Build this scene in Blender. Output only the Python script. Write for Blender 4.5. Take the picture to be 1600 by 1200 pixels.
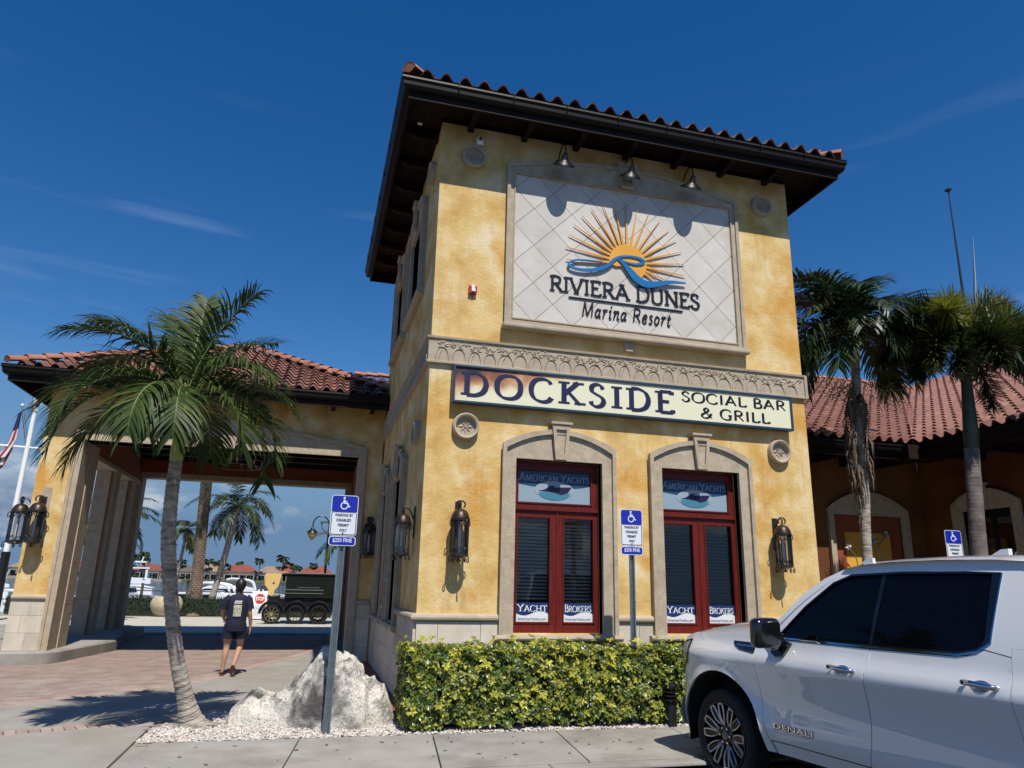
import bpy, math, random
from mathutils import Vector, Matrix, noise
from mathutils.geometry import delaunay_2d_cdt
PI = math.pi
R = math.radians
sc = bpy.context.scene
for _o in list(bpy.data.objects): bpy.data.objects.remove(_o)
COL = sc.collection
# ------------------------------------------------------------------ camera
CAM = Vector((-1.3889, -9.6304, 1.6))
cam_d = bpy.data.cameras.new('camera')
cam_d.sensor_width = 36.0
cam_d.lens = 1125.01 / 1600 * 36
cam_d.clip_start = 0.05
cam_d.clip_end = 6000
cam = bpy.data.objects.new('camera', cam_d)
COL.objects.link(cam)
_yaw, _pit, _rol = 0.262505209, 0.270536046, 0.0222324228
_f = Vector((math.sin(_yaw) * math.cos(_pit), math.cos(_yaw) * math.cos(_pit), math.sin(_pit)))
_rt = Vector((math.cos(_yaw), -math.sin(_yaw), 0))
_up = _rt.cross(_f)
_x = _rt * math.cos(_rol) + _up * math.sin(_rol)
_y = -_rt * math.sin(_rol) + _up * math.cos(_rol)
_m = Matrix((_x, _y, -_f)).transposed().to_4x4()
_m.translation = CAM
cam.matrix_world = _m
sc.camera = cam
# ------------------------------------------------------------------ sun, sky, exposure
SUN_EL = 57.0
SUN_STRENGTH = 4.45
SKY_STRENGTH = 0.088
sc.view_settings.view_transform = 'Standard'
sc.view_settings.look = 'None'
sc.view_settings.gamma = 1.0
sc.view_settings.use_curve_mapping = False
sc.view_settings.exposure = 0.28
sun_d = bpy.data.lights.new('sun', 'SUN')
sun_d.energy = SUN_STRENGTH
sun_d.angle = R(0.5)
sun_d.color = (1.0, 0.95, 0.87)
sun = bpy.data.objects.new('sun', sun_d)
sun.rotation_euler = (R(90 - SUN_EL), 0, R(4.0))
COL.objects.link(sun)
world = bpy.data.worlds.new("World")
sc.world = world
world.use_nodes = True
wt = world.node_tree
wt.nodes.clear()
def wn(t, **k):
    n = wt.nodes.new(t)
    for a, b in k.items(): setattr(n, a, b)
    return n
def wmath(op, a, b=None, clamp=False):
    n = wn('ShaderNodeMath', operation=op, use_clamp=clamp)
    for i, v in enumerate((a, b)):
        if v is None: continue
        if isinstance(v, (int, float)): n.inputs[i].default_value = v
        else: wt.links.new(v, n.inputs[i])
    return n.outputs[0]
sky = wn('ShaderNodeTexSky', sky_type='NISHITA')
sky.sun_disc = False
sky.sun_elevation = R(SUN_EL)
sky.sun_rotation = R(180)
sky.altitude = 0
sky.air_density = 1.0
sky.dust_density = 0.25
sky.ozone_density = 2.2
hs = wn('ShaderNodeHueSaturation')
hs.inputs['Saturation'].default_value = 1.40
hs.inputs['Hue'].default_value = 0.508
hs.inputs['Value'].default_value = 1.0
wt.links.new(sky.outputs[0], hs.inputs['Color'])
bg = wn('ShaderNodeBackground')
bg.inputs[1].default_value = SKY_STRENGTH
wt.links.new(hs.outputs[0], bg.inputs[0])
tc = wn('ShaderNodeTexCoord')
sep = wn('ShaderNodeSeparateXYZ')
wt.links.new(tc.outputs['Generated'], sep.inputs[0])
mp = wn('ShaderNodeMapping')
mp.inputs['Scale'].default_value = (1, 1, 2.6)
wt.links.new(tc.outputs['Generated'], mp.inputs[0])
n1 = wn('ShaderNodeTexNoise')
n1.inputs['Scale'].default_value = 5.5
n1.inputs['Detail'].default_value = 9
n1.inputs['Roughness'].default_value = 0.58
wt.links.new(mp.outputs[0], n1.inputs['Vector'])
z = sep.outputs[2]
# cumulus bank low over the horizon, all the way round
band = wmath('SUBTRACT', 1.0, wmath('MULTIPLY', wmath('ABSOLUTE', wmath('SUBTRACT', z, 0.085)), 7.5), True)
cum = wmath('MULTIPLY', wmath('SUBTRACT', wmath('ADD', n1.outputs[0], wmath('MULTIPLY', band, 0.32)), 0.745), 6.0, True)
n1b = wn('ShaderNodeTexNoise')
n1b.inputs['Scale'].default_value = 11
n1b.inputs['Detail'].default_value = 8
wt.links.new(mp.outputs[0], n1b.inputs['Vector'])
crmp = wn('ShaderNodeValToRGB')
crmp.color_ramp.elements[0].position = 0.40
crmp.color_ramp.elements[0].color = (0.17, 0.23, 0.33, 1)
crmp.color_ramp.elements[1].position = 0.60
crmp.color_ramp.elements[1].color = (0.60, 0.64, 0.70, 1)
wt.links.new(n1b.outputs[0], crmp.inputs[0])
bgc = wn('ShaderNodeBackground')
wt.links.new(crmp.outputs[0], bgc.inputs[0])
bgc.inputs[1].default_value = 0.85
mixc = wn('ShaderNodeMixShader')
wt.links.new(wmath('MULTIPLY', cum, 0.9), mixc.inputs[0])
# haze that greys the last degrees above the sea
bgh = wn('ShaderNodeBackground')
bgh.inputs[0].default_value = (0.108, 0.195, 0.335, 1)
bgh.inputs[1].default_value = 1.0
mixh = wn('ShaderNodeMixShader')
hz = wmath('SUBTRACT', 1.0, wmath('MULTIPLY', wmath('MAXIMUM', z, 0.0), 3.6), True)
wt.links.new(wmath('MINIMUM', wmath('MULTIPLY', hz, 1.25), 0.97), mixh.inputs[0])
wt.links.new(bg.outputs[0], mixh.inputs[1])
wt.links.new(bgh.outputs[0], mixh.inputs[2])
wt.links.new(mixh.outputs[0], mixc.inputs[1])
wt.links.new(bgc.outputs[0], mixc.inputs[2])
# thin high cirrus streaks
mp2 = wn('ShaderNodeMapping')
mp2.inputs['Rotation'].default_value = (0.0, R(8), 0.0)
mp2.inputs['Scale'].default_value = (1.3, 1.3, 16)
wt.links.new(tc.outputs['Generated'], mp2.inputs[0])
n2 = wn('ShaderNodeTexNoise')
n2.inputs['Scale'].default_value = 1.7
n2.inputs['Detail'].default_value = 5
n2.inputs['Roughness'].default_value = 0.45
wt.links.new(mp2.outputs[0], n2.inputs['Vector'])
cb = wmath('SUBTRACT', 1.0, wmath('MULTIPLY', wmath('ABSOLUTE', wmath('SUBTRACT', z, 0.38)), 4.5), True)
cir = wmath('MULTIPLY', wmath('MULTIPLY', wmath('SUBTRACT', n2.outputs[0], 0.60), 3.2, True), cb)
bgw = wn('ShaderNodeBackground')
bgw.inputs[0].default_value = (0.42, 0.55, 0.75, 1)
mixw = wn('ShaderNodeMixShader')
wt.links.new(wmath('MULTIPLY', cir, 0.34), mixw.inputs[0])
wt.links.new(mixc.outputs[0], mixw.inputs[1])
wt.links.new(bgw.outputs[0], mixw.inputs[2])
wo = wn('ShaderNodeOutputWorld')
wt.links.new(mixw.outputs[0], wo.inputs[0])
sc.cycles.max_bounces = 6
sc.cycles.transparent_max_bounces = 12

# ------------------------------------------------------------------ mesh helpers
rng = random.Random(7)
WM = {}
def catmull(P, n=6):
    out = []
    P = [Vector(p) for p in P]
    for i in range(len(P) - 1):
        a = P[i - 1] if i else P[0] * 2 - P[1]
        b, c = P[i], P[i + 1]
        d = P[i + 2] if i + 2 < len(P) else P[-1] * 2 - P[-2]
        for k in range(n):
            t = k / n
            out.append(0.5 * ((2 * b) + (c - a) * t + (2 * a - 5 * b + 4 * c - d) * t * t + (3 * b - a - 3 * c + d) * t ** 3))
    out.append(P[-1].copy())
    return out
def inpoly(x, y, P):
    c = False
    j = len(P) - 1
    for i in range(len(P)):
        xi, yi = P[i][0], P[i][1]
        xj, yj = P[j][0], P[j][1]
        if (yi > y) != (yj > y) and x < (xj - xi) * (y - yi) / (yj - yi) + xi: c = not c
        j = i
    return c
def area2(P):
    return sum(P[i - 1][0] * P[i][1] - P[i][0] * P[i - 1][1] for i in range(len(P)))
FRONT = lambda u, v, w: (u, w, v)          # u = x, v = z, w = y
def SIDE(x0):                               # panel in the y-z plane; w offsets along x
    return lambda u, v, w: (x0 + w, u, v)
def FLAT(z0=0):
    return lambda u, v, w: (u, v, z0 + w)
class MB:
    def __init__(s):
        s.v = []; s.f = []; s.var = []
    def add(s, vs, fs, var=0.0):
        o = len(s.v)
        s.v += [tuple(v) for v in vs]
        s.f += [tuple(o + i for i in f) for f in fs]
        s.var += [var] * len(fs)
        return s
    def box(s, x0, x1, y0, y1, z0, z1, var=0.0, fr=None):
        vs = [(x, y, z) for x in (x0, x1) for y in (y0, y1) for z in (z0, z1)]
        if fr: vs = [fr(*v) for v in vs]
        return s.add(vs, [(0, 1, 3, 2), (4, 6, 7, 5), (0, 4, 5, 1), (2, 3, 7, 6), (0, 2, 6, 4), (1, 5, 7, 3)], var)
    def cbox(s, c, d, m=None, var=0.0):
        vs = []
        for x in (-.5, .5):
            for y in (-.5, .5):
                for z in (-.5, .5):
                    p = Vector((x * d[0], y * d[1], z * d[2]))
                    if m: p = m @ p
                    vs.append(p + Vector(c))
        return s.add(vs, [(0, 1, 3, 2), (4, 6, 7, 5), (0, 4, 5, 1), (2, 3, 7, 6), (0, 2, 6, 4), (1, 5, 7, 3)], var)
    def bar(s, a, b, w, h=None, var=0.0):
        h = h or w
        a = Vector(a); b = Vector(b); d = b - a
        m = d.to_track_quat('Z', 'Y').to_matrix()
        return s.cbox((a + b) / 2, (w, h, d.length), m, var)
    def tube(s, P, r, n=8, caps=True, var=0.0):
        P = [Vector(p) for p in P]
        k = len(P)
        rr = r if isinstance(r, (list, tuple)) else [r] * k
        vs = []
        nrm = None
        for i, p in enumerate(P):
            t = (P[min(i + 1, k - 1)] - P[max(i - 1, 0)])
            t = t.normalized() if t.length > 1e-9 else Vector((0, 0, 1))
            if nrm is None:
                nrm = t.orthogonal().normalized()
            else:
                nrm = (nrm - t * nrm.dot(t))
                nrm = nrm.normalized() if nrm.length > 1e-6 else t.orthogonal().normalized()
            b = t.cross(nrm)
            for j in range(n):
                a = 2 * PI * j / n
                vs.append(p + (nrm * math.cos(a) + b * math.sin(a)) * rr[i])
        fs = [(i * n + j, i * n + (j + 1) % n, (i + 1) * n + (j + 1) % n, (i + 1) * n + j) for i in range(k - 1) for j in range(n)]
        if caps: fs += [tuple(range(n - 1, -1, -1)), tuple((k - 1) * n + j for j in range(n))]
        return s.add(vs, fs, var)
    def lathe(s, prof, c=(0, 0, 0), n=16, m=None, var=0.0, arc=2 * PI, sx=1, sy=1):
        vs = []; k = len(prof)
        full = abs(arc - 2 * PI) < 1e-6
        nn = n if full else n + 1
        for j in range(nn):
            a = arc * j / n
            for r, z in prof:
                p = Vector((r * math.cos(a) * sx, r * math.sin(a) * sy, z))
                if m: p = m @ p
                vs.append(p + Vector(c))
        fs = []
        for j in range(n):
            j2 = (j + 1) % nn
            for i in range(k - 1):
                fs.append((j * k + i, j2 * k + i, j2 * k + i + 1, j * k + i + 1))
        return s.add(vs, fs, var)
    def plate(s, outer, holes=(), w0=0.0, w1=0.02, fr=FRONT, grid=0, lat=None, back=True, var=0.0):
        """polygon (u,v) with holes, front at w0, back at w1, through frame fr; lat(u,v) adds to w"""
        loops = [list(outer)] + [list(h) for h in holes]
        if grid:
            nl = []
            for L in loops:
                q = []
                for i in range(len(L)):
                    a, b = L[i], L[(i + 1) % len(L)]
                    n = max(1, int(math.dist(a, b) / grid))
                    q += [(a[0] + (b[0] - a[0]) * t / n, a[1] + (b[1] - a[1]) * t / n) for t in range(n)]
                nl.append(q)
            loops = nl
        pts = []; ed = []
        for L in loops:
            o = len(pts)
            pts += [Vector(p) for p in L]
            ed += [(o + i, o + (i + 1) % len(L)) for i in range(len(L))]
        nb = len(pts)
        if grid:
            us = [p[0] for p in loops[0]]; vs_ = [p[1] for p in loops[0]]
            bp = [p.copy() for p in pts]
            u = min(us) + grid / 2
            while u < max(us):
                v = min(vs_) + grid / 2
                while v < max(vs_):
                    if inpoly(u, v, loops[0]) and not any(inpoly(u, v, h) for h in loops[1:]):
                        if all((p.x - u) ** 2 + (p.y - v) ** 2 > (grid * .45) ** 2 for p in bp): pts.append(Vector((u, v)))
                    v += grid
                u += grid
        cv, ce, cf, ov, oe, of = delaunay_2d_cdt(pts, ed, [], 0, 1e-6)
        ks = []
        for f in cf:
            cx = sum(cv[i].x for i in f) / len(f); cy = sum(cv[i].y for i in f) / len(f)
            if inpoly(cx, cy, loops[0]) and not any(inpoly(cx, cy, h) for h in loops[1:]): ks.append(tuple(f))
        L_ = lat or (lambda u, v: 0)
        A = [fr(p.x, p.y, w0 + L_(p.x, p.y)) for p in cv]
        s.add(A, ks, var)
        if back: s.add([fr(p.x, p.y, w1 + L_(p.x, p.y)) for p in cv], [f[::-1] for f in ks], var)
        for L in loops:
            n = len(L)
            a = [fr(p[0], p[1], w0 + L_(p[0], p[1])) for p in L]; b = [fr(p[0], p[1], w1 + L_(p[0], p[1])) for p in L]
            s.add(a + b, [(i, (i + 1) % n, n + (i + 1) % n, n + i) for i in range(n)], var)
        return s
    def mesh(s, name, smooth=False, fix=True):
        me = bpy.data.meshes.new(name)
        me.from_pydata(s.v, [], s.f)
        if any(s.var):
            at = me.attributes.new('var', 'FLOAT', 'FACE')
            at.data.foreach_set('value', s.var)
        if fix:
            import bmesh
            bm = bmesh.new(); bm.from_mesh(me)
            bmesh.ops.remove_doubles(bm, verts=bm.verts, dist=1e-5)
            bmesh.ops.recalc_face_normals(bm, faces=bm.faces)
            bm.to_mesh(me); bm.free()
        if smooth:
            me.polygons.foreach_set('use_smooth', [True] * len(me.polygons))
            try: me.set_sharp_from_angle(angle=R(smooth if smooth is not True else 40))
            except Exception: pass
        me.update()
        return me
def place(ob, parent):
    if parent is not None:
        ob.parent = parent
        ob.matrix_parent_inverse = WM[parent].inverted()
def part(name, mb, mat, parent=None, smooth=False, label=None, kind=None, m=None, fix=True, bevel=0):
    me = mb if isinstance(mb, bpy.types.Mesh) else mb.mesh(name, smooth, fix)
    if mat is not None and not me.materials: me.materials.append(mat)
    o = bpy.data.objects.new(name, me)
    COL.objects.link(o)
    if m is not None: o.matrix_basis = m
    WM[o] = m.copy() if m is not None else Matrix()
    place(o, parent)
    if label: o['label'] = label
    if kind: o['kind'] = kind
    if bevel:
        b = o.modifiers.new('bevel', 'BEVEL'); b.width = bevel; b.segments = 2; b.limit_method = 'ANGLE'; b.angle_limit = R(35)
    return o
def tag(o, label=None, cat=None, group=None, kind=None):
    for k, v in (('label', label), ('category', cat), ('group', group), ('kind', kind)):
        if v: o[k] = v
    return o
def thing(name, label, cat, loc=(0, 0, 0), group=None, kind=None):
    o = bpy.data.objects.new(name, None)
    COL.objects.link(o)
    o.empty_display_size = 0.2
    o.location = loc
    WM[o] = Matrix.Translation(Vector(loc))
    return tag(o, label, cat, group, kind)
def copy_thing(root, loc, label, rotz=0.0, scale=1.0):
    """copies a thing with its parts and their pieces, sharing mesh data"""
    kids = {}
    for o in bpy.data.objects:
        if o.parent: kids.setdefault(o.parent, []).append(o)
    def rec(o, p):
        c = o.copy(); COL.objects.link(c)
        if p: c.parent = p
        for k in kids.get(o, []): rec(k, c)
        return c
    r = rec(root, None)
    r.location = loc; r.rotation_euler = (0, 0, rotz); r.scale = (scale,) * 3
    r['label'] = label
    return r
def text_into(mb, txt, size, fr, w0, depth=0.002, align='CENTER', shear=0.0, var=0.0, width=None, origin=(0, 0), bold=0.0):
    cu = bpy.data.curves.new('t', 'FONT')
    cu.body = txt; cu.size = size; cu.align_x = align; cu.shear = shear; cu.resolution_u = 2
    cu.offset = bold
    ob = bpy.data.objects.new('t', cu); COL.objects.link(ob)
    me = bpy.data.meshes.new_from_object(ob.evaluated_get(bpy.context.evaluated_depsgraph_get()))
    k = 1.0
    if width and me.vertices:
        xs = [v.co.x for v in me.vertices]; k = width / (max(xs) - min(xs))
    P = [(v.co.x * k + origin[0], v.co.y + origin[1]) for v in me.vertices]
    fs = [tuple(p.vertices) for p in me.polygons]
    mb.add([fr(x, y, w0) for x, y in P], fs, var)
    bpy.data.objects.remove(ob); bpy.data.curves.remove(cu); bpy.data.meshes.remove(me)

# ------------------------------------------------------------------ materials
def mat(name, cols, scale=3.0, rough=0.7, bump=0.0, bscale=None, metal=0.0, detail=6, stretch=(1, 1, 1), objvar=0.0, varmix=None,
        coat=0.0, spec=0.5, streak=None, cols2=None, scale2=0.6, mix2=(0.45, 0.65), rvar=0.0, transl=0.0, alpha=1.0, bstretch=None, speck=None, local=False):
    m = bpy.data.materials.new(name); m.use_nodes = True
    t = m.node_tree; N = t.nodes; Lk = t.links
    b = N['Principled BSDF']
    def node(k, **kw):
        n = N.new(k)
        for a, c in kw.items(): setattr(n, a, c)
        return n
    def rmp(fac, cs):
        r = node('ShaderNodeValToRGB')
        cr = r.color_ramp
        while len(cr.elements) < len(cs): cr.elements.new(0.5)
        for e, (p, c) in zip(cr.elements, cs):
            e.position = p; e.color = (*c, 1)
        Lk.new(fac, r.inputs[0]); return r.outputs[0]
    if local: pos = node('ShaderNodeTexCoord').outputs['Object']
    else: pos = node('ShaderNodeNewGeometry').outputs['Position']
    def nz(sc_, st, det, rg=0.6):
        mpn = node('ShaderNodeMapping'); mpn.inputs['Scale'].default_value = st
        Lk.new(pos, mpn.inputs[0])
        n = node('ShaderNodeTexNoise'); n.inputs['Scale'].default_value = sc_; n.inputs['Detail'].default_value = det; n.inputs['Roughness'].default_value = rg
        Lk.new(mpn.outputs[0], n.inputs['Vector']); return n.outputs[0]
    if isinstance(cols[0], (int, float)):
        b.inputs['Base Color'].default_value = (*cols, 1); col = None
        if objvar or varmix or cols2 or speck:
            rg_ = node('ShaderNodeRGB'); rg_.outputs[0].default_value = (*cols, 1); col = rg_.outputs[0]
    else:
        cs = cols if isinstance(cols[0][0], (int, float)) and isinstance(cols[0][1], tuple) else [(0.3 + 0.4 * i / (len(cols) - 1), c) for i, c in enumerate(cols)]
        col = rmp(nz(scale, stretch, detail), cs)
    def mixc_(fac, a, c, mode='MIX'):
        x = node('ShaderNodeMix', data_type='RGBA', blend_type=mode)
        if isinstance(fac, float): x.inputs[0].default_value = fac
        else: Lk.new(fac, x.inputs[0])
        Lk.new(a, x.inputs[6])
        if isinstance(c, tuple): x.inputs[7].default_value = (*c, 1)
        else: Lk.new(c, x.inputs[7])
        return x.outputs[2]
    def ramp1(fac, a, c):
        r = node('ShaderNodeMapRange'); r.inputs[1].default_value = a; r.inputs[2].default_value = c
        Lk.new(fac, r.inputs[0]); return r.outputs[0]
    if cols2: col = mixc_(ramp1(nz(scale2, stretch, 5), *mix2), col, cols2)
    if streak:
        sn = nz(streak[1], (1, 1, .09), 6, .7)
        msk = nz(.8, (1, 1, 1), 3)
        mm = node('ShaderNodeMath', operation='MULTIPLY')
        Lk.new(ramp1(sn, .50, .70), mm.inputs[0]); Lk.new(ramp1(msk, .42, .62), mm.inputs[1])
        mq = node('ShaderNodeMath', operation='MULTIPLY'); Lk.new(mm.outputs[0], mq.inputs[0]); mq.inputs[1].default_value = streak[2]
        col = mixc_(mq.outputs[0], col, streak[0])
    if speck: col = mixc_(ramp1(nz(speck[1], (1, 1, 1), 3), speck[2], speck[2] + 0.04), col, speck[0])
    if varmix:
        at = node('ShaderNodeAttribute', attribute_name='var')
        col = mixc_(at.outputs['Fac'], col, varmix)
    if objvar:
        oi = node('ShaderNodeObjectInfo')
        h = node('ShaderNodeHueSaturation')
        Lk.new(ramp_out(node, Lk, oi.outputs['Random'], 1 - objvar, 1 + objvar), h.inputs['Value'])
        Lk.new(col, h.inputs['Color']); col = h.outputs[0]
    if col is not None: Lk.new(col, b.inputs['Base Color'])
    b.inputs['Roughness'].default_value = rough
    if rvar:
        r = node('ShaderNodeMapRange'); r.inputs[3].default_value = rough - rvar; r.inputs[4].default_value = rough + rvar
        Lk.new(nz(scale * 2, stretch, 4), r.inputs[0]); Lk.new(r.outputs[0], b.inputs['Roughness'])
    b.inputs['Metallic'].default_value = metal
    b.inputs['Specular IOR Level'].default_value = spec
    b.inputs['Coat Weight'].default_value = coat
    b.inputs['Coat Roughness'].default_value = 0.02
    if coat == 1.0: b.inputs['Coat IOR'].default_value = 1.85
    if transl: b.inputs['Transmission Weight'].default_value = 0.0
    if bump:
        bn = node('ShaderNodeBump'); bn.inputs['Strength'].default_value = 1.0; bn.inputs['Distance'].default_value = bump
        Lk.new(nz(bscale or scale * 4, bstretch or (1, 1, 1), 8, 0.65), bn.inputs['Height'])
        Lk.new(bn.outputs[0], b.inputs['Normal'])
    if transl:
        tr = node('ShaderNodeBsdfTranslucent')
        if col is not None: Lk.new(col, tr.inputs[0])
        else: tr.inputs[0].default_value = (*cols, 1)
        mx = node('ShaderNodeMixShader'); mx.inputs[0].default_value = transl
        Lk.new(b.outputs[0], mx.inputs[1]); Lk.new(tr.outputs[0], mx.inputs[2])
        Lk.new(mx.outputs[0], N['Material Output'].inputs[0])
    return m
def ramp_out(node, Lk, fac, a, c):
    r = node('ShaderNodeMapRange'); r.inputs[3].default_value = a; r.inputs[4].default_value = c
    Lk.new(fac, r.inputs[0]); return r.outputs[0]
def glass_mat(name, tint=(0.02, 0.02, 0.02), see=0.85, rough=0.02):
    m = bpy.data.materials.new(name); m.use_nodes = True
    t = m.node_tree; N = t.nodes; Lk = t.links; N.clear()
    o = N.new('ShaderNodeOutputMaterial'); mx = N.new('ShaderNodeMixShader')
    tr = N.new('ShaderNodeBsdfTransparent'); tr.inputs[0].default_value = (see, see, see, 1)
    gl = N.new('ShaderNodeBsdfGlossy'); gl.inputs[1].default_value = rough; gl.inputs[0].default_value = (0.9, 0.9, 0.9, 1)
    fr = N.new('ShaderNodeFresnel'); fr.inputs[0].default_value = 1.5
    Lk.new(fr.outputs[0], mx.inputs[0]); Lk.new(tr.outputs[0], mx.inputs[1]); Lk.new(gl.outputs[0], mx.inputs[2]); Lk.new(mx.outputs[0], o.inputs[0])
    return m
STUCCO = mat('stucco_ochre', [(0.30, (0.47, 0.26, 0.07)), (0.40, (0.58, 0.37, 0.12)), (0.50, (0.65, 0.455, 0.18)), (0.58, (0.70, 0.53, 0.26)), (0.68, (0.74, 0.61, 0.39))], scale=1.9, detail=15, rough=0.88, bump=0.009, bscale=22,
             cols2=(0.58, 0.30, 0.055), scale2=0.9, mix2=(0.52, 0.64), streak=((0.34, 0.19, 0.06), 5.5, .55))
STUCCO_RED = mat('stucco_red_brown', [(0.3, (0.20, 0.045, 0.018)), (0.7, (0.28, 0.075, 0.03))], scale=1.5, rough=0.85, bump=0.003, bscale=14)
STUCCO_SHADE = mat('stucco_ochre_shade_darkened', [(0.3, (0.12, 0.045, 0.010)), (0.7, (0.19, 0.08, 0.018))], scale=1.1, rough=0.85, bump=0.003, bscale=14, cols2=(0.11, 0.025, 0.008), scale2=0.4, mix2=(0.45, 0.6))  # wing wall ochre, albedo darkened so the colour carries the wall's deep shade
STONE = mat('cast_stone', [(0.3, (0.36, 0.29, 0.20)), (0.7, (0.50, 0.42, 0.31))], scale=7, rough=0.9, bump=0.006, bscale=55, speck=((0.22, 0.18, 0.13), 90, 0.60))
STONE_C = mat('carved_stone', [(0.3, (0.34, 0.28, 0.20)), (0.7, (0.45, 0.38, 0.28))], scale=5, rough=0.9, bump=0.003, bscale=40)
LIME = mat('limestone_block', [(0.3, (0.48, 0.42, 0.32)), (0.7, (0.62, 0.57, 0.47))], scale=3.2, rough=0.85, bump=0.003, bscale=20, objvar=0.10, cols2=(0.42, 0.33, 0.20), scale2=0.9, mix2=(0.55, 0.75))
LIMETILE = mat('limestone_sign_tile', [(0.3, (0.50, 0.46, 0.40)), (0.7, (0.60, 0.57, 0.52))], scale=2.6, rough=0.8, bump=0.002, bscale=24, objvar=0.05, cols2=(0.47, 0.41, 0.32), scale2=1.7, mix2=(0.55, 0.8))
WOOD_DK = mat('dark_stained_wood', [(0.3, (0.006, 0.0028, 0.002)), (0.7, (0.016, 0.006, 0.004))], scale=3, rough=0.7, spec=.25, stretch=(1, 1, 6), objvar=0.25)
WOOD_RED = mat('red_mahogany', [(0.3, (0.085, 0.007, 0.005)), (0.7, (0.15, 0.016, 0.010))], scale=5, rough=0.42, stretch=(6, 6, 0.8), spec=.3)
GUTTER = mat('bronze_gutter', (0.005, 0.0035, 0.003), rough=0.5, metal=0.0, spec=.2)
TILE = mat('clay_tile', [(0.3, (0.12, 0.05, 0.036)), (0.55, (0.20, 0.09, 0.066)), (0.72, (0.29, 0.155, 0.12))], scale=1.9, rough=0.8, bump=0.002, bscale=30, objvar=0.25, varmix=(0.17, 0.08, 0.06), cols2=(0.12, 0.07, 0.05), scale2=2.3, mix2=(0.60, 0.85))
TILECAP = mat('clay_ridge_tile', [(0.3, (0.30, 0.105, 0.055)), (0.7, (0.40, 0.17, 0.10))], scale=3, rough=0.75, objvar=0.12)
BLACKM = mat('black_metal', (0.012, 0.011, 0.011), rough=0.4, metal=0.5)
BRONZE = mat('aged_bronze', [(0.3, (0.028, 0.017, 0.012)), (0.7, (0.07, 0.04, 0.028))], scale=12, rough=0.4, metal=0.5)
IRON = mat('wrought_iron', [(0.3, (0.03, 0.03, 0.033)), (0.7, (0.07, 0.07, 0.07))], scale=30, rough=0.4, metal=0.7)
BLACK = mat('black_paint', (0.008, 0.008, 0.009), rough=0.35)
WHITE = mat('white_paint', (0.78, 0.78, 0.76), rough=0.5)
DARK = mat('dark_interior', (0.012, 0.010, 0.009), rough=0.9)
NAVY = mat('navy_paint', (0.010, 0.009, 0.05), rough=0.45)
GALV = mat('galvanised_steel', [(0.3, (0.16, 0.20, 0.22)), (0.7, (0.26, 0.30, 0.32))], scale=18, rough=0.45, metal=0.75)
CLEAR = glass_mat('clear_glass', see=0.92)
# ================================================================== GROUND
def sheet(name, poly, z, m, holes=(), grid=0, lat=None, depth=0.1):
    mb = MB().plate(poly, holes, 0, -depth, FLAT(z), grid=grid, lat=lat)
    o = part(name, mb, m); o['kind'] = 'structure'; return o
CONC = mat('concrete_walk', [(0.3, (0.256, 0.240, 0.212)), (0.5, (0.308, 0.288, 0.260)), (0.7, (0.352, 0.332, 0.300))], scale=1.7, detail=10, rough=0.9, bump=0.004, bscale=70, objvar=0.07,
           speck=((0.104, 0.092, 0.080), 26, 0.665), cols2=(0.192, 0.176, 0.152), scale2=0.75, mix2=(0.46, 0.66))
CONC2 = mat('concrete_plaza', [(0.3, (0.248, 0.228, 0.196)), (0.5, (0.300, 0.280, 0.244)), (0.7, (0.344, 0.320, 0.284))], scale=1.1, detail=10, rough=0.9, bump=0.004, bscale=60,
            speck=((0.120, 0.104, 0.088), 30, 0.68), cols2=(0.248, 0.216, 0.172), scale2=0.7, mix2=(0.48, 0.7))
ASPH = mat('asphalt', [(0.3, (0.035, 0.035, 0.036)), (0.7, (0.065, 0.063, 0.06))], scale=9, rough=0.9, bump=0.006, bscale=120)
BRICK = mat('brick_paver', [(0.3, (0.215, 0.155, 0.125)), (0.5, (0.285, 0.215, 0.175)), (0.7, (0.35, 0.28, 0.235))], scale=2.2, detail=8, rough=0.9, bump=0.003, bscale=60, objvar=0.14, varmix=(0.24, 0.155, 0.125))
BRICKR = mat('red_brick_paver', [(0.3, (0.20, 0.065, 0.04)), (0.7, (0.31, 0.12, 0.08))], scale=6, rough=0.9, objvar=0.2, varmix=(0.14, 0.05, 0.035))
JOINT = mat('paver_joint_sand', [(0.3, (0.08, 0.06, 0.05)), (0.7, (0.14, 0.105, 0.085))], scale=3, rough=0.95)
BAND = mat('brick_band', [(0.3, (0.30, 0.215, 0.175)), (0.7, (0.38, 0.285, 0.235))], scale=3, rough=0.9, objvar=0.15, varmix=(0.24, 0.16, 0.12))
PLAZ2 = mat('far_promenade', [(0.3, (0.42, 0.38, 0.31)), (0.7, (0.52, 0.48, 0.40))], scale=1.0, rough=0.9)
# terrain: lot level, seawall at the marina, far shore
g = sheet('parking_lot', [(-60, -60), (60, -60), (60, -2.8), (-60, -2.8)], -0.13, ASPH, depth=0.6)
g2 = sheet('ground', [(-60, -2.8), (60, -2.8), (60, 27.6), (-60, 27.6)], -0.03, CONC2, depth=1.6)
WATER = mat('marina_water', (0.010, 0.035, 0.060), rough=0.07, bump=0.05, bscale=1.6, bstretch=(0.5, 2.2, 1), spec=0.45)
w = sheet('water', [(-1500, 27.7), (1500, 27.7), (1500, 640), (-1500, 640)], -1.0, WATER, depth=3)
SHORE = mat('far_shore_ground', [(0.3, (0.05, 0.08, 0.03)), (0.7, (0.13, 0.13, 0.08))], scale=0.05, rough=1)
_sh = [(-1500, 410), (-400, 402), (-160, 398), (-100, 404), (-40, 396), (30, 402), (120, 398), (500, 408), (1500, 420), (1500, 1400), (-1500, 1400)]
sheet('far_shore', _sh, 0.1, SHORE, depth=2)
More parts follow.
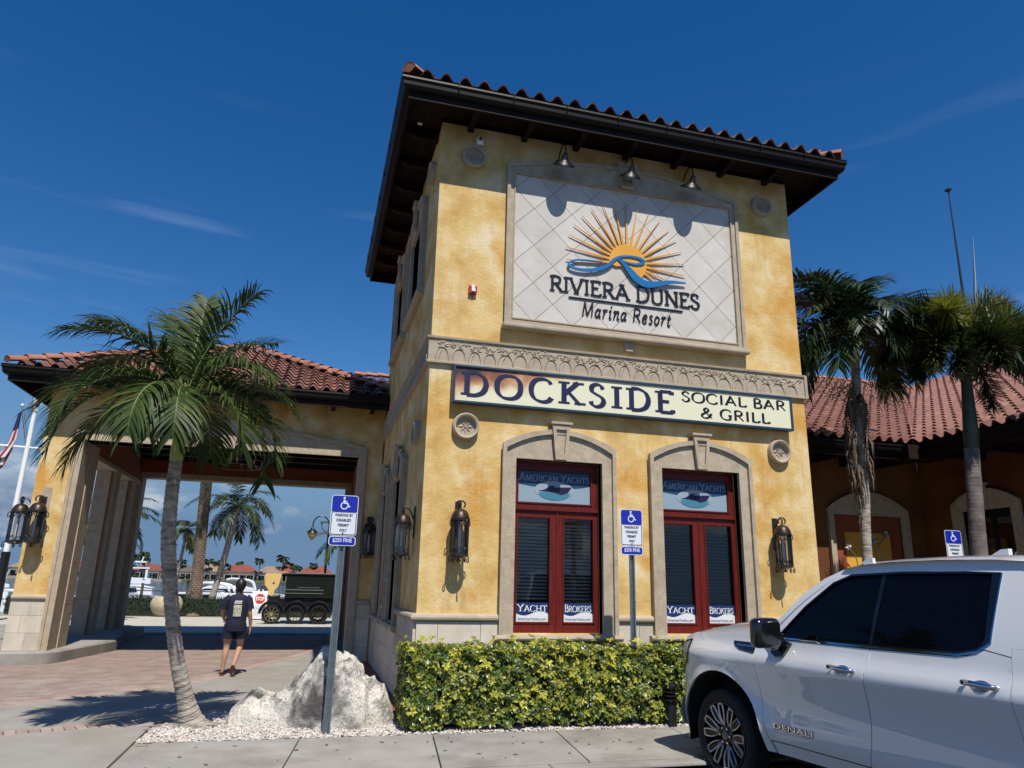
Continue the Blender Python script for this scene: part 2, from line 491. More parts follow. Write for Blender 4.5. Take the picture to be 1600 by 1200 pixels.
# driveway edge line (brick / concrete border), from the photograph
EDGE = catmull([(-9.5, -2.0, 0), (-6.9, -0.1, 0), (-4.93, 1.45, 0), (-3.0, 3.5, 0), (-2.17, 5.7, 0), (-1.25, 8.25, 0), (-0.62, 11.0, 0), (-0.55, 14, 0)], 8)
LINE2 = catmull([(-9, -1.9, 0), (-6.6, -1.05, 0), (-4.3, -0.40, 0), (-3.2, 0.02, 0), (-2.45, 0.55, 0), (-1.6, 1.7, 0), (-0.75, 3.6, 0), (-0.46, 5.0, 0)], 6)
def strip(P, w):
    out = []
    L_, R_ = [], []
    for i, p in enumerate(P):
        t = (P[min(i + 1, len(P) - 1)] - P[max(i - 1, 0)]).normalized(); n = Vector((-t.y, t.x, 0))
        L_.append(p + n * w / 2); R_.append(p - n * w / 2)
    return L_, R_
def at_len(P, step):
    d = 0; out = []; nxt = step / 2
    for a, b in zip(P, P[1:]):
        l = (b - a).length
        while nxt <= d + l:
            t = (nxt - d) / l; out.append((a.lerp(b, t), (b - a).normalized())); nxt += step
        d += l
    return out
# plaza concrete between lines is the ground sheet; scored joints are grooves (thin recessed dark strips)
drive_poly = [(p.x, p.y) for p in EDGE] + [(-0.55, 18.6), (-13, 18.6), (-13, -2.0)]
drv = sheet('driveway', drive_poly, -0.012, JOINT, depth=0.015)
def near(p): return (Vector((p[0], p[1], p[2] if len(p) > 2 else 0)) - CAM).length
def brick_mesh(l, w, h=0.05, b=0.006):
    mb = MB()
    x, y = l / 2, w / 2
    vs = [(-x, -y, -h), (x, -y, -h), (x, y, -h), (-x, y, -h), (-x, -y, -b), (x, -y, -b), (x, y, -b), (-x, y, -b), (-x + b, -y + b, 0), (x - b, -y + b, 0), (x - b, y - b, 0), (-x + b, y - b, 0)]
    fs = [(8, 9, 10, 11)] + [(a, (a + 1) % 4, 4 + (a + 1) % 4, 4 + a) for a in range(4)] + [(4 + a, 4 + (a + 1) % 4, 8 + (a + 1) % 4, 8 + a) for a in range(4)]
    return mb.add(vs, fs)
def lay(name, parent, spots, base_mb, m, nmax=300, label=None):
    """spots: (matrix) list; nearest nmax single objects sharing a mesh, the rest one joined part"""
    def dist(M_): return (M_.translation - CAM).length
    spots = sorted(spots, key=dist)
    me = base_mb.mesh(name)
    me.materials.append(m)
    for M_ in spots[:nmax]:
        part(name, me, None, parent, m=M_)
    rest = spots[nmax:]
    if rest:
        mb = MB()
        for M_ in rest:
            mb.add([M_ @ Vector(v) for v in base_mb.v], base_mb.f, rng.random() * 0.6 + 0.001)
        part(name + '_field', mb, m, parent, kind='stuff', fix=False)
def rotz(x, y, z, a, tilt=0.0, tilt2=0.0):
    return Matrix.Translation((x, y, z)) @ Matrix.Rotation(a, 4, 'Z') @ Matrix.Rotation(tilt, 4, 'X') @ Matrix.Rotation(tilt2, 4, 'Y')
sp = []
bl, bw = 0.20, 0.10
ang = R(38)
ca, sa = math.cos(ang), math.sin(ang)
for i in range(-150, 150):
    for j in range(-180, 180):
        u = i * 0.206 + (j % 2) * 0.103; v = j * 0.106
        x, y = -5 + u * ca - v * sa, 4 + u * sa + v * ca
        if not (-11.5 < x < -0.4 and -1.9 < y < 13.2): continue
        if y > 11 and (x < -6): continue
        if not inpoly(x, y, drive_poly): continue
        if (Vector((x, y, 0)) - CAM).length > 24: continue
        q = cam.matrix_world.inverted() @ Vector((x, y, 0))
        if -q.x / q.z < -0.78: continue
        sp.append(rotz(x, y, rng.uniform(-0.003, 0.002), ang, rng.uniform(-.006, .006), rng.uniform(-.006, .006)))
lay('brick', drv, sp, brick_mesh(bl, bw), BRICK)
# border course along the driveway and the second brick band
bd = thing('brick_border', 'pale brick soldier course edging the brick driveway', 'brick edging', (-3, 3.5, 0))
bd['kind'] = 'structure'
lay('brick', bd, [rotz(p.x, p.y, 0.004, math.atan2(t.y, t.x) + PI / 2) for p, t in at_len(EDGE, 0.108)], brick_mesh(0.22, 0.10), BAND, 200)
b2 = thing('brick_band', 'narrow pinkish brick band curving across the pale concrete plaza', 'brick edging', (-3.2, 0, 0))
b2['kind'] = 'structure'
lay('brick', b2, [rotz(p.x, p.y, 0.002, math.atan2(t.y, t.x) + PI / 2) for p, t in at_len(LINE2, 0.108)], brick_mesh(0.24, 0.10), BAND, 200)
# plaza top: slabs of concrete in the strip between the lines and left apron (real grooves between them)
PLZ = thing('plaza_paving', 'pale concrete plaza slabs between driveway and walkway', 'paving', (-2, 2, 0)); PLZ['kind'] = 'structure'
def clip_poly(P, a, b):
    """keep the side left of a->b"""
    out = []
    ax, ay = a; dx, dy = b[0] - a[0], b[1] - a[1]
    s = lambda p: dx * (p[1] - ay) - dy * (p[0] - ax)
    for i in range(len(P)):
        p, q = P[i - 1], P[i]
        sp_, sq = s(p), s(q)
        if (sp_ >= 0) != (sq >= 0):
            t = sp_ / (sp_ - sq); out.append((p[0] + (q[0] - p[0]) * t, p[1] + (q[1] - p[1]) * t))
        if sq >= 0: out.append(q)
    return out
eL, eR = strip(EDGE, 0.23)
l2L, l2R = strip(LINE2, 0.25)
# cut strip region into slabs with radial joints
def resample(P, n):
    L = [0]
    for a, b in zip(P, P[1:]): L.append(L[-1] + (b - a).length)
    out = []
    for i in range(n + 1):
        d = L[-1] * i / n; k = 0
        while k < len(P) - 2 and L[k + 1] < d: k += 1
        t = (d - L[k]) / max(L[k + 1] - L[k], 1e-9); out.append(P[k].lerp(P[k + 1], min(t, 1)))
    return out
A_ = resample([p for p in eR], 80); B_ = resample([p for p in l2L], 80)
for k in range(0, 80, 8):
    P = [(p.x, p.y) for p in A_[k:k + 9]] + [(p.x, p.y) for p in reversed(B_[k:k + 9])]
    cx = sum(p[0] for p in P) / len(P); cy = sum(p[1] for p in P) / len(P)
    P = [(cx + (x - cx) * 0.997, cy + (y - cy) * 0.997) for x, y in P]
    part('paving_slab', MB().plate(P, (), 0.0, -0.05, FLAT(0)), CONC2, PLZ, bevel=0.006)
# apron left of the walk
B2 = [(p.x, p.y) for p in l2R[:20]]
ap_l = [(-9, -2.8), (-2.90, -2.8), (-2.90, -1.12), (-2.75, -0.35)] + [(p.x, p.y) for p in reversed([q for q in l2R if q.x < -2.85])] + [(-9, -2.2)]
for x0, x1 in ((-9, -6.9), (-6.9, -4.9), (-4.9, -2.9)):
    P = clip_poly(clip_poly(ap_l, (x0 + .006, -9), (x0 + .006, -10)), (x1 - .006, -10), (x1 - .006, 9))
    if len(P) > 2: part('paving_slab', MB().plate(P, (), 0.0, -0.05, FLAT(-0.001)), CONC2, PLZ)
# sidewalk slabs (front)
SW = thing('sidewalk', 'grey concrete sidewalk of square slabs in front of the hedge', 'sidewalk', (0, -2, 0)); SW['kind'] = 'structure'
xs = [-2.88, -1.47, -0.08, 1.33, 2.75, 4.16, 5.57, 7.0, 8.4, 9.8, 11.2, 12.6]
for a, b in zip(xs, xs[1:]):
    sk = 0.16
    P = [(a + .006 + sk, -1.16 - 0.02 * 0), (b - .006 + sk, -1.16), (b - .006, -2.62), (a + .006, -2.62)]
    part('sidewalk_slab', MB().plate([(p[0], p[1]) for p in P], (), 0.0, -0.06, FLAT(0.006)), CONC, SW, bevel=0.008)
kb = MB()
for a in range(9):
    x0 = -2.88 + a * 1.9
    P = [(x0 + .005, -2.63), (x0 + 1.895, -2.63), (x0 + 1.895, -2.80), (x0 + .005, -2.80)]
    part('kerb_stone', MB().plate(P, (), 0.0, -0.2, FLAT(0.0)), CONC, SW, bevel=0.02)
ws = MB().plate([(0, 0), (1.7, 0), (1.7, .10), (1.62, .14), (.08, .14), (0, .10)], (), 0, .15, lambda u, v, w: (1.62 + u, -3.08 - w, -0.13 + v))
tag(part('wheel_stop', ws, CONC, bevel=0.01), 'pale concrete wheel stop lying on the asphalt at the kerb', 'wheel stop')
# gravel bed
gp = [(-2.88, -1.13), (6.3, -1.13), (12, -1.13), (12, 0.0), (6.1, -0.02), (0.0, -0.02), (-0.42, -0.02), (-0.42, 0.30), (-0.8, 0.75), (-1.6, 0.85), (-2.3, 0.55), (-2.72, 0.0), (-2.86, -0.5)]
GRAV = mat('white_gravel', [(0.3, (0.30, 0.27, 0.23)), (0.7, (0.42, 0.38, 0.33))], scale=30, rough=0.95, bump=0.01, bscale=60)
sheet('gravel_bed', gp, -0.006, GRAV, depth=0.02)
PEB = mat('gravel_stone', (0.62, 0.58, 0.53), rough=0.9, varmix=(0.30, 0.24, 0.19))
mb = MB()
n = 0
oct_ = [(1, 0, 0), (0, 1, 0), (-1, 0, 0), (0, -1, 0), (0, 0, 1)]
while n < 15000:
    x = rng.uniform(-2.9, 4.5) if n < 13500 else rng.uniform(4.5, 9); y = rng.uniform(-1.16, 0.85)
    if not inpoly(x, y, gp): continue
    if x > 0 and y > -0.75: continue
    r = rng.uniform(0.008, 0.02); a = rng.uniform(0, 6.28)
    sx, sy, sz = rng.uniform(.8, 1.5), rng.uniform(.6, 1), rng.uniform(.5, 1)
    c, s_ = math.cos(a), math.sin(a)
    jit = [Vector((p[0] * sx * r * rng.uniform(.8, 1.2), p[1] * sy * r * rng.uniform(.8, 1.2), p[2] * sz * r)) for p in oct_]
    zb = rng.uniform(-.006, 0.012)
    mb.add([(x + v.x * c - v.y * s_, y + v.x * s_ + v.y * c, zb + v.z) for v in jit], [(0, 1, 4), (1, 2, 4), (2, 3, 4), (3, 0, 4)], rng.random() ** 2)
    n += 1
gs = part('gravel_stones', mb, PEB, fix=False); gs['kind'] = 'stuff'; gs['label'] = 'loose white gravel round the palm, boulder and hedge'
# red paver path beside the tower
pth = thing('paver_path', 'narrow dark red paver path along the shaded side of the tower', 'path', (-.22, 2.5, 0)); pth['kind'] = 'structure'
sp = []
for j in range(62):
    for i in range(2):
        y = 0.0 + j * 0.104
        sp.append(rotz(-0.325 + i * 0.206, y, rng.uniform(.0, .006), 0, rng.uniform(-.01, .01)))
lay('brick', pth, sp, brick_mesh(0.20, 0.098), BRICKR)

# ================================================================== TOWER
W, D, HT = 6.08, 6.30, 8.46
TW = thing('tower_building', 'yellow ochre stucco corner tower with tiled roof, carved stone frieze and large sign panel', 'building', (3.04, 3.1, 0))
def rect(x0, x1, z0, z1): return [(x0, z0), (x1, z0), (x1, z1), (x0, z1)]
WX = [1.91, 4.13]            # centres of the front windows
o_w, o_b, o_t = 0.64, 0.97, 3.29
front_holes = [rect(c - o_w, c + o_w, o_b, o_t) for c in WX]
part('wall', MB().plate(rect(0, W, 0, HT), front_holes, 0.0, 0.28), STUCCO, TW, label='sunlit ochre front wall')
SWY = [(1.86, 3.42), (4.10, 5.66)]                         # lower side windows (surround y range)
UWY = [(1.14, 2.96), (3.48, 5.30)]
side_holes = [rect(a + .17, b - .17, 0.97, 3.29) for a, b in SWY] + [rect(a + .17, b - .17, 6.18, 7.62) for a, b in UWY]
part('wall', MB().plate(rect(0.0, D, 0, HT), side_holes, 0.0, 0.28, lambda u, v, w: (w, 0.281 + u * (D - .281) / D if u < .3 else u, v)) if False else
     MB().plate(rect(0.282, D, 0, HT), side_holes, 0.0, 0.28, SIDE(0.0)), STUCCO, TW, label='shaded ochre side wall')
part('wall', MB().box(W - .28, W, .282, D, 0, HT), STUCCO, TW)
part('wall', MB().box(.282, W - .282, D - .28, D, 0, HT), STUCCO, TW)
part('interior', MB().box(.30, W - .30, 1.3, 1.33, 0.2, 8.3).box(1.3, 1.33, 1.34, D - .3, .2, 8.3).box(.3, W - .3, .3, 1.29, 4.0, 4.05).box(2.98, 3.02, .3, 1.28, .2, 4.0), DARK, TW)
# stone base blocks
rows = [0.0, 0.28, 0.56, 0.84, 1.115]
def blocks(fr, u0, u1, skips, blen, outw, zoff=0.0):
    for r in range(4):
        zb, zt = rows[r] + zoff, rows[r + 1] + zoff
        u = u0 - (blen / 2 if r % 2 else 0)
        while u < u1 - 0.01:
            a, b = max(u, u0), min(u + blen, u1)
            segs = [(a, b)]
            for s0, s1, sz in skips:
                if zt > sz:
                    ns = []
                    for p, q in segs:
                        if q <= s0 or p >= s1: ns.append((p, q)); continue
                        if p < s0: ns.append((p, s0))
                        if q > s1: ns.append((s1, q))
                    segs = ns
            for p, q in segs:
                if q - p > 0.03:
                    part('stone_block', MB().box(p + .003, q - .003, zb + .003, zt - .003, outw - .035 + rng.uniform(0, .003), outw + .0, fr=lambda u_, v_, w_: fr(u_, v_, w_)), LIME, TW)
            u += blen
blocks(FRONT, 0.0, W, [(1.08, 2.74, .84), (3.30, 4.96, .84)], 0.56, -0.001)
blocks(SIDE(0), 0.0, D - .02, [(a, b, .84) for a, b in SWY], 0.60, -0.001)
LEDGE = [(0, 1.115), (-.05, 1.12), (-.075, 1.14), (-.08, 1.165), (-.07, 1.19), (-.04, 1.205), (0, 1.215)]
def ledge(u0, u1, fr, zo=0.0, mitre0=0, mitre1=0):
    mb = MB()
    A = [fr(u0 + (w if mitre0 else 0), z + zo, w) for w, z in LEDGE]; B = [fr(u1 - (w if mitre1 else 0), z + zo, w) for w, z in LEDGE]
    n = len(LEDGE)
    mb.add(A + B, [(i, i + 1, n + i + 1, n + i) for i in range(n - 1)] + [tuple(range(n)), tuple(range(2 * n - 1, n - 1, -1))])
    return mb
for u0, u1, m0 in ((0, 1.08, 1), (2.74, 3.30, 0), (4.96, W, 0)):
    part('base_ledge', ledge(u0, u1, FRONT, mitre0=m0), STONE_C, TW)
for u0, u1, m0 in ((0, SWY[0][0], 1), (SWY[0][1], SWY[1][0], 0), (SWY[1][1], D - .02, 0)):
    part('base_ledge', ledge(u0, u1, SIDE(0), mitre0=m0), STONE_C, TW)
# carved frieze band
bz0, bz1 = 4.565, 4.955
def band(u0, u1, fr, m0):
    prof = [(0, bz0 - .004), (-.055, bz0), (-.055, bz0 + .03), (-.035, bz0 + .04), (-.035, bz1 - .035), (-.06, bz1 - .03), (-.065, bz1), (0, bz1 + .01)]
    A = [fr(u0 + (w if m0 else 0), z, w) for w, z in prof]; B = [fr(u1, z, w) for w, z in prof]
    n = len(prof)
    return MB().add(A + B, [(i, i + 1, n + i + 1, n + i) for i in range(n - 1)] + [tuple(range(n)), tuple(range(2 * n - 1, n - 1, -1))])
def relief(u0, u1, fr):
    mb = MB()
    w0 = -.036
    def leaf(u, v, a, l, wd):
        c, s_ = math.cos(a), math.sin(a)
        P = [(0, 0), (l * .45, wd), (l, 0), (l * .45, -wd)]
        Q = [(u + x * c - y * s_, v + x * s_ + y * c) for x, y in P]
        mid = (u + l * .45 * c, v + l * .45 * s_)
        mb.add([fr(*q, w0 - .001) for q in Q] + [fr(*mid, w0 - .016)], [(0, 1, 4), (1, 2, 4), (2, 3, 4), (3, 0, 4)])
    def ridge(P, wd=.006):
        L_, R_ = [], []
        for i, p in enumerate(P):
            a = P[max(i - 1, 0)]; b = P[min(i + 1, len(P) - 1)]
            t = Vector((b[0] - a[0], b[1] - a[1])).normalized(); n_ = Vector((-t.y, t.x)) * wd
            L_.append((p[0] + n_.x, p[1] + n_.y)); R_.append((p[0] - n_.x, p[1] - n_.y))
        k = len(P)
        mb.add([fr(*q, w0) for q in L_] + [fr(*q, w0 - .013) for q in P] + [fr(*q, w0) for q in R_],
               [(i, i + 1, k + i + 1, k + i) for i in range(k - 1)] + [(k + i, k + i + 1, 2 * k + i + 1, 2 * k + i) for i in range(k - 1)])
    u = u0 + .16; i = 0
    while u < u1 - .12:
        h = .17 + rng.uniform(-.02, .03); hw = .10 + rng.uniform(-.015, .02)
        zb = bz0 + .045
        for sgn in (-1, 1):
            ridge([(u + sgn * hw * math.cos(t * PI / 2) ** .8 if t < 1 else u, zb + h * math.sin(t * PI / 2)) for t in [k / 6 for k in range(7)]])
        if i % 2 == 0: ridge([(u - hw * .5, zb), (u - hw * .3, zb + h * .5), (u, zb + h * .8)], .004)
        cx, cz = u + rng.uniform(-.03, .03), zb + h + .03
        for k in range(7):
            a = -.3 + k * .62 + rng.uniform(-.2, .2)
            l = rng.uniform(.055, .085)
            if cz + l * math.sin(a) > bz1 - .045: l *= .5
            leaf(cx + .018 * math.cos(a), cz + .018 * math.sin(a), a, l, .017)
        for k in range(3):
            a = rng.uniform(0, 6.28)
            vx, vz = u + .13 + rng.uniform(-.05, .05), bz1 - .10 + rng.uniform(-.04, .03)
            leaf(vx, vz, a, .06, .016); leaf(vx, vz, a + 2.1, .05, .014)
        u += .235 + rng.uniform(-.015, .02); i += 1
    return mb
fb = part('frieze_band', band(-.0, W + .0, FRONT, 1), STONE_C, TW)
part('carved_vines', relief(0, W, FRONT), STONE_C, fb, fix=False)
part('end_cap', MB().box(W + .002, W + .05, -.055, .3, bz0, bz1), STONE_C, fb)
fb2 = part('frieze_band', band(0, D - .02, SIDE(0), 1), STONE_C, TW)
part('carved_vines', relief(0, D - .1, SIDE(0)), STONE_C, fb2, fix=False)
# medallions
def medallion(u, v, fr, parent, r=0.185):
    prof = [(0, -.018), (r * .70, -.018), (r * .74, -.03), (r * .80, -.085), (r * .92, -.095), (r * 1.0, -.08), (r * 1.03, -.0), (0, .002)]
    mb = MB(); n = 32
    vs = []
    for j in range(n):
        a = 2 * PI * j / n
        for rr, w in prof: vs.append(fr(u + rr * math.cos(a), v + rr * math.sin(a), w))
    k = len(prof)
    mb.add(vs, [(j * k + i, ((j + 1) % n) * k + i, ((j + 1) % n) * k + i + 1, j * k + i + 1) for j in range(n) for i in range(k - 1)])
    o = part('medallion', mb, STONE_C, parent, smooth=35)
    st = MB()
    for j in range(8):
        a = 2 * PI * j / 8 + PI / 8 * 0
        l = r * (.68 if j % 2 == 0 else .56); c, s_ = math.cos(a), math.sin(a); wd = r * .10
        P = [(r * .10, wd * .6), (l, 0), (r * .10, -wd * .6)]
        P = [(r * .06, 0), (l * .45, wd), (l, 0), (l * .45, -wd)]
        Q = [fr(u + x * c - y * s_, v + x * s_ + y * c, -.018) for x, y in P] + [fr(u + l * .45 * c, v + l * .45 * s_, -.040)]
        st.add(Q, [(0, 1, 4), (1, 2, 4), (2, 3, 4), (3, 0, 4)])
    st.tube([fr(u, v, -.018), fr(u, v, -.036)], r * .09, 8)
    part('star_relief', st, STONE_C, o)
for u, v in ((.54, 3.685), (5.52, 3.665), (.51, 7.92), (5.54, 7.93)): medallion(u, v, FRONT, TW)
for u, v in ((.75, 3.70), (.62, 7.92)): medallion(u, v, SIDE(0), TW)
# window surrounds
def arc_top(c, hw, zs, rise, n=14, rev=False):
    P = []
    for i in range(n + 1):
        t = -1 + 2 * i / n
        P.append((c + hw * t, zs + rise * (1 - t * t)))
    return P[::-1] if rev else P
def surround(c, hw, zb, zs, rise, ihw, ib, it, fr, parent, m=STONE, key=True, out=-.06, keyz=None, nosill=False):
    outer = [(c - hw, zb)] + [(c + hw, zb)] + arc_top(c, hw, zs, rise, rev=True)
    # jambs + header as one plate with an open bottom
    P = [(c - hw, zb), (c - ihw, zb), (c - ihw, it), (c + ihw, it), (c + ihw, zb), (c + hw, zb)] + arc_top(c, hw, zs, rise, rev=True)
    o = part('window_surround', MB().plate(P, (), out, .10, fr), m, parent, bevel=0)
    # raised outer lip
    lip = .045
    Q = [(c - hw - .012, zb + .002), (c - hw + lip, zb + .002), (c - hw + lip, zs - .02)] + [(x, z_ - .055) for x, z_ in arc_top(c, hw - lip, zs, rise)][0:] + [(c + hw - lip, zs - .02), (c + hw - lip, zb + .002), (c + hw + .012, zb + .002)] + arc_top(c, hw + .012, zs + .012, rise, rev=True)
    part('moulding', MB().plate(Q, (), out - .045, out + .001, fr), m, o)
    if key:
        kz = keyz or (zs + rise + .09)
        kb_, kt_ = it + .005, kz
        K = [(c - .085, kb_), (c + .085, kb_), (c + .135, kt_), (c - .135, kt_)]
        Ki = [(c - .045, kb_ + .08), (c + .045, kb_ + .08), (c + .08, kt_ - .08), (c - .08, kt_ - .08)]
        mb = MB().plate(K, [Ki], out - .075, out - .02, fr).plate(Ki, (), out - .035, out - .03, fr)
        mb.plate([(c - .16, kt_ - .004), (c + .16, kt_ - .004), (c + .16, kt_ + .03), (c - .16, kt_ + .03)], (), out - .095, out + .03, fr)
        part('keystone', mb, m, o)
    return o
def sill(c, hw, z0, z1, fr, parent, out=-.13):
    pr = [(0.02, z0), (out * .55, z0), (out * .9, z0 + (z1 - z0) * .25), (out, z0 + (z1 - z0) * .55), (out * .85, z1), (0.1, z1 + .004)]
    n = len(pr)
    A = [fr(c - hw, z, w) for w, z in pr]; B = [fr(c + hw, z, w) for w, z in pr]
    part('window_sill', MB().add(A + B, [(i, (i + 1) % n, n + (i + 1) % n, n + i) for i in range(n)] + [tuple(range(n)), tuple(range(2 * n - 1, n - 1, -1))]), STONE_C, parent, bevel=0.006)
for c in WX:
    surround(c, .83, .955, 3.48, .235, o_w, o_b, o_t, FRONT, TW)
    sill(c, .90, .865, .955, FRONT, TW)
for a, b in SWY:
    c = (a + b) / 2
    surround(c, (b - a) / 2, .955, 3.48, .235, (b - a) / 2 - .17, .97, 3.29, SIDE(0), TW)
    sill(c, (b - a) / 2 + .07, .865, .955, SIDE(0), TW)
for a, b in UWY:
    c = (a + b) / 2
    surround(c, (b - a) / 2, 6.14, 7.80, .20, (b - a) / 2 - .17, 6.18, 7.62, SIDE(0), TW)
    sill(c, (b - a) / 2 + .08, 6.03, 6.14, SIDE(0), TW)
# red timber windows
SLAT = mat('blind_slat', [(0.3, (0.50, 0.46, 0.40)), (0.7, (0.62, 0.57, 0.50))], scale=3, rough=0.5)
SLATD = mat('dark_blind_slat', (0.16, 0.15, 0.145), rough=0.5)
GLASSW = glass_mat('window_glass', see=0.86, rough=0.03)
def red_window(c, fr, parent, hw, z0, z1, slatm, front=True):
    a, b = c - hw, c + hw
    tr_z = z1 - .66
    top = rect(a + .085, b - .11 if front else b - .085, z1 - .58, z1 - .13)
    mid = c + .02 if front else c
    Lg = rect(a + .085, mid - .11, z0 + .14, tr_z - .13); Rg = rect(mid + .10, b - .085, z0 + .14, tr_z - .13)
    f = part('window', MB().plate(rect(a + .002, b - .002, z0, z1 - .002), [top, Lg, Rg], .12, .20, fr), WOOD_RED, parent, bevel=0)
    mbm = MB()
    for g_ in (top, Lg, Rg):
        x0, x1, q0, q1 = g_[0][0], g_[1][0], g_[0][1], g_[2][1]
        mbm.plate(rect(x0 - .018, x1 + .018, q0 - .018, q1 + .018), [rect(x0 + .001, x1 - .001, q0 + .001, q1 - .001)], .106, .121, fr)
    mbm.plate(rect(a + .005, b - .005, tr_z - .03, tr_z + .025), (), .085, .119, fr)
    mbm.plate(rect(mid - .012, mid + .012, z0 + .01, tr_z - .035), (), .108, .119, fr)
    part('beading', mbm, WOOD_RED, f)
    for g_ in (top, Lg, Rg): part('glass_pane', MB().plate(g_, (), .150, .154, fr), GLASSW, f)
    for g_ in (Lg, Rg):
        x0, x1 = g_[0][0] - .01, g_[1][0] + .01
        zz = g_[2][1] - .09
        me = MB().add([fr(-(x1 - x0) / 2, -.014, -.008), fr((x1 - x0) / 2, -.014, -.008), fr((x1 - x0) / 2, .014, .008), fr(-(x1 - x0) / 2, .014, .008),
                       fr(-(x1 - x0) / 2, -.0155, -.006), fr((x1 - x0) / 2, -.0155, -.006), fr((x1 - x0) / 2, .0125, .010), fr(-(x1 - x0) / 2, .0125, .010)],
                      [(0, 1, 2, 3), (4, 7, 6, 5), (0, 4, 5, 1), (2, 6, 7, 3)]).mesh('blind_slat')
        me.materials.append(slatm)
        while zz > g_[0][1] + .26:
            o3 = fr((x0 + x1) / 2, zz, .24)
            o0 = fr(0, 0, 0)
            part('blind_slat', me, None, f, m=Matrix.Translation(Vector(o3)) @ Matrix.Rotation(rng.uniform(-.004, .004), 4, 'Y'))
            zz -= .0475
    return f, top, Lg, Rg
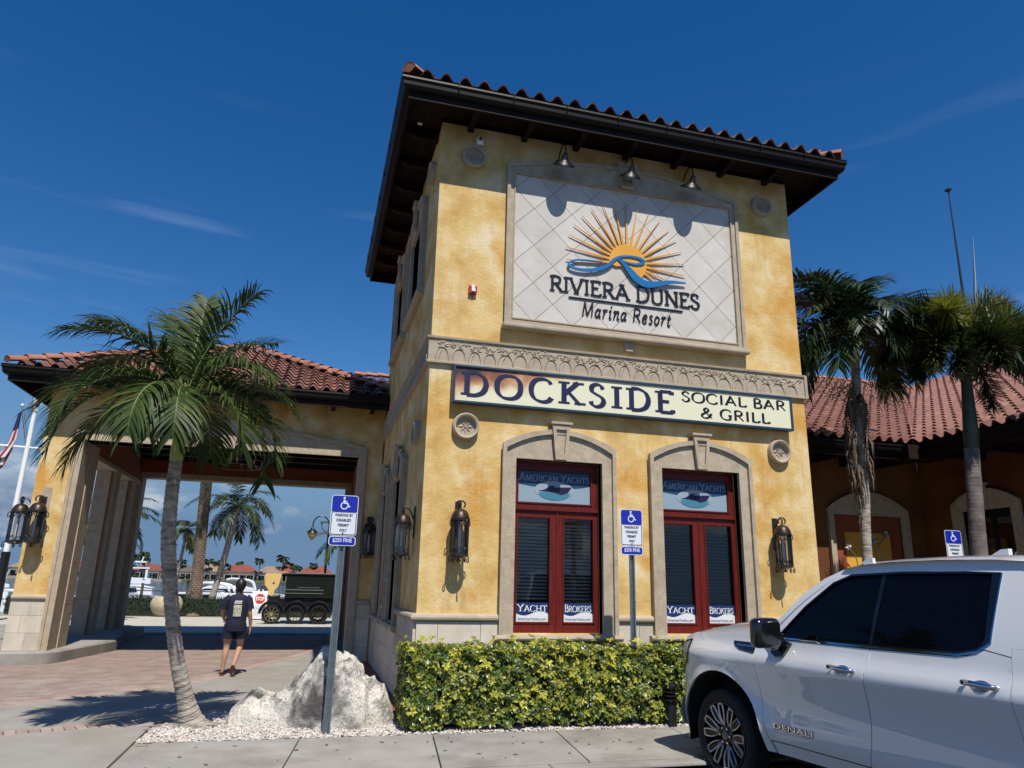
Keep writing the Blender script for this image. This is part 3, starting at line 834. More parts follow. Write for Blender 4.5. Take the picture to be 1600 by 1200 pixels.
# ================================================================== drawn letters
# each glyph: width, strokes; a stroke is a list of points, first item 'c' = smooth curve; 's' flags serifs at its ends
GL = {
 'A': (.82, [['s', (.06, 0), (.43, 1)], ['s', (.39, 1), (.78, 0)], [(.18, .34), (.64, .34)]]),
 'B': (.66, [['s', (.14, 0), (.14, 1)], ['c', (.14, 1), (.38, .99), (.52, .90), (.52, .66), (.38, .54), (.14, .52)], ['c', (.14, .52), (.42, .51), (.60, .42), (.60, .13), (.42, .01), (.14, 0)]]),
 'C': (.82, [['c', (.76, .80), (.66, .95), (.45, 1.01), (.20, .92), (.07, .66), (.07, .34), (.20, .09), (.45, -.01), (.66, .04), (.78, .20)]]),
 'D': (.84, [['s', (.14, 0), (.14, 1)], ['c', (.14, 1), (.42, .99), (.66, .86), (.77, .62), (.77, .38), (.66, .14), (.42, .01), (.14, 0)]]),
 'E': (.66, [['s', (.14, 0), (.14, 1)], [(.14, .985), (.58, .985)], [(.14, .52), (.48, .52)], [(.14, .015), (.62, .015)], [(.585, 1.0), (.585, .86)], [(.615, 0), (.615, .15)]]),
 'G': (.84, [['c', (.76, .80), (.66, .95), (.45, 1.01), (.20, .92), (.07, .66), (.07, .34), (.20, .09), (.45, -.01), (.64, .03), (.74, .10)], [(.72, .05), (.72, .42)], [(.58, .43), (.84, .43)]]),
 'H': (.86, [['s', (.14, 0), (.14, 1)], ['s', (.70, 0), (.70, 1)], [(.14, .51), (.70, .51)]]),
 'I': (.30, [['s', (.15, 0), (.15, 1)]]),
 'K': (.80, [['s', (.14, 0), (.14, 1)], ['s', (.16, .44), (.66, 1)], ['s', (.28, .56), (.72, 0)]]),
 'L': (.62, [['s', (.14, 0), (.14, 1)], [(.14, .015), (.58, .015)], [(.58, 0), (.58, .17)]]),
 'M': (1.0, [['s', (.12, 0), (.18, 1)], [(.18, 1), (.50, .02)], [(.50, .02), (.82, 1)], ['s', (.82, 1), (.88, 0)]]),
 'N': (.88, [['s', (.14, 0), (.14, 1)], [(.10, 1), (.74, .0)], ['s', (.74, 0), (.74, 1)]]),
 'O': (.92, [['c', (.46, 1.01), (.22, .94), (.07, .70), (.07, .30), (.22, .06), (.46, -.01), (.70, .06), (.85, .30), (.85, .70), (.70, .94), (.46, 1.01)]]),
 'R': (.74, [['s', (.14, 0), (.14, 1)], ['c', (.14, 1), (.40, .99), (.57, .89), (.57, .62), (.40, .51), (.14, .49)], ['s', (.34, .50), (.70, 0)]]),
 'S': (.60, [['c', (.50, .80), (.42, .96), (.26, 1.01), (.10, .90), (.10, .68), (.28, .54), (.46, .42), (.52, .22), (.42, .04), (.24, -.01), (.10, .08), (.05, .22)]]),
 'T': (.72, [['s', (.36, 0), (.36, .98)], [(.04, .985), (.68, .985)], [(.05, 1.0), (.05, .85)], [(.67, 1.0), (.67, .85)]]),
 'U': (.84, [['s', (.14, 1), (.14, .40)], ['c', (.14, .42), (.16, .16), (.30, .01), (.44, -.01), (.60, .04), (.70, .20), (.71, .42)], ['s', (.71, .40), (.71, 1)]]),
 'V': (.80, [['s', (.05, 1), (.41, 0)], ['s', (.39, 0), (.75, 1)]]),
 'Y': (.78, [['s', (.05, 1), (.38, .48)], ['s', (.73, 1), (.39, .48)], ['s', (.385, .50), (.385, 0)]]),
 '&': (.86, [['c', (.76, .02), (.50, .36), (.28, .66), (.26, .86), (.40, .99), (.53, .88), (.50, .70), (.30, .50), (.10, .32), (.12, .08), (.34, -.01), (.56, .10), (.70, .36), (.72, .48)]]),
 'a': (.50, [['c', (.40, .50), (.26, .60), (.10, .46), (.05, .20), (.12, .02), (.26, .08), (.38, .34)], ['c', (.43, .60), (.38, .25), (.38, .04), (.50, .06)]]),
 'r': (.42, [['c', (.06, .52), (.14, .60), (.16, .50), (.10, 0)], ['c', (.13, .28), (.24, .52), (.34, .61), (.42, .55)]]),
 'i': (.26, [['c', (.04, .52), (.14, .60), (.15, .48), (.10, .10), (.14, .0), (.24, .06)], [(.17, .84), (.20, .92)]]),
 'n': (.54, [['c', (.04, .52), (.14, .60), (.15, .50), (.09, 0)], ['c', (.12, .25), (.26, .54), (.39, .61), (.44, .50), (.38, .12), (.42, 0), (.54, .07)]]),
 'e': (.44, [['c', (.09, .26), (.30, .34), (.38, .46), (.30, .60), (.16, .54), (.05, .30), (.08, .06), (.22, -.01), (.40, .12)]]),
 's': (.38, [['c', (.34, .52), (.24, .60), (.12, .54), (.14, .40), (.26, .28), (.28, .10), (.16, -.01), (.04, .07)]]),
 'o': (.46, [['c', (.26, .60), (.12, .50), (.05, .22), (.12, .01), (.26, .02), (.38, .22), (.40, .46), (.26, .60)]]),
 't': (.34, [['c', (.20, .78), (.12, .30), (.10, .06), (.18, -.01), (.30, .06)], [(.03, .57), (.34, .57)]]),
}
def glyph(mb, ch, h, fr, u0, v0, w_front, depth, thick=.14, thin=.05, nib=20, serif=True, sx=1.0, slant=0.0, n=5, var=0.0, sides=True):
    wd, strokes = GL[ch]
    nb = R(nib)
    k = 0
    def rib(P, widths):
        nonlocal k
        L_, R_ = [], []
        for i, p in enumerate(P):
            a = P[max(i - 1, 0)]; b = P[min(i + 1, len(P) - 1)]
            t = Vector((b[0] - a[0], b[1] - a[1]))
            t = t.normalized() if t.length > 0 else Vector((0, 1))
            nn = Vector((-t.y, t.x)) * widths[i] / 2
            L_.append((p[0] + nn.x, p[1] + nn.y)); R_.append((p[0] - nn.x, p[1] - nn.y))
        m_ = len(P)
        wf = w_front - k * .00035; k += 1
        tr = lambda q: (u0 + (q[0] * sx + q[1] * slant) * h, v0 + q[1] * h)
        vs = [fr(*tr(q), wf) for q in L_] + [fr(*tr(q), wf) for q in R_]
        fs = [(i, i + 1, m_ + i + 1, m_ + i) for i in range(m_ - 1)]
        if sides and depth:
            vs += [fr(*tr(q), w_front + depth) for q in L_] + [fr(*tr(q), w_front + depth) for q in R_]
            fs += [(i, i + 1, 2 * m_ + i + 1, 2 * m_ + i) for i in range(m_ - 1)] + [(m_ + i, m_ + i + 1, 3 * m_ + i + 1, 3 * m_ + i) for i in range(m_ - 1)]
            fs += [(0, m_, 3 * m_, 2 * m_), (m_ - 1, 2 * m_ - 1, 4 * m_ - 1, 3 * m_ - 1)]
        mb.add(vs, fs, var)
    for st in strokes:
        fl = st[0] if isinstance(st[0], str) else ''
        P = [p for p in st if not isinstance(p, str)]
        if fl == 'c':
            P = [(p.x, p.y) for p in catmull([(x, y, 0) for x, y in P], n)]
        ws_ = []
        for i in range(len(P)):
            a = P[max(i - 1, 0)]; b = P[min(i + 1, len(P) - 1)]
            th = math.atan2(b[1] - a[1], (b[0] - a[0]) * sx)
            ws_.append(thin + (thick - thin) * abs(math.sin(th + nb)))
        rib(P, ws_)
        if fl == 's' and serif:
            for (x, y) in (P[0], P[-1]):
                if abs(y) < .02 or abs(y - 1) < .02:
                    yy = y + (thin / 2 if y < .5 else -thin / 2)
                    rib([(x - thick * 1.0, yy), (x + thick * 1.0, yy)], [thin, thin])
    return wd * sx * h
def word_width(txt, h, sx=1.0, gap=.06):
    return sum((GL[c][0] * sx + gap) * h if c != ' ' else .35 * h * sx for c in txt)
def write(txt, x0, x1, v0, h, fr, w, depth, mat_, parent, single=False, caps_small=None, v1=None, **kw):
    """letters spread from x0 to x1 on baseline v0 (to v1 at the right end)"""
    gap = kw.pop('gap', .06)
    hs_ = []
    pc = ' '
    for c in txt:
        hs_.append(h * (caps_small if caps_small and pc != ' ' else 1)); pc = c
    tot = sum((GL[c][0] + gap) * hh if c != ' ' else .38 * hh for c, hh in zip(txt, hs_)) - gap * hs_[-1]
    sx = (x1 - x0 - sum(gap * hh for c, hh in zip(txt, hs_) if c != ' ')) / (tot - sum(gap * hh for c, hh in zip(txt, hs_) if c != ' '))
    u = x0; one = MB()
    for c, hh in zip(txt, hs_):
        if c == ' ': u += .38 * hh * sx; continue
        mb = one if single else MB()
        vb = v0 + (v1 - v0) * (u - x0) / (x1 - x0) if v1 is not None else v0
        glyph(mb, c, hh, fr, u, vb, w, depth, sx=sx, **kw)
        if not single: part('letter', mb, mat_, parent, fix=False)
        u += (GL[c][0] * sx + gap) * hh
    if single: part('lettering', one, mat_, parent, fix=False)

# ------------------------------------------------------------------ window stickers and posters
ST_NAVY = mat('sticker_navy', (0.012, 0.03, 0.12), rough=0.35)
ST_WHITE = mat('sticker_white', (0.70, 0.72, 0.74), rough=0.4)
ST_TEAL = mat('sticker_teal', (0.05, 0.20, 0.29), rough=0.4)
ST_PALE = mat('poster_pale_blue', (0.26, 0.35, 0.42), rough=0.4)
ST_DK = mat('poster_dark_blue', (0.015, 0.055, 0.13), rough=0.4)
ST_GREY = mat('poster_grey_letters', (0.30, 0.36, 0.42), rough=0.4)
def dress(win, top, Lg, Rg):
    x0, x1, z0, z1 = top[0][0], top[1][0], top[0][1], top[2][1]
    w = .146
    po = part('window_poster', MB().plate(rect(x0 + .003, x1 - .003, z0 + .003, z1 - .003), (), w, w + .002), ST_PALE, win)
    hz_ = z0 + (z1 - z0) * .50
    cxm = (x0 + x1) / 2
    wav = [(x0 + .004, z1 - .004), (x0 + .004, hz_ + .03)] + [(x0 + .004 + (x1 - x0 - .008) * t, hz_ + .03 - .05 * math.sin(t * PI)) for t in [k / 12 for k in range(1, 12)]] + [(x1 - .004, hz_ + .04), (x1 - .004, z1 - .004)]
    part('poster_sky', MB().plate(wav, (), w - .002, w - .001), ST_DK, win)
    el = lambda cx, cz, a, b, s=0, e=2 * PI, n=24: [(cx + a * math.cos(s + (e - s) * k / n), cz + b * math.sin(s + (e - s) * k / n)) for k in range(n)]
    cz = z0 + .155
    part('poster_disc', MB().plate(el(cxm, cz + .03, .30, .125), (), w - .004, w - .003), ST_GREY, win)
    part('poster_sea', MB().plate([(cxm - .23, cz + .0)] + [(cxm + .24 * math.cos(a), cz + .11 * math.sin(a)) for a in [PI + PI * k / 14 for k in range(1, 15)]] + [(cxm + .1, cz - .035), (cxm, cz - .02), (cxm - .08, cz + .01), (cxm - .2, cz - .005)], (), w - .006, w - .005), ST_TEAL, win)
    boat = [(cxm - .24, cz + .015), (cxm - .16, cz + .03), (cxm - .06, cz + .09), (cxm + .02, cz + .10), (cxm - .02, cz + .07), (cxm + .26, cz + .085), (cxm + .20, cz + .0), (cxm + .10, cz - .03), (cxm - .06, cz + .005)]
    part('poster_boat', MB().plate(boat, (), w - .008, w - .007), NAVY, win)
    write('AMERICAN YACHTS', x0 + .02, x1 - .01, z1 - .145, .105, FRONT, w - .004, .001, ST_GREY, win, single=True, caps_small=.78, thick=.13, thin=.05)
    for g_, word, k_ in ((Lg, 'YACHT', 0), (Rg, 'BROKERS', 1)):
        a, b, q = g_[0][0], g_[1][0], g_[0][1]
        part('window_sticker', MB().plate(rect(a + .003, b - .003, q + .002, q + .24), (), w, w + .002), ST_WHITE, win)
        wv = [(a + .004, q + .25), (a + .004, q + .11)] + [(a + .004 + (b - a - .008) * t, q + .112 - .03 * math.sin(t * 2 * PI + (PI if k_ else 0) * 0) * (1 if not k_ else 1)) for t in [k / 12 for k in range(1, 12)]] + [(b - .004, q + .11), (b - .004, q + .25)]
        part('sticker_wave', MB().plate(wv, (), w - .002, w - .001), ST_NAVY, win)
        write(word, a + .025, b - .02, q + .135, .092, FRONT, w - .004, .001, ST_WHITE, win, single=True, caps_small=.84, thick=.15, thin=.06)
        mb = MB(); text_into(mb, 'AmericanYachts.com', .052, FRONT, w - .003, width=(b - a) * .86, origin=((a + b) / 2, q + .022))
        part('lettering', mb, ST_NAVY, win, fix=False)
for c, sm in zip(WX, (SLAT, SLATD)):
    dress(*red_window(c, FRONT, TW, o_w, o_b, o_t, sm))
for a, b in SWY: red_window((a + b) / 2, SIDE(0), TW, (b - a) / 2 - .17, .97, 3.29, SLATD, False)
for a, b in UWY:
    c = (a + b) / 2; hw = (b - a) / 2 - .17
    gl = [rect(c - hw + .07, c - .035, 6.26, 7.54), rect(c + .035, c + hw - .07, 6.26, 7.54)]
    f = part('window', MB().plate(rect(c - hw + .002, c + hw - .002, 6.182, 7.618), gl, .12, .18, SIDE(0)), BLACK, TW)
    for g_ in gl: part('glass_pane', MB().plate(g_, (), .15, .154, SIDE(0)), GLASSW, f)

# ================================================================== RIVIERA DUNES sign panel
SP = thing('stone_sign_panel', 'framed stone panel with orange sunburst, blue wave and raised RIVIERA DUNES lettering', 'sign', (3.04, -.03, 6.6))
px0, px1, pz0, pz1 = 1.05, 5.03, 5.26, 7.90
fx = .125
P = [(px0, pz0), (px1, pz0)] + arc_top((px0 + px1) / 2, (px1 - px0) / 2, pz1, .26, 24, rev=True)
inner = rect(px0 + fx, px1 - fx, pz0 + .11, pz1 - .14)
part('frame', MB().plate(P, [inner], -.050, -.002), STONE, SP)
lip = MB()
Pi = [(px0 + .045, pz0 + .045), (px1 - .045, pz0 + .045)] + arc_top((px0 + px1) / 2, (px1 - px0) / 2 - .045, pz1 - .045, .26, 24, rev=True)
lip.plate([(px0 - .01, pz0 - .005), (px1 + .01, pz0 - .005)] + arc_top((px0 + px1) / 2, (px1 - px0) / 2 + .01, pz1 + .008, .26, 24, rev=True), [Pi], -.080, -.0495)
lip.plate(rect(px0 + fx - .02, px1 - fx + .02, pz0 + .09, pz1 - .12), [rect(px0 + fx - .001, px1 - fx + .001, pz0 + .109, pz1 - .139)], -.062, -.0495)
part('moulding', lip, STONE_C, SP)
part('bottom_rail', MB().box(px0 - .04, px1 + .04, -.15, -.003, pz0 - .075, pz0 - .006), STONE_C, SP, bevel=.02)
K = [(2.93, 7.80), (3.13, 7.80), (3.20, 8.24), (2.86, 8.24)]; Ki = [(2.975, 7.87), (3.085, 7.87), (3.125, 8.17), (2.935, 8.17)]
part('keystone', MB().plate(K, [Ki], -.14, -.03).plate(Ki, (), -.115, -.09), STONE_C, SP)
part('keystone', MB().plate([(2.97, 5.04), (3.07, 5.04), (3.11, 5.178), (2.93, 5.178)], (), -.06, -.003), STONE_C, SP)
tx0, tx1, tz0, tz1 = px0 + fx, px1 - fx, pz0 + .11, pz1 - .14
T = .62
i0 = MB().plate(rect(tx0 + .002, tx1 - .002, tz0 + .002, tz1 - .002), (), -.006, -.001)
part('backing', i0, mat('grout', (0.20, 0.18, 0.155), rough=0.95), SP)
for i in range(-8, 9):
    for j in range(-8, 9):
        if (i + j) % 2: continue
        cx, cz = 3.04 + i * T / 2, 6.59 + j * T / 2
        h = T / 2 - .005
        Q = [(cx - h, cz), (cx, cz - h), (cx + h, cz), (cx, cz + h)]
        for a, b in (((tx0 + .003, 0), (tx0 + .003, -1)), ((tx1 - .003, -1), (tx1 - .003, 0)), ((0, tz0 + .003), (1, tz0 + .003)), ((1, tz1 - .003), (0, tz1 - .003))):
            if Q: Q = clip_poly(Q, a, b)
        if len(Q) > 2 and abs(area2(Q)) > .002:
            part('stone_tile', MB().plate(Q, (), -.020 + rng.uniform(-.0008, .0008), -.0061), LIMETILE, SP)
ORANGE = mat('sunburst_orange', [(0.3, (0.66, 0.30, 0.03)), (0.7, (0.74, 0.38, 0.05))], scale=4, rough=0.4)
BLUE = mat('wave_blue', (0.01, 0.145, 0.37), rough=0.35)
LBLACK = mat('letter_black', (0.010, 0.009, 0.010), rough=0.35)
OY = lambda x, k=0.9893: -1.389 + (x + 1.389) * 1.0     # stand-off letters keep their traced place
tips = [(1.999, 6.629), (1.999, 6.416), (2.048, 6.841), (2.132, 7.031), (2.261, 7.208), (2.428, 7.349), (2.611, 7.471), (2.808, 7.52), (3.017, 7.555), (3.232, 7.53), (3.431, 7.463), (3.617, 7.347), (3.777, 7.204), (3.899, 7.034), (3.979, 6.838), (4.023, 6.628), (4.024, 6.419), (3.699, 6.294), (3.511, 6.264)]
sc_ = (3.03, 6.50)
tips = sorted(tips, key=lambda p: math.atan2(p[1] - sc_[1] + .12, p[0] - sc_[0]) if True else 0)
angs = [math.atan2(p[1] - sc_[1], p[0] - sc_[0]) for p in tips]
order = sorted(range(len(tips)), key=lambda i: (angs[i] if angs[i] > -1.2 else angs[i] + 2 * PI))
poly = []
r0 = .315
for n_, i in enumerate(order):
    a = angs[i] if angs[i] > -1.2 else angs[i] + 2 * PI
    da = .062
    poly.append((sc_[0] + r0 * math.cos(a - da) * 1.0, sc_[1] + r0 * math.sin(a - da)))
    poly.append(tips[i])
    poly.append((sc_[0] + r0 * math.cos(a + da), sc_[1] + r0 * math.sin(a + da)))
poly = [(x, max(z_, 6.20) if True else z_) for x, z_ in poly]
poly += [(2.83, 6.42), (2.95, 6.44), (3.10, 6.34), (3.25, 6.26)]
part('sunburst', MB().plate(poly, (), -.050, -.036), ORANGE, SP)
def ribbon(mb, P, W_, w0, w1, n=6, kz=0.0):
    Q = catmull([(x, z_, wd) for (x, z_), wd in zip(P, W_)], n)
    L_, R_ = [], []
    for i, p in enumerate(Q):
        a = Q[max(i - 1, 0)]; b = Q[min(i + 1, len(Q) - 1)]
        t = Vector((b.x - a.x, b.y - a.y)).normalized(); nn = Vector((-t.y, t.x)) * p.z / 2
        L_.append((p.x + nn.x, p.y + nn.y)); R_.append((p.x - nn.x, p.y - nn.y))
    m_ = len(Q)
    mb.add([FRONT(*q, w0) for q in L_] + [FRONT(*q, w0) for q in R_] + [FRONT(*q, w1) for q in L_] + [FRONT(*q, w1) for q in R_],
           [(i, i + 1, m_ + i + 1, m_ + i) for i in range(m_ - 1)] + [(i, i + 1, 2 * m_ + i + 1, 2 * m_ + i) for i in range(m_ - 1)] + [(m_ + i, m_ + i + 1, 3 * m_ + i + 1, 3 * m_ + i) for i in range(m_ - 1)])
s1 = [(2.60, 6.452), (2.392, 6.447), (2.153, 6.420), (2.040, 6.345), (2.097, 6.287), (2.292, 6.272), (2.533, 6.322), (2.691, 6.413), (2.779, 6.505), (2.882, 6.576), (3.043, 6.612), (3.204, 6.606), (3.292, 6.566), (3.261, 6.519), (3.157, 6.490), (3.055, 6.496), (2.953, 6.516), (2.875, 6.545)]
w1_ = [.008, .02, .026, .034, .042, .05, .056, .056, .05, .040, .034, .044, .060, .050, .036, .026, .02, .01]
s2 = [(2.855, 6.535), (2.966, 6.459), (3.065, 6.354), (3.175, 6.242), (3.334, 6.178), (3.547, 6.211), (3.758, 6.268), (4.022, 6.286)]
w2_ = [.012, .06, .105, .12, .115, .085, .055, .02]
wave = MB(); ribbon(wave, s1, w1_, -.068, -.052); ribbon(wave, s2, w2_, -.071, -.054)
part('wave', wave, BLUE, SP, fix=False)
write('RIVIERA DUNES', 1.75, 4.27, 5.885, .245, FRONT, -.040, .014, LBLACK, SP, thick=.14, thin=.05, gap=.07)
part('underline', MB().box(2.05, 3.96, -.040, -.024, 5.795, 5.818), LBLACK, SP)
write('Marina Resort', 2.25, 3.74, 5.535, .225, FRONT, -.038, .012, LBLACK, SP, thick=.135, thin=.045, nib=38, slant=.12, serif=False, gap=.10)

# ================================================================== DOCKSIDE sign
DK = thing('sign_board', 'long cream sign board lettered DOCKSIDE SOCIAL BAR & GRILL, scorched at its left end', 'sign', (3.04, -.13, 4.27))
CREAM = bpy.data.materials.new('cream_sign_face'); CREAM.use_nodes = True
_t = CREAM.node_tree; _N = _t.nodes; _L = _t.links; _b = _N['Principled BSDF']
_g = _N.new('ShaderNodeNewGeometry'); _s = _N.new('ShaderNodeSeparateXYZ'); _L.new(_g.outputs['Position'], _s.inputs[0])
_nz = _N.new('ShaderNodeTexNoise'); _nz.inputs['Scale'].default_value = 3.2; _nz.inputs['Detail'].default_value = 7; _L.new(_g.outputs['Position'], _nz.inputs['Vector'])
def _mth(op, a, b):
    n = _N.new('ShaderNodeMath'); n.operation = op
    for i, v in enumerate((a, b)):
        if isinstance(v, (int, float)): n.inputs[i].default_value = v
        else: _L.new(v, n.inputs[i])
    return n.outputs[0]
# burnt/rusted stain: strong at the upper left end of the board, fading to the right and downwards
_st = _mth('ADD', _mth('MULTIPLY', _mth('SUBTRACT', 1.15, _s.outputs[0]), .55), _mth('MULTIPLY', _mth('SUBTRACT', _s.outputs[2], 4.20), 2.3))
_st = _mth('ADD', _st, _mth('MULTIPLY', _mth('SUBTRACT', _nz.outputs[0], .5), 1.5))
_r = _N.new('ShaderNodeValToRGB'); _cr = _r.color_ramp
for _e in range(3): _cr.elements.new(0.5)
for _e, (_p, _c) in zip(_cr.elements, [(0.02, (0.72, 0.70, 0.50, 1)), (0.22, (0.66, 0.56, 0.34, 1)), (0.42, (0.50, 0.27, 0.14, 1)), (0.66, (0.28, 0.10, 0.05, 1)), (0.95, (0.05, 0.02, 0.015, 1))]): _e.position = _p; _e.color = _c
_L.new(_st, _r.inputs[0]); _L.new(_r.outputs[0], _b.inputs['Base Color']); _b.inputs['Roughness'].default_value = .5
DBLUE = mat('dark_blue_frame', (0.018, 0.045, 0.075), rough=0.4)
dx0, dx1, dz0, dz1 = .315, 5.75, 3.995, 4.545
part('face', MB().plate(rect(dx0 + .03, dx1 - .03, dz0 + .03, dz1 - .03), (), -.118, -.03), CREAM, DK)
part('frame', MB().plate(rect(dx0, dx1, dz0, dz1), [rect(dx0 + .035, dx1 - .035, dz0 + .035, dz1 - .035)], -.14, -.028), DBLUE, DK, bevel=.005)
part('bracket', MB().box(.7, .76, -.0275, -.002, 4.1, 4.45).box(5.3, 5.36, -.0275, -.002, 4.1, 4.45).box(3.0, 3.06, -.0275, -.002, 4.1, 4.45), BLACKM, DK)
write('DOCKSIDE', .46, 3.66, 4.115, .33, FRONT, -.1225, .004, NAVY, DK, thick=.205, thin=.09, nib=30, gap=.34, v1=4.11)
write('SOCIAL BAR', 3.83, 5.62, 4.315, .150, FRONT, -.1225, .004, LBLACK, DK, thick=.19, thin=.07, nib=34, gap=.18, serif=False)
write('& GRILL', 4.14, 5.32, 4.085, .155, FRONT, -.1225, .004, LBLACK, DK, thick=.19, thin=.07, nib=34, gap=.18, serif=False)

# ================================================================== gooseneck sign lamps
def gooseneck(x):
    z_ = 8.06
    mbs = MB().lathe([(0, 0), (.045, .0), (.05, -.015), (.05, -.03), (.0, -.03)], (x + .0, -.032, z_ + .03), 12, Matrix.Rotation(R(90), 3, 'X'))
    P = catmull([(x, -.03, z_ + .03), (x, -.14, z_ + .15), (x, -.26, z_ + .20), (x, -.36, z_ + .13), (x, -.39, z_ + .04), (x, -.40, z_ - .06)], 6)
    mbs.tube(P, .011, 8)
    P2 = catmull([(x + .01, -.032, z_), (x + .012, -.16, z_ - .06), (x + .012, -.27, z_ - .05), (x, -.34, z_ + .01)], 5)
    sh = [(0.0, .0), (.03, -.005), (.034, -.05), (.05, -.07), (.055, -.11), (.10, -.145), (.165, -.19), (.175, -.215), (.17, -.213), (.155, -.195), (.095, -.15), (.04, -.10), (.0, -.09)]
    return mbs, P2, sh
lbls = ['leftmost black gooseneck lamp above the stone sign panel', 'middle black gooseneck lamp above the keystone of the sign panel', 'rightmost black gooseneck lamp above the stone sign panel']
for x, lb in zip((1.87, 2.99, 4.06), lbls):
    t = thing('gooseneck_lamp', lb, 'lamp', (x, -.03, 8.14), 'black gooseneck lamps over the sign panel')
    a, P2, sh = gooseneck(x)
    part('arm', a, BLACKM, t, smooth=True)
    part('brace', MB().tube(P2, .006, 6), BLACKM, t, smooth=True)
    part('lamp_shade', MB().lathe(sh, (x, -.41, 8.04), 24, Matrix.Rotation(R(34), 3, 'X')), BLACKM, t, smooth=50)
    part('bulb', MB().lathe([(0, -.08), (.02, -.08), (.03, -.11), (.025, -.145), (0, -.16)], (x, -.41, 8.04), 10, Matrix.Rotation(R(34), 3, 'X')), WHITE, t, smooth=True)
# small wall fittings
t = thing('security_camera', 'small white dome camera under the eave above the left medallion', 'camera', (.58, -.02, 8.2))
part('housing', MB().lathe([(0, .04), (.05, .04), (.06, .0), (.06, -.06), (.045, -.085), (0, -.085)], (.58, -.062, 8.2), 16), WHITE, t, smooth=40)
part('lens', MB().lathe([(0, 0), (.03, 0), (.025, -.02), (0, -.03)], (.58, -.118, 8.205), 12, Matrix.Rotation(R(-70), 3, 'X')), BLACK, t, smooth=True)
t = thing('fire_alarm', 'red fire alarm strobe box on the upper wall left of the sign panel', 'alarm', (.566, -.02, 5.72))
REDP = mat('alarm_red', (0.40, 0.02, 0.02), rough=0.35)
part('housing', MB().box(.505, .625, -.055, -.002, 5.66, 5.79), REDP, t, bevel=.008)
part('strobe', MB().box(.54, .60, -.075, -.0555, 5.69, 5.735), WHITE, t, bevel=.006)
part('sounder', MB().lathe([(0, 0), (.028, 0), (.028, .012), (0, .014)], (.565, -.0555, 5.763), 12, Matrix.Rotation(R(90), 3, 'X')), WHITE, t)
part('conduit', MB().tube([(.565, -.015, 5.655), (.565, -.015, 5.60)], .008, 6), REDP, t)

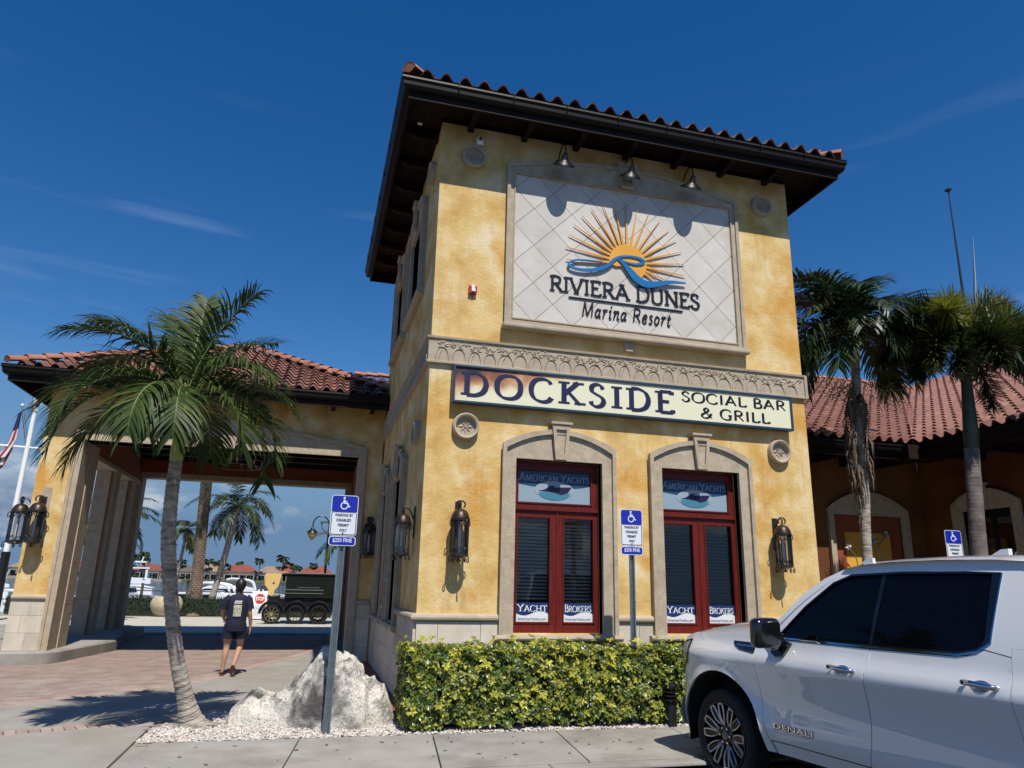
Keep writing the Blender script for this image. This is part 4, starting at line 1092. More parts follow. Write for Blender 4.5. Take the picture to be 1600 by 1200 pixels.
# ================================================================== lanterns
LGL = glass_mat('lantern_glass', see=0.80, rough=0.08)
def lantern(label, loc, ang, s=1.0, group='ornate wall lanterns'):
    """wall lantern: plate on the wall at loc, body hangs in front; ang turns it about z (0 = faces -y)"""
    t = thing('wall_lantern', label, 'lantern', loc, group)
    M_ = Matrix.Rotation(ang, 4, 'Z')
    L0 = Vector(loc)
    d = .20 * s
    tf = lambda p: L0 + (M_ @ Vector(p))
    def pt(name, mb, m, sm=False):
        mb.v = [tuple(tf(v)) for v in mb.v]
        return part(name, mb, m, t, smooth=sm)
    r = .128 * s; zt, zb = .20 * s, -.30 * s      # glass body
    C_ = (0, -d, 0)
    pt('wall_plate', MB().box(-.045 * s, .045 * s, -.022, -.002, -.05 * s, .46 * s), IRON)
    pt('arm', MB().tube(catmull([(0, -.02, .26 * s), (0, -.09 * s, .40 * s), (0, -d * .9, .455 * s), (0, -d * 1.05, .42 * s), (0, -d, .33 * s)], 6), .014 * s, 8).tube(catmull([(-.045 * s, -d, .36 * s), (-.068 * s, -d, .405 * s), (-.035 * s, -d, .45 * s), (.035 * s, -d, .45 * s), (.068 * s, -d, .405 * s), (.045 * s, -d, .36 * s)], 5), .012 * s, 6), IRON, True)
    dome = [(0, .15 * s), (.02 * s, .15 * s), (.025 * s, .135 * s), (.07 * s, .122 * s), (.10 * s, .095 * s), (.125 * s, .045 * s), (.136 * s, .0), (.130 * s, -.004), (0, -.002)]
    pt('dome_cap', MB().lathe(dome, (0, -d, zt + .005), 24), BRONZE, 40)
    pt('top_ring', MB().lathe([(r * .9, .0), (r * 1.1, .0), (r * 1.1, -.022 * s), (r * .9, -.022 * s), (r * .9, 0)], (0, -d, zt), 24), IRON, 30)
    pt('bottom_ring', MB().lathe([(r * .55, .0), (r * 1.04, .02 * s), (r * 1.06, -.02 * s), (r * .6, -.045 * s), (r * .55, 0)], (0, -d, zb), 24), IRON, 30)
    bars = MB(); scr = MB()
    for k in range(8):
        a = 2 * PI * (k + .5) / 8; c, s_ = math.cos(a), math.sin(a)
        bars.bar((r * 1.0 * c, -d + r * s_, zt - .01), (r * .98 * c, -d + r * .98 * s_, zb), .014 * s)
        if k % 2 == 0:
            Q = [(r * 1.06 * c * q, -d + r * 1.06 * s_ * q, z_) for q, z_ in ((1.0, zt - .01), (1.22, zt - .03 * s), (1.25, zt - .09 * s), (1.08, zt - .10 * s), (1.05, zt - .06 * s))]
            scr.tube(catmull(Q, 4), .007 * s, 5)
            Q = [(r * c * q, -d + r * s_ * q, z_) for q, z_ in ((1.0, zb), (1.25, zb - .03 * s), (1.3, zb - .09 * s), (1.12, zb - .10 * s), (1.1, zb - .05 * s))]
            scr.tube(catmull(Q, 4), .008 * s, 5)
        a2 = 2 * PI * k / 8
        for i in range(2):
            q1, q2 = r * .98, r * .98
        u1, u2 = 2 * PI * (k - .5) / 8, 2 * PI * (k + .5) / 8
        A = Vector((r * math.cos(u1), -d + r * math.sin(u1), zt - .10 * s)); B = Vector((r * math.cos(u2), -d + r * math.sin(u2), zt - .10 * s)); Mx = (A + B) / 2 + Vector((0, 0, .07 * s))
        scr.tube(catmull([A - Vector((0, 0, .02)), Mx, B - Vector((0, 0, .02))], 4), .005 * s, 5)
        A.z = B.z = zb + .05 * s; Mx = (A + B) / 2 + Vector((0, 0, .05 * s))
        scr.tube(catmull([A - Vector((0, 0, .03)), Mx, B - Vector((0, 0, .03))], 4), .005 * s, 5)
    scr.tube(catmull([(-.05 * s, -d, zb - .05 * s), (-.02 * s, -d, zb - .09 * s), (.02 * s, -d, zb - .09 * s), (.05 * s, -d, zb - .05 * s)], 4), .006, 5)
    scr.lathe([(0, 0), (.02 * s, -.01 * s), (.02 * s, -.03 * s), (0, -.05 * s)], (0, -d, zb - .045 * s), 8)
    pt('bar_cage', bars, IRON); pt('scrollwork', scr, IRON, True)['kind'] = 'stuff'
    for k in range(8):
        u1, u2 = 2 * PI * (k - .5) / 8, 2 * PI * (k + .5) / 8
        q = r * .965
        pt('glass_pane', MB().add([(q * math.cos(u1), -d + q * math.sin(u1), zb + .01), (q * math.cos(u2), -d + q * math.sin(u2), zb + .01), (q * math.cos(u2), -d + q * math.sin(u2), zt - .02), (q * math.cos(u1), -d + q * math.sin(u1), zt - .02)], [(0, 1, 2, 3)]), LGL)
    pt('candle', MB().lathe([(0, .12 * s), (.014, .10 * s), (.016, .06 * s), (.022, .055 * s), (.022, -.26 * s), (0, -.27 * s)], (0, -d, 0), 10), WHITE, True)
    return t
lantern('bronze domed wall lantern on sunlit tower wall left of the windows', (.485, 0, 2.225), 0, .92)
lantern('bronze domed wall lantern on tower wall beside the right window, above the truck hood', (5.36, 0, 2.215), 0, .92)
lantern('bronze domed wall lantern in shade on the side wall near the tower corner', (0, .62, 2.225), R(-90), .85)
# ================================================================== roof tiles
def tile_mb(w=.285, l=.42, seg=7):
    """one S-shaped barrel tile: local x across, y up the slope (0..l), z out of the roof"""
    mb = MB()
    prof = []
    for i in range(seg + 1):
        t = i / seg
        x = -w / 2 + w * t
        if t < .62:
            a = t / .62; z = .095 * math.sin(a * PI) ** .85
        else:
            a = (t - .62) / .38; z = -.022 * math.sin(a * PI)
        prof.append((x, z))
    th = .020
    k = len(prof)
    lo = [(x, 0, z + .044) for x, z in prof]; hi = [(x * .97, l, z * .93 + .0) for x, z in prof]; bt = [(x, 0.002, z + .044 - th) for x, z in prof]; bi = [(x, .12, z + .030 - th) for x, z in prof]
    mb.add(lo + hi + bt + bi, [(i, i + 1, k + i + 1, k + i) for i in range(k - 1)] + [(2 * k + i, 2 * k + i + 1, i + 1, i) for i in range(k - 1)] + [(3 * k + i, 3 * k + i + 1, 2 * k + i + 1, 2 * k + i) for i in range(k - 1)])
    return mb
TM = tile_mb()
TMESH = TM.mesh('roof_tile', smooth=50, fix=False); TMESH.materials.append(TILE)
def tile_plane(parent, O, E, U, poly, nmax, w=.285, ex=.335, deck=True, eoff=0.0):
    """O origin on the eave, E unit along the eave, U unit up the slope, poly in (e,u)"""
    O, E, U = Vector(O), Vector(E).normalized(), Vector(U).normalized()
    N = E.cross(U).normalized()
    if N.z < 0: N = -N
    Ex = U.cross(N)
    B = Matrix((Ex, U, N)).transposed().to_4x4()
    sgn = 1 if Ex.dot(E) > 0 else -1
    mats = []
    us = [p[1] for p in poly]; es = [p[0] for p in poly]
    u = min(us) - .03; j = 0
    while u < max(us):
        e = min(es) - w + eoff
        while e < max(es) + w:
            if inpoly(e, u + .17, poly):
                p = O + E * (e + rng.uniform(-.004, .004)) + U * (u + rng.uniform(-.008, .008)) + N * .03
                m_ = B.copy() @ Matrix.Rotation(rng.uniform(-.012, .012), 4, 'Z')
                m_.translation = p; mats.append(m_)
            e += w
        u += ex; j += 1
    if deck:
        fr = lambda a, b, c: tuple(O + E * a + U * b + N * c)
        part('roof_deck', MB().plate(poly, (), .012, -.06, fr), WOOD_DK, parent)
    return mats
def put_tiles(parent, mats, nmax=300):
    mats.sort(key=lambda m_: (m_.translation - CAM).length)
    for m_ in mats[:nmax]: part('roof_tile', TMESH, None, parent, m=m_)
    rest = mats[nmax:]
    if rest:
        mb = MB()
        for m_ in rest: mb.add([m_ @ Vector(v) for v in TM.v], TM.f, rng.random() * .7 + .001)
        o = part('roof_tile_field', mb, TILE, parent, kind='stuff', fix=False)
        o.data.polygons.foreach_set('use_smooth', [True] * len(o.data.polygons))
        try: o.data.set_sharp_from_angle(angle=R(50))
        except Exception: pass
def cap_row(parent, A, B_, r=.12, ln=.40, ex=.34, end=True):
    """barrel caps from low end A up to B"""
    A, B_ = Vector(A), Vector(B_); d = (B_ - A); L_ = d.length; d.normalize()
    up = Vector((0, 0, 1)); x = d.cross(up).normalized(); n_ = x.cross(d)
    mb = MB(); seg = 8
    def ring(y, rr, z0): return [(rr * math.cos(PI * i / seg), y, rr * math.sin(PI * i / seg) * .85 + z0) for i in range(seg + 1)]
    a, b = ring(0, r, .03), ring(ln, r * .86, 0); c = ring(0.002, r - .016, .03); e_ = ring(.1, r - .016, .024); k = seg + 1
    mb.add(a + b + c + e_, [(i, i + 1, k + i + 1, k + i) for i in range(seg)] + [(2 * k + i, 2 * k + i + 1, i + 1, i) for i in range(seg)] + [(3 * k + i, 3 * k + i + 1, 2 * k + i + 1, 2 * k + i) for i in range(seg)])
    me = mb.mesh('ridge_tile', smooth=50, fix=False); me.materials.append(TILECAP)
    B = Matrix((x, d, n_)).transposed().to_4x4()
    t = 0.0
    while t < L_ - .1:
        m_ = B @ Matrix.Rotation(rng.uniform(-.015, .015), 4, 'Y'); m_.translation = A + d * t
        part('ridge_tile', me, None, parent, m=m_); t += ex
    if end:
        eb = MB().add(ring(0.004, r - .004, .03) + [(0, .004, -.02)], [tuple(range(seg + 1)) + (seg + 1,)])
        m_ = B.copy(); m_.translation = A
        eb.v = [tuple(m_ @ Vector(v)) for v in eb.v]
        part('end_plug', eb, TILECAP, parent)
def hip_roof(parent, x0, x1, y0, y1, z0, pitch, nmax=300, caps=True, sides=('f', 'l', 'r', 'b')):
    p = math.tan(R(pitch)); c = math.cos(R(pitch)); s_ = math.sin(R(pitch))
    w_, d_ = x1 - x0, y1 - y0
    m_ = min(w_, d_) / 2
    if w_ >= d_:
        r0, r1 = (x0 + m_, y0 + m_, z0 + m_ * p), (x1 - m_, y0 + m_, z0 + m_ * p)
    else:
        r0, r1 = (x0 + m_, y0 + m_, z0 + m_ * p), (x0 + m_, y1 - m_, z0 + m_ * p)
    sl = m_ / c
    long_ = lambda L_: [(0, 0), (L_, 0), (L_ - m_, sl), (m_, sl)] if L_ > 2 * m_ + .01 else [(0, 0), (L_, 0), (L_ / 2, sl)]
    T_ = []
    if 'f' in sides: T_ += tile_plane(parent, (x0, y0, z0), (1, 0, 0), (0, c, s_), long_(w_), 0)
    if 'b' in sides: T_ += tile_plane(parent, (x1, y1, z0), (-1, 0, 0), (0, -c, s_), long_(w_), 0)
    if 'l' in sides: T_ += tile_plane(parent, (x0, y1, z0), (0, -1, 0), (c, 0, s_), long_(d_), 0)
    if 'r' in sides: T_ += tile_plane(parent, (x1, y0, z0), (0, 1, 0), (-c, 0, s_), long_(d_), 0)
    put_tiles(parent, T_, nmax)
    if caps:
        up = Vector((0, 0, .10))
        rf = r0
        cap_row(parent, Vector((x0 - .03, y0 - .03, z0)) + up, Vector(r0) + up)
        cap_row(parent, Vector((x1 + .03, y0 - .03, z0)) + up, Vector(r1 if w_ >= d_ else r0) + up)
        cap_row(parent, Vector((x0 - .03, y1 + .03, z0)) + up, Vector(r0 if w_ >= d_ else r1) + up)
        cap_row(parent, Vector((x1 + .03, y1 + .03, z0)) + up, Vector(r1) + up)
        if Vector(r0) != Vector(r1): cap_row(parent, Vector(r0) + up, Vector(r1) + up, end=False)
    return r0, r1
def gutter_run(parent, A, B_, out, name='gutter'):
    """ogee gutter from A to B (outer top lip line); out = unit vector outwards"""
    A, B_, o = Vector(A), Vector(B_), Vector(out)
    prof = [(0, 0), (-.012, -.012), (-.006, -.05), (-.03, -.09), (-.035, -.14), (-.06, -.185), (-.13, -.20), (-.135, -.0), (-.125, -.0), (-.12, -.17), (-.02, -.05), (-.015, -.0)]
    mA = []; mB = []
    d = (B_ - A).normalized()
    for w, z_ in prof:
        mA.append(A + o * w - d * w * 1.0 + Vector((0, 0, z_))); mB.append(B_ + o * w + d * w * 1.0 + Vector((0, 0, z_)))
    n = len(prof)
    part(name, MB().add(mA + mB, [(i, (i + 1) % n, n + (i + 1) % n, n + i) for i in range(n)]), GUTTER, parent)
    L_ = (B_ - A).length; k = max(1, int(L_ / 0.92))
    hb = MB()
    for i in range(1, k + 1):
        p = A + d * (L_ * i / (k + 1))
        hb.bar(p + o * .004 + Vector((0, 0, .006)), p - o * .13 + Vector((0, 0, .006)), .025, .005)
        hb.bar(p + o * .004 + Vector((0, 0, .0)), p - o * .02 + Vector((0, 0, -.10)), .022, .005)
        hb.cbox(p + o * .004 + Vector((0, 0, -.03)), (.012, .012, .10) )
    part('gutter_strap', hb, GUTTER, parent)
def eaves(parent, x0, x1, y0, y1, ov, zw, zg, tails=True, rear=None, skip=()):
    """boxed eave round a wall rectangle: soffit planks, fascia, rafter tails, gutters. zg gutter lip height"""
    rr = ov if rear is None else rear
    X0, X1, Y0, Y1 = x0 - ov, x1 + ov, y0 - ov, y1 + rr
    up = -.13
    fz0, fz1 = zg - .30, zg - .02
    fi = .125
    for q in ((X0 + fi, X1 - fi, Y0 + fi, Y0 + fi + .04), (X0 + fi, X1 - fi, Y1 - fi - .04, Y1 - fi), (X0 + fi, X0 + fi + .04, Y0 + fi + .041, Y1 - fi - .041), (X1 - fi - .04, X1 - fi, Y0 + fi + .041, Y1 - fi - .041)):
        part('fascia', MB().box(*q, fz0, fz1), WOOD_DK, parent)
    # soffit boards running along each side, mitred at the corners
    zs = zg - .10
    nb_ = 4
    for k in range(nb_):
        a = fi + .042 + (ov - fi - .042) * k / nb_ + .003; b = fi + .042 + (ov - fi - .042) * (k + 1) / nb_ - .003
        part('soffit_board', MB().plate([(X0 + a, Y0 + a), (X1 - a, Y0 + a), (X1 - b, Y0 + b), (X0 + b, Y0 + b)], (), 0, .02, FLAT(zs)), WOOD_DK, parent)
        part('soffit_board', MB().plate([(X0 + a, Y0 + a), (X0 + b, Y0 + b), (X0 + b, Y1 - fi), (X0 + a, Y1 - fi)], (), 0, .02, FLAT(zs)), WOOD_DK, parent)
        part('soffit_board', MB().plate([(X1 - a, Y0 + a), (X1 - a, Y1 - fi), (X1 - b, Y1 - fi), (X1 - b, Y0 + b)], (), 0, .02, FLAT(zs)), WOOD_DK, parent)
    part('soffit_board', MB().box(X0 + ov + .01, X1 - ov - .01, Y1 - rr + .003, Y1 - fi, zs, zs + .02), WOOD_DK, parent)
    if tails:
        h = .17
        L0 = ov - fi - .05
        pr = [(0, 0), (L0, 0), (L0, -.07), (L0 - .05, -.085), (L0 - .09, -.12), (L0 - .13, -.13), (L0 - .18, -h + .01), (0, -h)]
        def tail(p, o):
            o = Vector(o); sd = Vector((-o.y, o.x, 0)); p = Vector(p)
            A = [p + o * a + Vector((0, 0, b)) + sd * .045 for a, b in pr]; B_ = [p + o * a + Vector((0, 0, b)) - sd * .045 for a, b in pr]
            n = len(pr)
            part('rafter_tail', MB().add(A + B_, [(i, (i + 1) % n, n + (i + 1) % n, n + i) for i in range(n)] + [tuple(range(n)), tuple(range(2 * n - 1, n - 1, -1))]), WOOD_DK, parent)
        k = max(1, round((x1 - x0) / .84))
        for i in range(k):
            tail((x0 + (x1 - x0) * (i + .5) / k, y0, zs - .003), (0, -1, 0))
        k = max(1, round((y1 - y0) / .84))
        for i in range(k):
            tail((x0, y0 + (y1 - y0) * (i + .5) / k, zs - .003), (-1, 0, 0))
            if i % 2 == 0 and 'r' not in skip: tail((x1, y0 + (y1 - y0) * (i + .5) / k, zs - .003), (1, 0, 0))
    gutter_run(parent, (X0, Y0, zg), (X1, Y0, zg), (0, -1, 0))
    gutter_run(parent, (X0, Y1, zg), (X0, Y0, zg), (-1, 0, 0))
    if 'r' not in skip: gutter_run(parent, (X1, Y0, zg), (X1, Y1, zg), (1, 0, 0))
    gutter_run(parent, (X1, Y1, zg), (X0, Y1, zg), (0, 1, 0))
TR = TW
eaves(TW, 0, W, 0, 5.80, .73, HT, 8.635, rear=.62)
hip_roof(TW, -.60, W + .62, -.66, 5.80 + .55, 8.615, 20, 200)
part('eave_label', MB().box(-.36, -.29, .22, .28, 8.528, 8.534), WHITE, TW)

# ================================================================== PORTE-COCHERE
CX0, CX1, CY0, CY1 = -6.66, -0.02, 6.35, 13.40
KZ = .22
PC = thing('porte_cochere', 'open yellow drive-through canopy with tiled hip roof and stone trimmed openings', 'canopy', (-3.3, 9.8, 0))
ox0, ox1, oz = -5.92, -.525, 4.19
def front_wall(y0, y1, x0, x1, zb, m, holes):
    return MB().plate(rect(x0, x1, zb, 5.32), holes, y0, y1, FRONT)
# front wall with its opening (open at the bottom)
Pw = [(CX0, KZ - .05), (ox0, KZ - .05), (ox0, oz), (ox1, oz), (ox1, 0.0), (CX1, 0.0), (CX1, 5.34), (CX0, 5.34)]
part('wall', MB().plate(Pw, (), CY0, CY0 + .45, FRONT), STUCCO, PC, label='yellow stucco front wall of the canopy')
Pi_ = [(CX0 + .46, KZ - .05), (ox0 - .12, KZ - .05), (ox0 - .12, oz + .2), (ox1 + .08, oz + .2), (ox1 + .08, 0.0), (CX1 - .01, 0.0), (CX1 - .01, 5.0), (CX0 + .46, 5.0)]
part('inner_wall', MB().plate(Pi_, (), CY0 + .452, CY0 + .50, FRONT), STUCCO_RED, PC)
# stone surround of the front opening: jambs, arched head
cxo = (ox0 + ox1) / 2; hwo = (ox1 - ox0) / 2
sw = .14
Ps = [(ox0 - sw, KZ - .02), (ox0 + .005, KZ - .02), (ox0 + .005, oz), (ox1 - .005, oz), (ox1 - .005, 0.02), (ox1 + sw, 0.02)] + arc_top(cxo, hwo + sw, oz + .19, .30, 24, rev=True)
so = part('opening_surround', MB().plate(Ps, (), CY0 - .06, CY0 + .47, FRONT), STONE, PC)
Ps2 = [(ox0 - sw - .012, KZ - .018), (ox0 - sw + .045, KZ - .018), (ox0 - sw + .045, oz + .15)] + [(x, z_ - .05) for x, z_ in arc_top(cxo, hwo + sw - .045, oz + .18, .30, 24)] + [(ox1 + sw - .045, oz + .15), (ox1 + sw - .045, 0.022), (ox1 + sw + .012, 0.022)] + arc_top(cxo, hwo + sw + .012, oz + .2, .30, 24, rev=True)
part('moulding', MB().plate(Ps2, (), CY0 - .10, CY0 - .058, FRONT), STONE, so)
part('bead', MB().plate(rect(ox0 + .004, ox1 - .004, oz - .001 + .0, oz + .05), (), CY0 - .075, CY0 - .0605, FRONT), STONE_C, so)
part('keystone', MB().plate([(cxo - .13, oz + .0), (cxo + .13, oz + .0), (cxo + .2, oz + .60), (cxo - .2, oz + .60)], (), CY0 - .15, CY0 - .05, FRONT), STONE, so)
# inner jamb lining blocks on the left pier and return
for k in range(5):
    z0, z1 = KZ + k * .80, min(KZ + (k + 1) * .80, oz)
    part('jamb_stone', MB().box(ox0 - .02, ox0 + .025, CY0 + .475, CY0 + 1.02, z0 + .003, z1 - .003), STONE, PC)
    part('jamb_stone', MB().box(ox0 - .16, ox0 - .11, CY0 + 1.03, CY0 + 1.30, z0 + .003, z1 - .003), STONE, PC)
part('pier', MB().box(CX0, ox0 - .022, CY0 + .46, CY0 + 1.02, KZ - .05, 5.3).box(CX0, ox0 - .165, CY0 + 1.021, CY0 + 1.30, KZ - .05, 5.3), STUCCO_RED, PC)
# base blocks + ledge of the front pier and right stub
for r in range(3):
    z0, z1 = KZ + r * .31, KZ + (r + 1) * .31
    cuts = [CX0, CX0 + (.22 if r % 2 else .34), ox0 - sw - .014]
    for a, b in zip(cuts, cuts[1:]):
        part('stone_block', MB().box(a + .002, b - .002, CY0 - .035, CY0 - .001, z0 + .002, z1 - .002), LIME, PC)
for r in range(4):
    z0, z1 = r * .28, (r + 1) * .28
    part('stone_block', MB().box(ox1 + sw + .014, CX1 - .05, CY0 - .035, CY0 - .001, z0 + .002, z1 - .002), LIME, PC)
part('base_ledge', ledge(CX0, ox0 - sw - .012, lambda u, v, w: (u, CY0 + w, v), 0.0), STONE_C, PC)
part('base_ledge', ledge(ox1 + sw + .012, CX1 - .08, lambda u, v, w: (u, CY0 + w, v), 0.0), STONE_C, PC)
# left side: lintel on piers; stone piers
part('side_lintel', MB().box(CX0, CX0 + .45, CY0 + 1.31, CY1, 4.2, 5.3), STUCCO_RED, PC)
part('side_trim', MB().box(CX0 - .02, CX0 + .47, CY0 + 1.32, CY1 - .42, 4.10, 4.198), STONE, PC)
for y0, y1 in ((10.35, 11.0), (12.15, 12.75)):
    for k in range(5):
        z0, z1 = KZ + k * .80, min(KZ + (k + 1) * .80, 4.10)
        part('pier_stone', MB().box(CX0 - .01, CX0 + .32, y0, y1, z0 + .003, z1 - .003), STONE, PC)
        part('pier_stone', MB().box(CX0 + .321, CX0 + .42, y0 + .12, y1 - .12, z0 + .003, z1 - .003), STONE, PC)
# back wall
bx0, bx1, bz = -6.18, -.46, 4.33
Pb = [(CX0, KZ - .05), (bx0, KZ - .05), (bx0, bz), (bx1, bz), (bx1, 0.0), (CX1, 0.0), (CX1, 5.34), (CX0, 5.34)]
part('back_wall', MB().plate(Pb, (), CY1 - .40, CY1, FRONT), STUCCO_RED, PC)
part('back_trim', MB().plate([(bx0 - .14, KZ), (bx0 + .03, KZ), (bx0 + .03, bz - .02), (bx1 - .03, bz - .02), (bx1 - .03, .02), (bx1 + .14, .02), (bx1 + .14, bz + .13), (bx0 - .14, bz + .13)], (), CY1 - .44, CY1 + .03, FRONT), STONE, PC)
part('side_wall', MB().box(CX1 - .28, CX1, CY0 + .51, CY1 - .45, 0, 5.3), STUCCO_RED, PC)
part('ceiling', MB().box(CX0 + .02, CX1 - .02, CY0 + .02, CY1 - .02, 5.0, 5.04), WOOD_DK, PC)
for i in range(6):
    y = CY0 + 1.1 + i * 1.02
    part('ceiling_beam', MB().box(CX0 + .46, CX1 - .29, y, y + .16, 4.78, 4.998), WOOD_DK, PC)
eaves(PC, CX0, CX1 + .12, CY0, CY1, .73, 5.34, 5.455, skip=('r',))
hip_roof(PC, CX0 - .62, CX1 + .50, CY0 - .62, CY1 + .62, 5.40, 26.5, 300)
# small connecting roof behind, rising to the tower
CR = thing('link_roof', 'small tiled roof rising behind the canopy towards the tower', 'roof', (0.4, 11, 5.4))
_c, _s = math.cos(R(24)), math.sin(R(24))
tl = tile_plane(CR, (-1.4, 8.9, 6.15), (1, 0, 0), (0, _c, _s), [(0, 0), (3.6, 0), (3.6, 3.4), (.9, 3.4)], 0)
put_tiles(CR, tl, 120)
cap_row(CR, (-.55, 12.0, 7.62), (2.1, 12.0, 7.70), end=False)
part('wall', MB().box(0.0, 2.2, 7.5, 12.0, 0, 6.1), STUCCO, CR)
# raised kerb island under the left piers
kp = catmull([(-13, 5.6, 0), (-9, 5.85, 0), (-7.4, 5.98, 0), (-6.5, 6.02, 0), (-5.82, 6.22, 0), (-5.60, 7.2, 0), (-5.42, 8.2, 0), (-5.30, 8.95, 0), (-5.42, 9.4, 0), (-5.6, 10.5, 0), (-5.65, 13.6, 0)], 5)
kpoly = [(p.x, p.y) for p in kp] + [(-6.0, 14.4), (-13, 14.4)]
def inset(P, d):
    out = []
    for i, p in enumerate(P):
        t = (P[min(i + 1, len(P) - 1)] - P[max(i - 1, 0)]).normalized(); out.append((p.x - t.y * d, p.y + t.x * d))
    return out
ki = inset(kp, .16)
ISL = part('raised_walk', MB().plate(ki + [(-6.2, 14.3), (-13, 14.3)], (), 0, -.2, FLAT(KZ)), CONC2, None); ISL['kind'] = 'structure'
kk = MB()
n = len(kp)
kk_prof = [(0.002, 0), (0, KZ - .03), (.03, KZ), (.156, KZ + .001), (.157, 0)]
rings = []
for i, p in enumerate(kp):
    t = (kp[min(i + 1, n - 1)] - kp[max(i - 1, 0)]).normalized(); nn = Vector((-t.y, t.x, 0))
    rings += [p + nn * a + Vector((0, 0, b)) for a, b in kk_prof]
k_ = len(kk_prof)
for seg in range(0, n - 1, 6):
    e = min(seg + 6, n - 1)
    R_ = [Vector(v) for v in rings[seg * k_:(e + 1) * k_]]
    m_ = e - seg + 1
    part('kerb_stone', MB().add(R_, [(i * k_ + j, i * k_ + j + 1, (i + 1) * k_ + j + 1, (i + 1) * k_ + j) for i in range(m_ - 1) for j in range(k_ - 1)] + [tuple(range(k_)), tuple((m_ - 1) * k_ + j for j in range(k_))]), CONC, ISL, smooth=40)
# promenade beyond the canopy
sheet('promenade', [(-14, 14.6), (3, 14.6), (3, 23.6), (-14, 23.6)], 0.004, PLAZ2, depth=.03)
# chandelier and canopy lanterns
t = thing('chandelier', 'dark iron ring chandelier hanging under the canopy ceiling', 'chandelier', (-3.3, 9.6, 4.3))
part('chain', MB().tube([(-3.3, 9.6, 5.0), (-3.3, 9.6, 4.62)], .015, 6), IRON, t)
part('ring', MB().tube([(-3.3 + .55 * math.cos(a), 9.6 + .55 * math.sin(a), 4.3) for a in [2 * PI * k / 24 for k in range(25)]], .02, 6), IRON, t)
for k in range(8):
    a = 2 * PI * k / 8
    part('arm', MB().tube([(-3.3, 9.6, 4.62), (-3.3 + .3 * math.cos(a), 9.6 + .3 * math.sin(a), 4.42), (-3.3 + .55 * math.cos(a), 9.6 + .55 * math.sin(a), 4.31)], .012, 5), IRON, t)
    part('candle', MB().lathe([(0, .14), (.015, .1), (.015, 0), (0, 0)], (-3.3 + .55 * math.cos(a), 9.6 + .55 * math.sin(a), 4.32), 8), WHITE, t)
lantern('large bronze lantern on the sunlit front face of the canopy pier', (-6.44, CY0 - .01, 2.52), 0, 1.12)
lantern('large bronze lantern on the outer side of the canopy pier, dark against the sky', (CX0, CY0 + .22, 2.52), R(-90), 1.12)
part('mount_board', MB().box(-6.50, -6.33, CY0 - .010, CY0 - .001, 2.42, 3.22), STONE_C, PC)
lantern('dark lantern on the shaded canopy wall between opening and tower', (-.20, CY0, 2.45), 0, 1.0)

# ================================================================== RESTAURANT WING (right)
RW = thing('restaurant_wing', 'low shaded ochre wing right of the tower with clay tiled roofs', 'building', (12, 8, 0))
WXC, WYC, WH = 12.6, 4.5, 4.75
c1 = (9.90 + 12.06) / 2
h1 = rect(c1 - .93, c1 + .93, .97, 3.29)
part('wall', MB().plate(rect(W + .002, WXC, 0, WH), [h1], WYC, WYC + .28, FRONT), STUCCO_SHADE, RW)
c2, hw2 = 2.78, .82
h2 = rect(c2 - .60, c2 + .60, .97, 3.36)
part('wall', MB().plate(rect(-6.5, WYC - .002, 0, WH), [h2], WXC, WXC + .28, SIDE(0)), STUCCO_SHADE, RW)
FW1 = lambda u, v, w: (u, WYC + w, v)
FW2 = lambda u, v, w: (WXC + w, u, v)
surround(c1, 1.09, .955, 3.42, .40, .93, .97, 3.29, FW1, RW, key=False)
surround(c2, hw2, .955, 3.50, .30, .60, .97, 3.36, FW2, RW)
sill(c1, 1.15, .865, .955, FW1, RW); sill(c2, .9, .865, .955, FW2, RW)
# recessed glowing-ochre niche panel with metal flower grille
part('niche_panel', MB().plate(rect(c1 - .92, c1 + .92, .98, 3.28), (), .12, .20, FW1), mat('niche_ochre', [(.3, (.62, .30, .03)), (.7, (.74, .42, .06))], scale=2, rough=.7), RW)
part('niche_frame', MB().plate(rect(c1 - .925, c1 + .925, .975, 3.285), [rect(c1 - .62, c1 + .70, 1.0, 2.92)], .03, .119, FW1), STUCCO_RED, RW)
gr = thing('flower_grille', 'silvery metal vine and flower wall sculpture in the ochre niche', 'wall sculpture', (c1, WYC, 2))
SILV = mat('brushed_silver', (0.34, 0.33, 0.31), rough=.4, metal=.7)
def flower(u, v, r=.10):
    mb = MB()
    for k in range(6):
        a = 2 * PI * k / 6 + .3; c, s_ = math.cos(a), math.sin(a)
        Q = [(0, 0), (r * .5, .03), (r, 0), (r * .5, -.03)]
        mb.add([FW1(u + x * c - y * s_, v + x * s_ + y * c, -.05 - (.02 if i == 1 or i == 3 else 0)) for i, (x, y) in enumerate(Q)], [(0, 1, 2), (0, 2, 3)])
    mb.lathe([(0, -.02), (.02, -.01), (.02, 0)], FW1(u, v, -.05), 8, Matrix.Rotation(R(90), 3, 'X'))
    part('flower', mb, SILV, gr, fix=False)
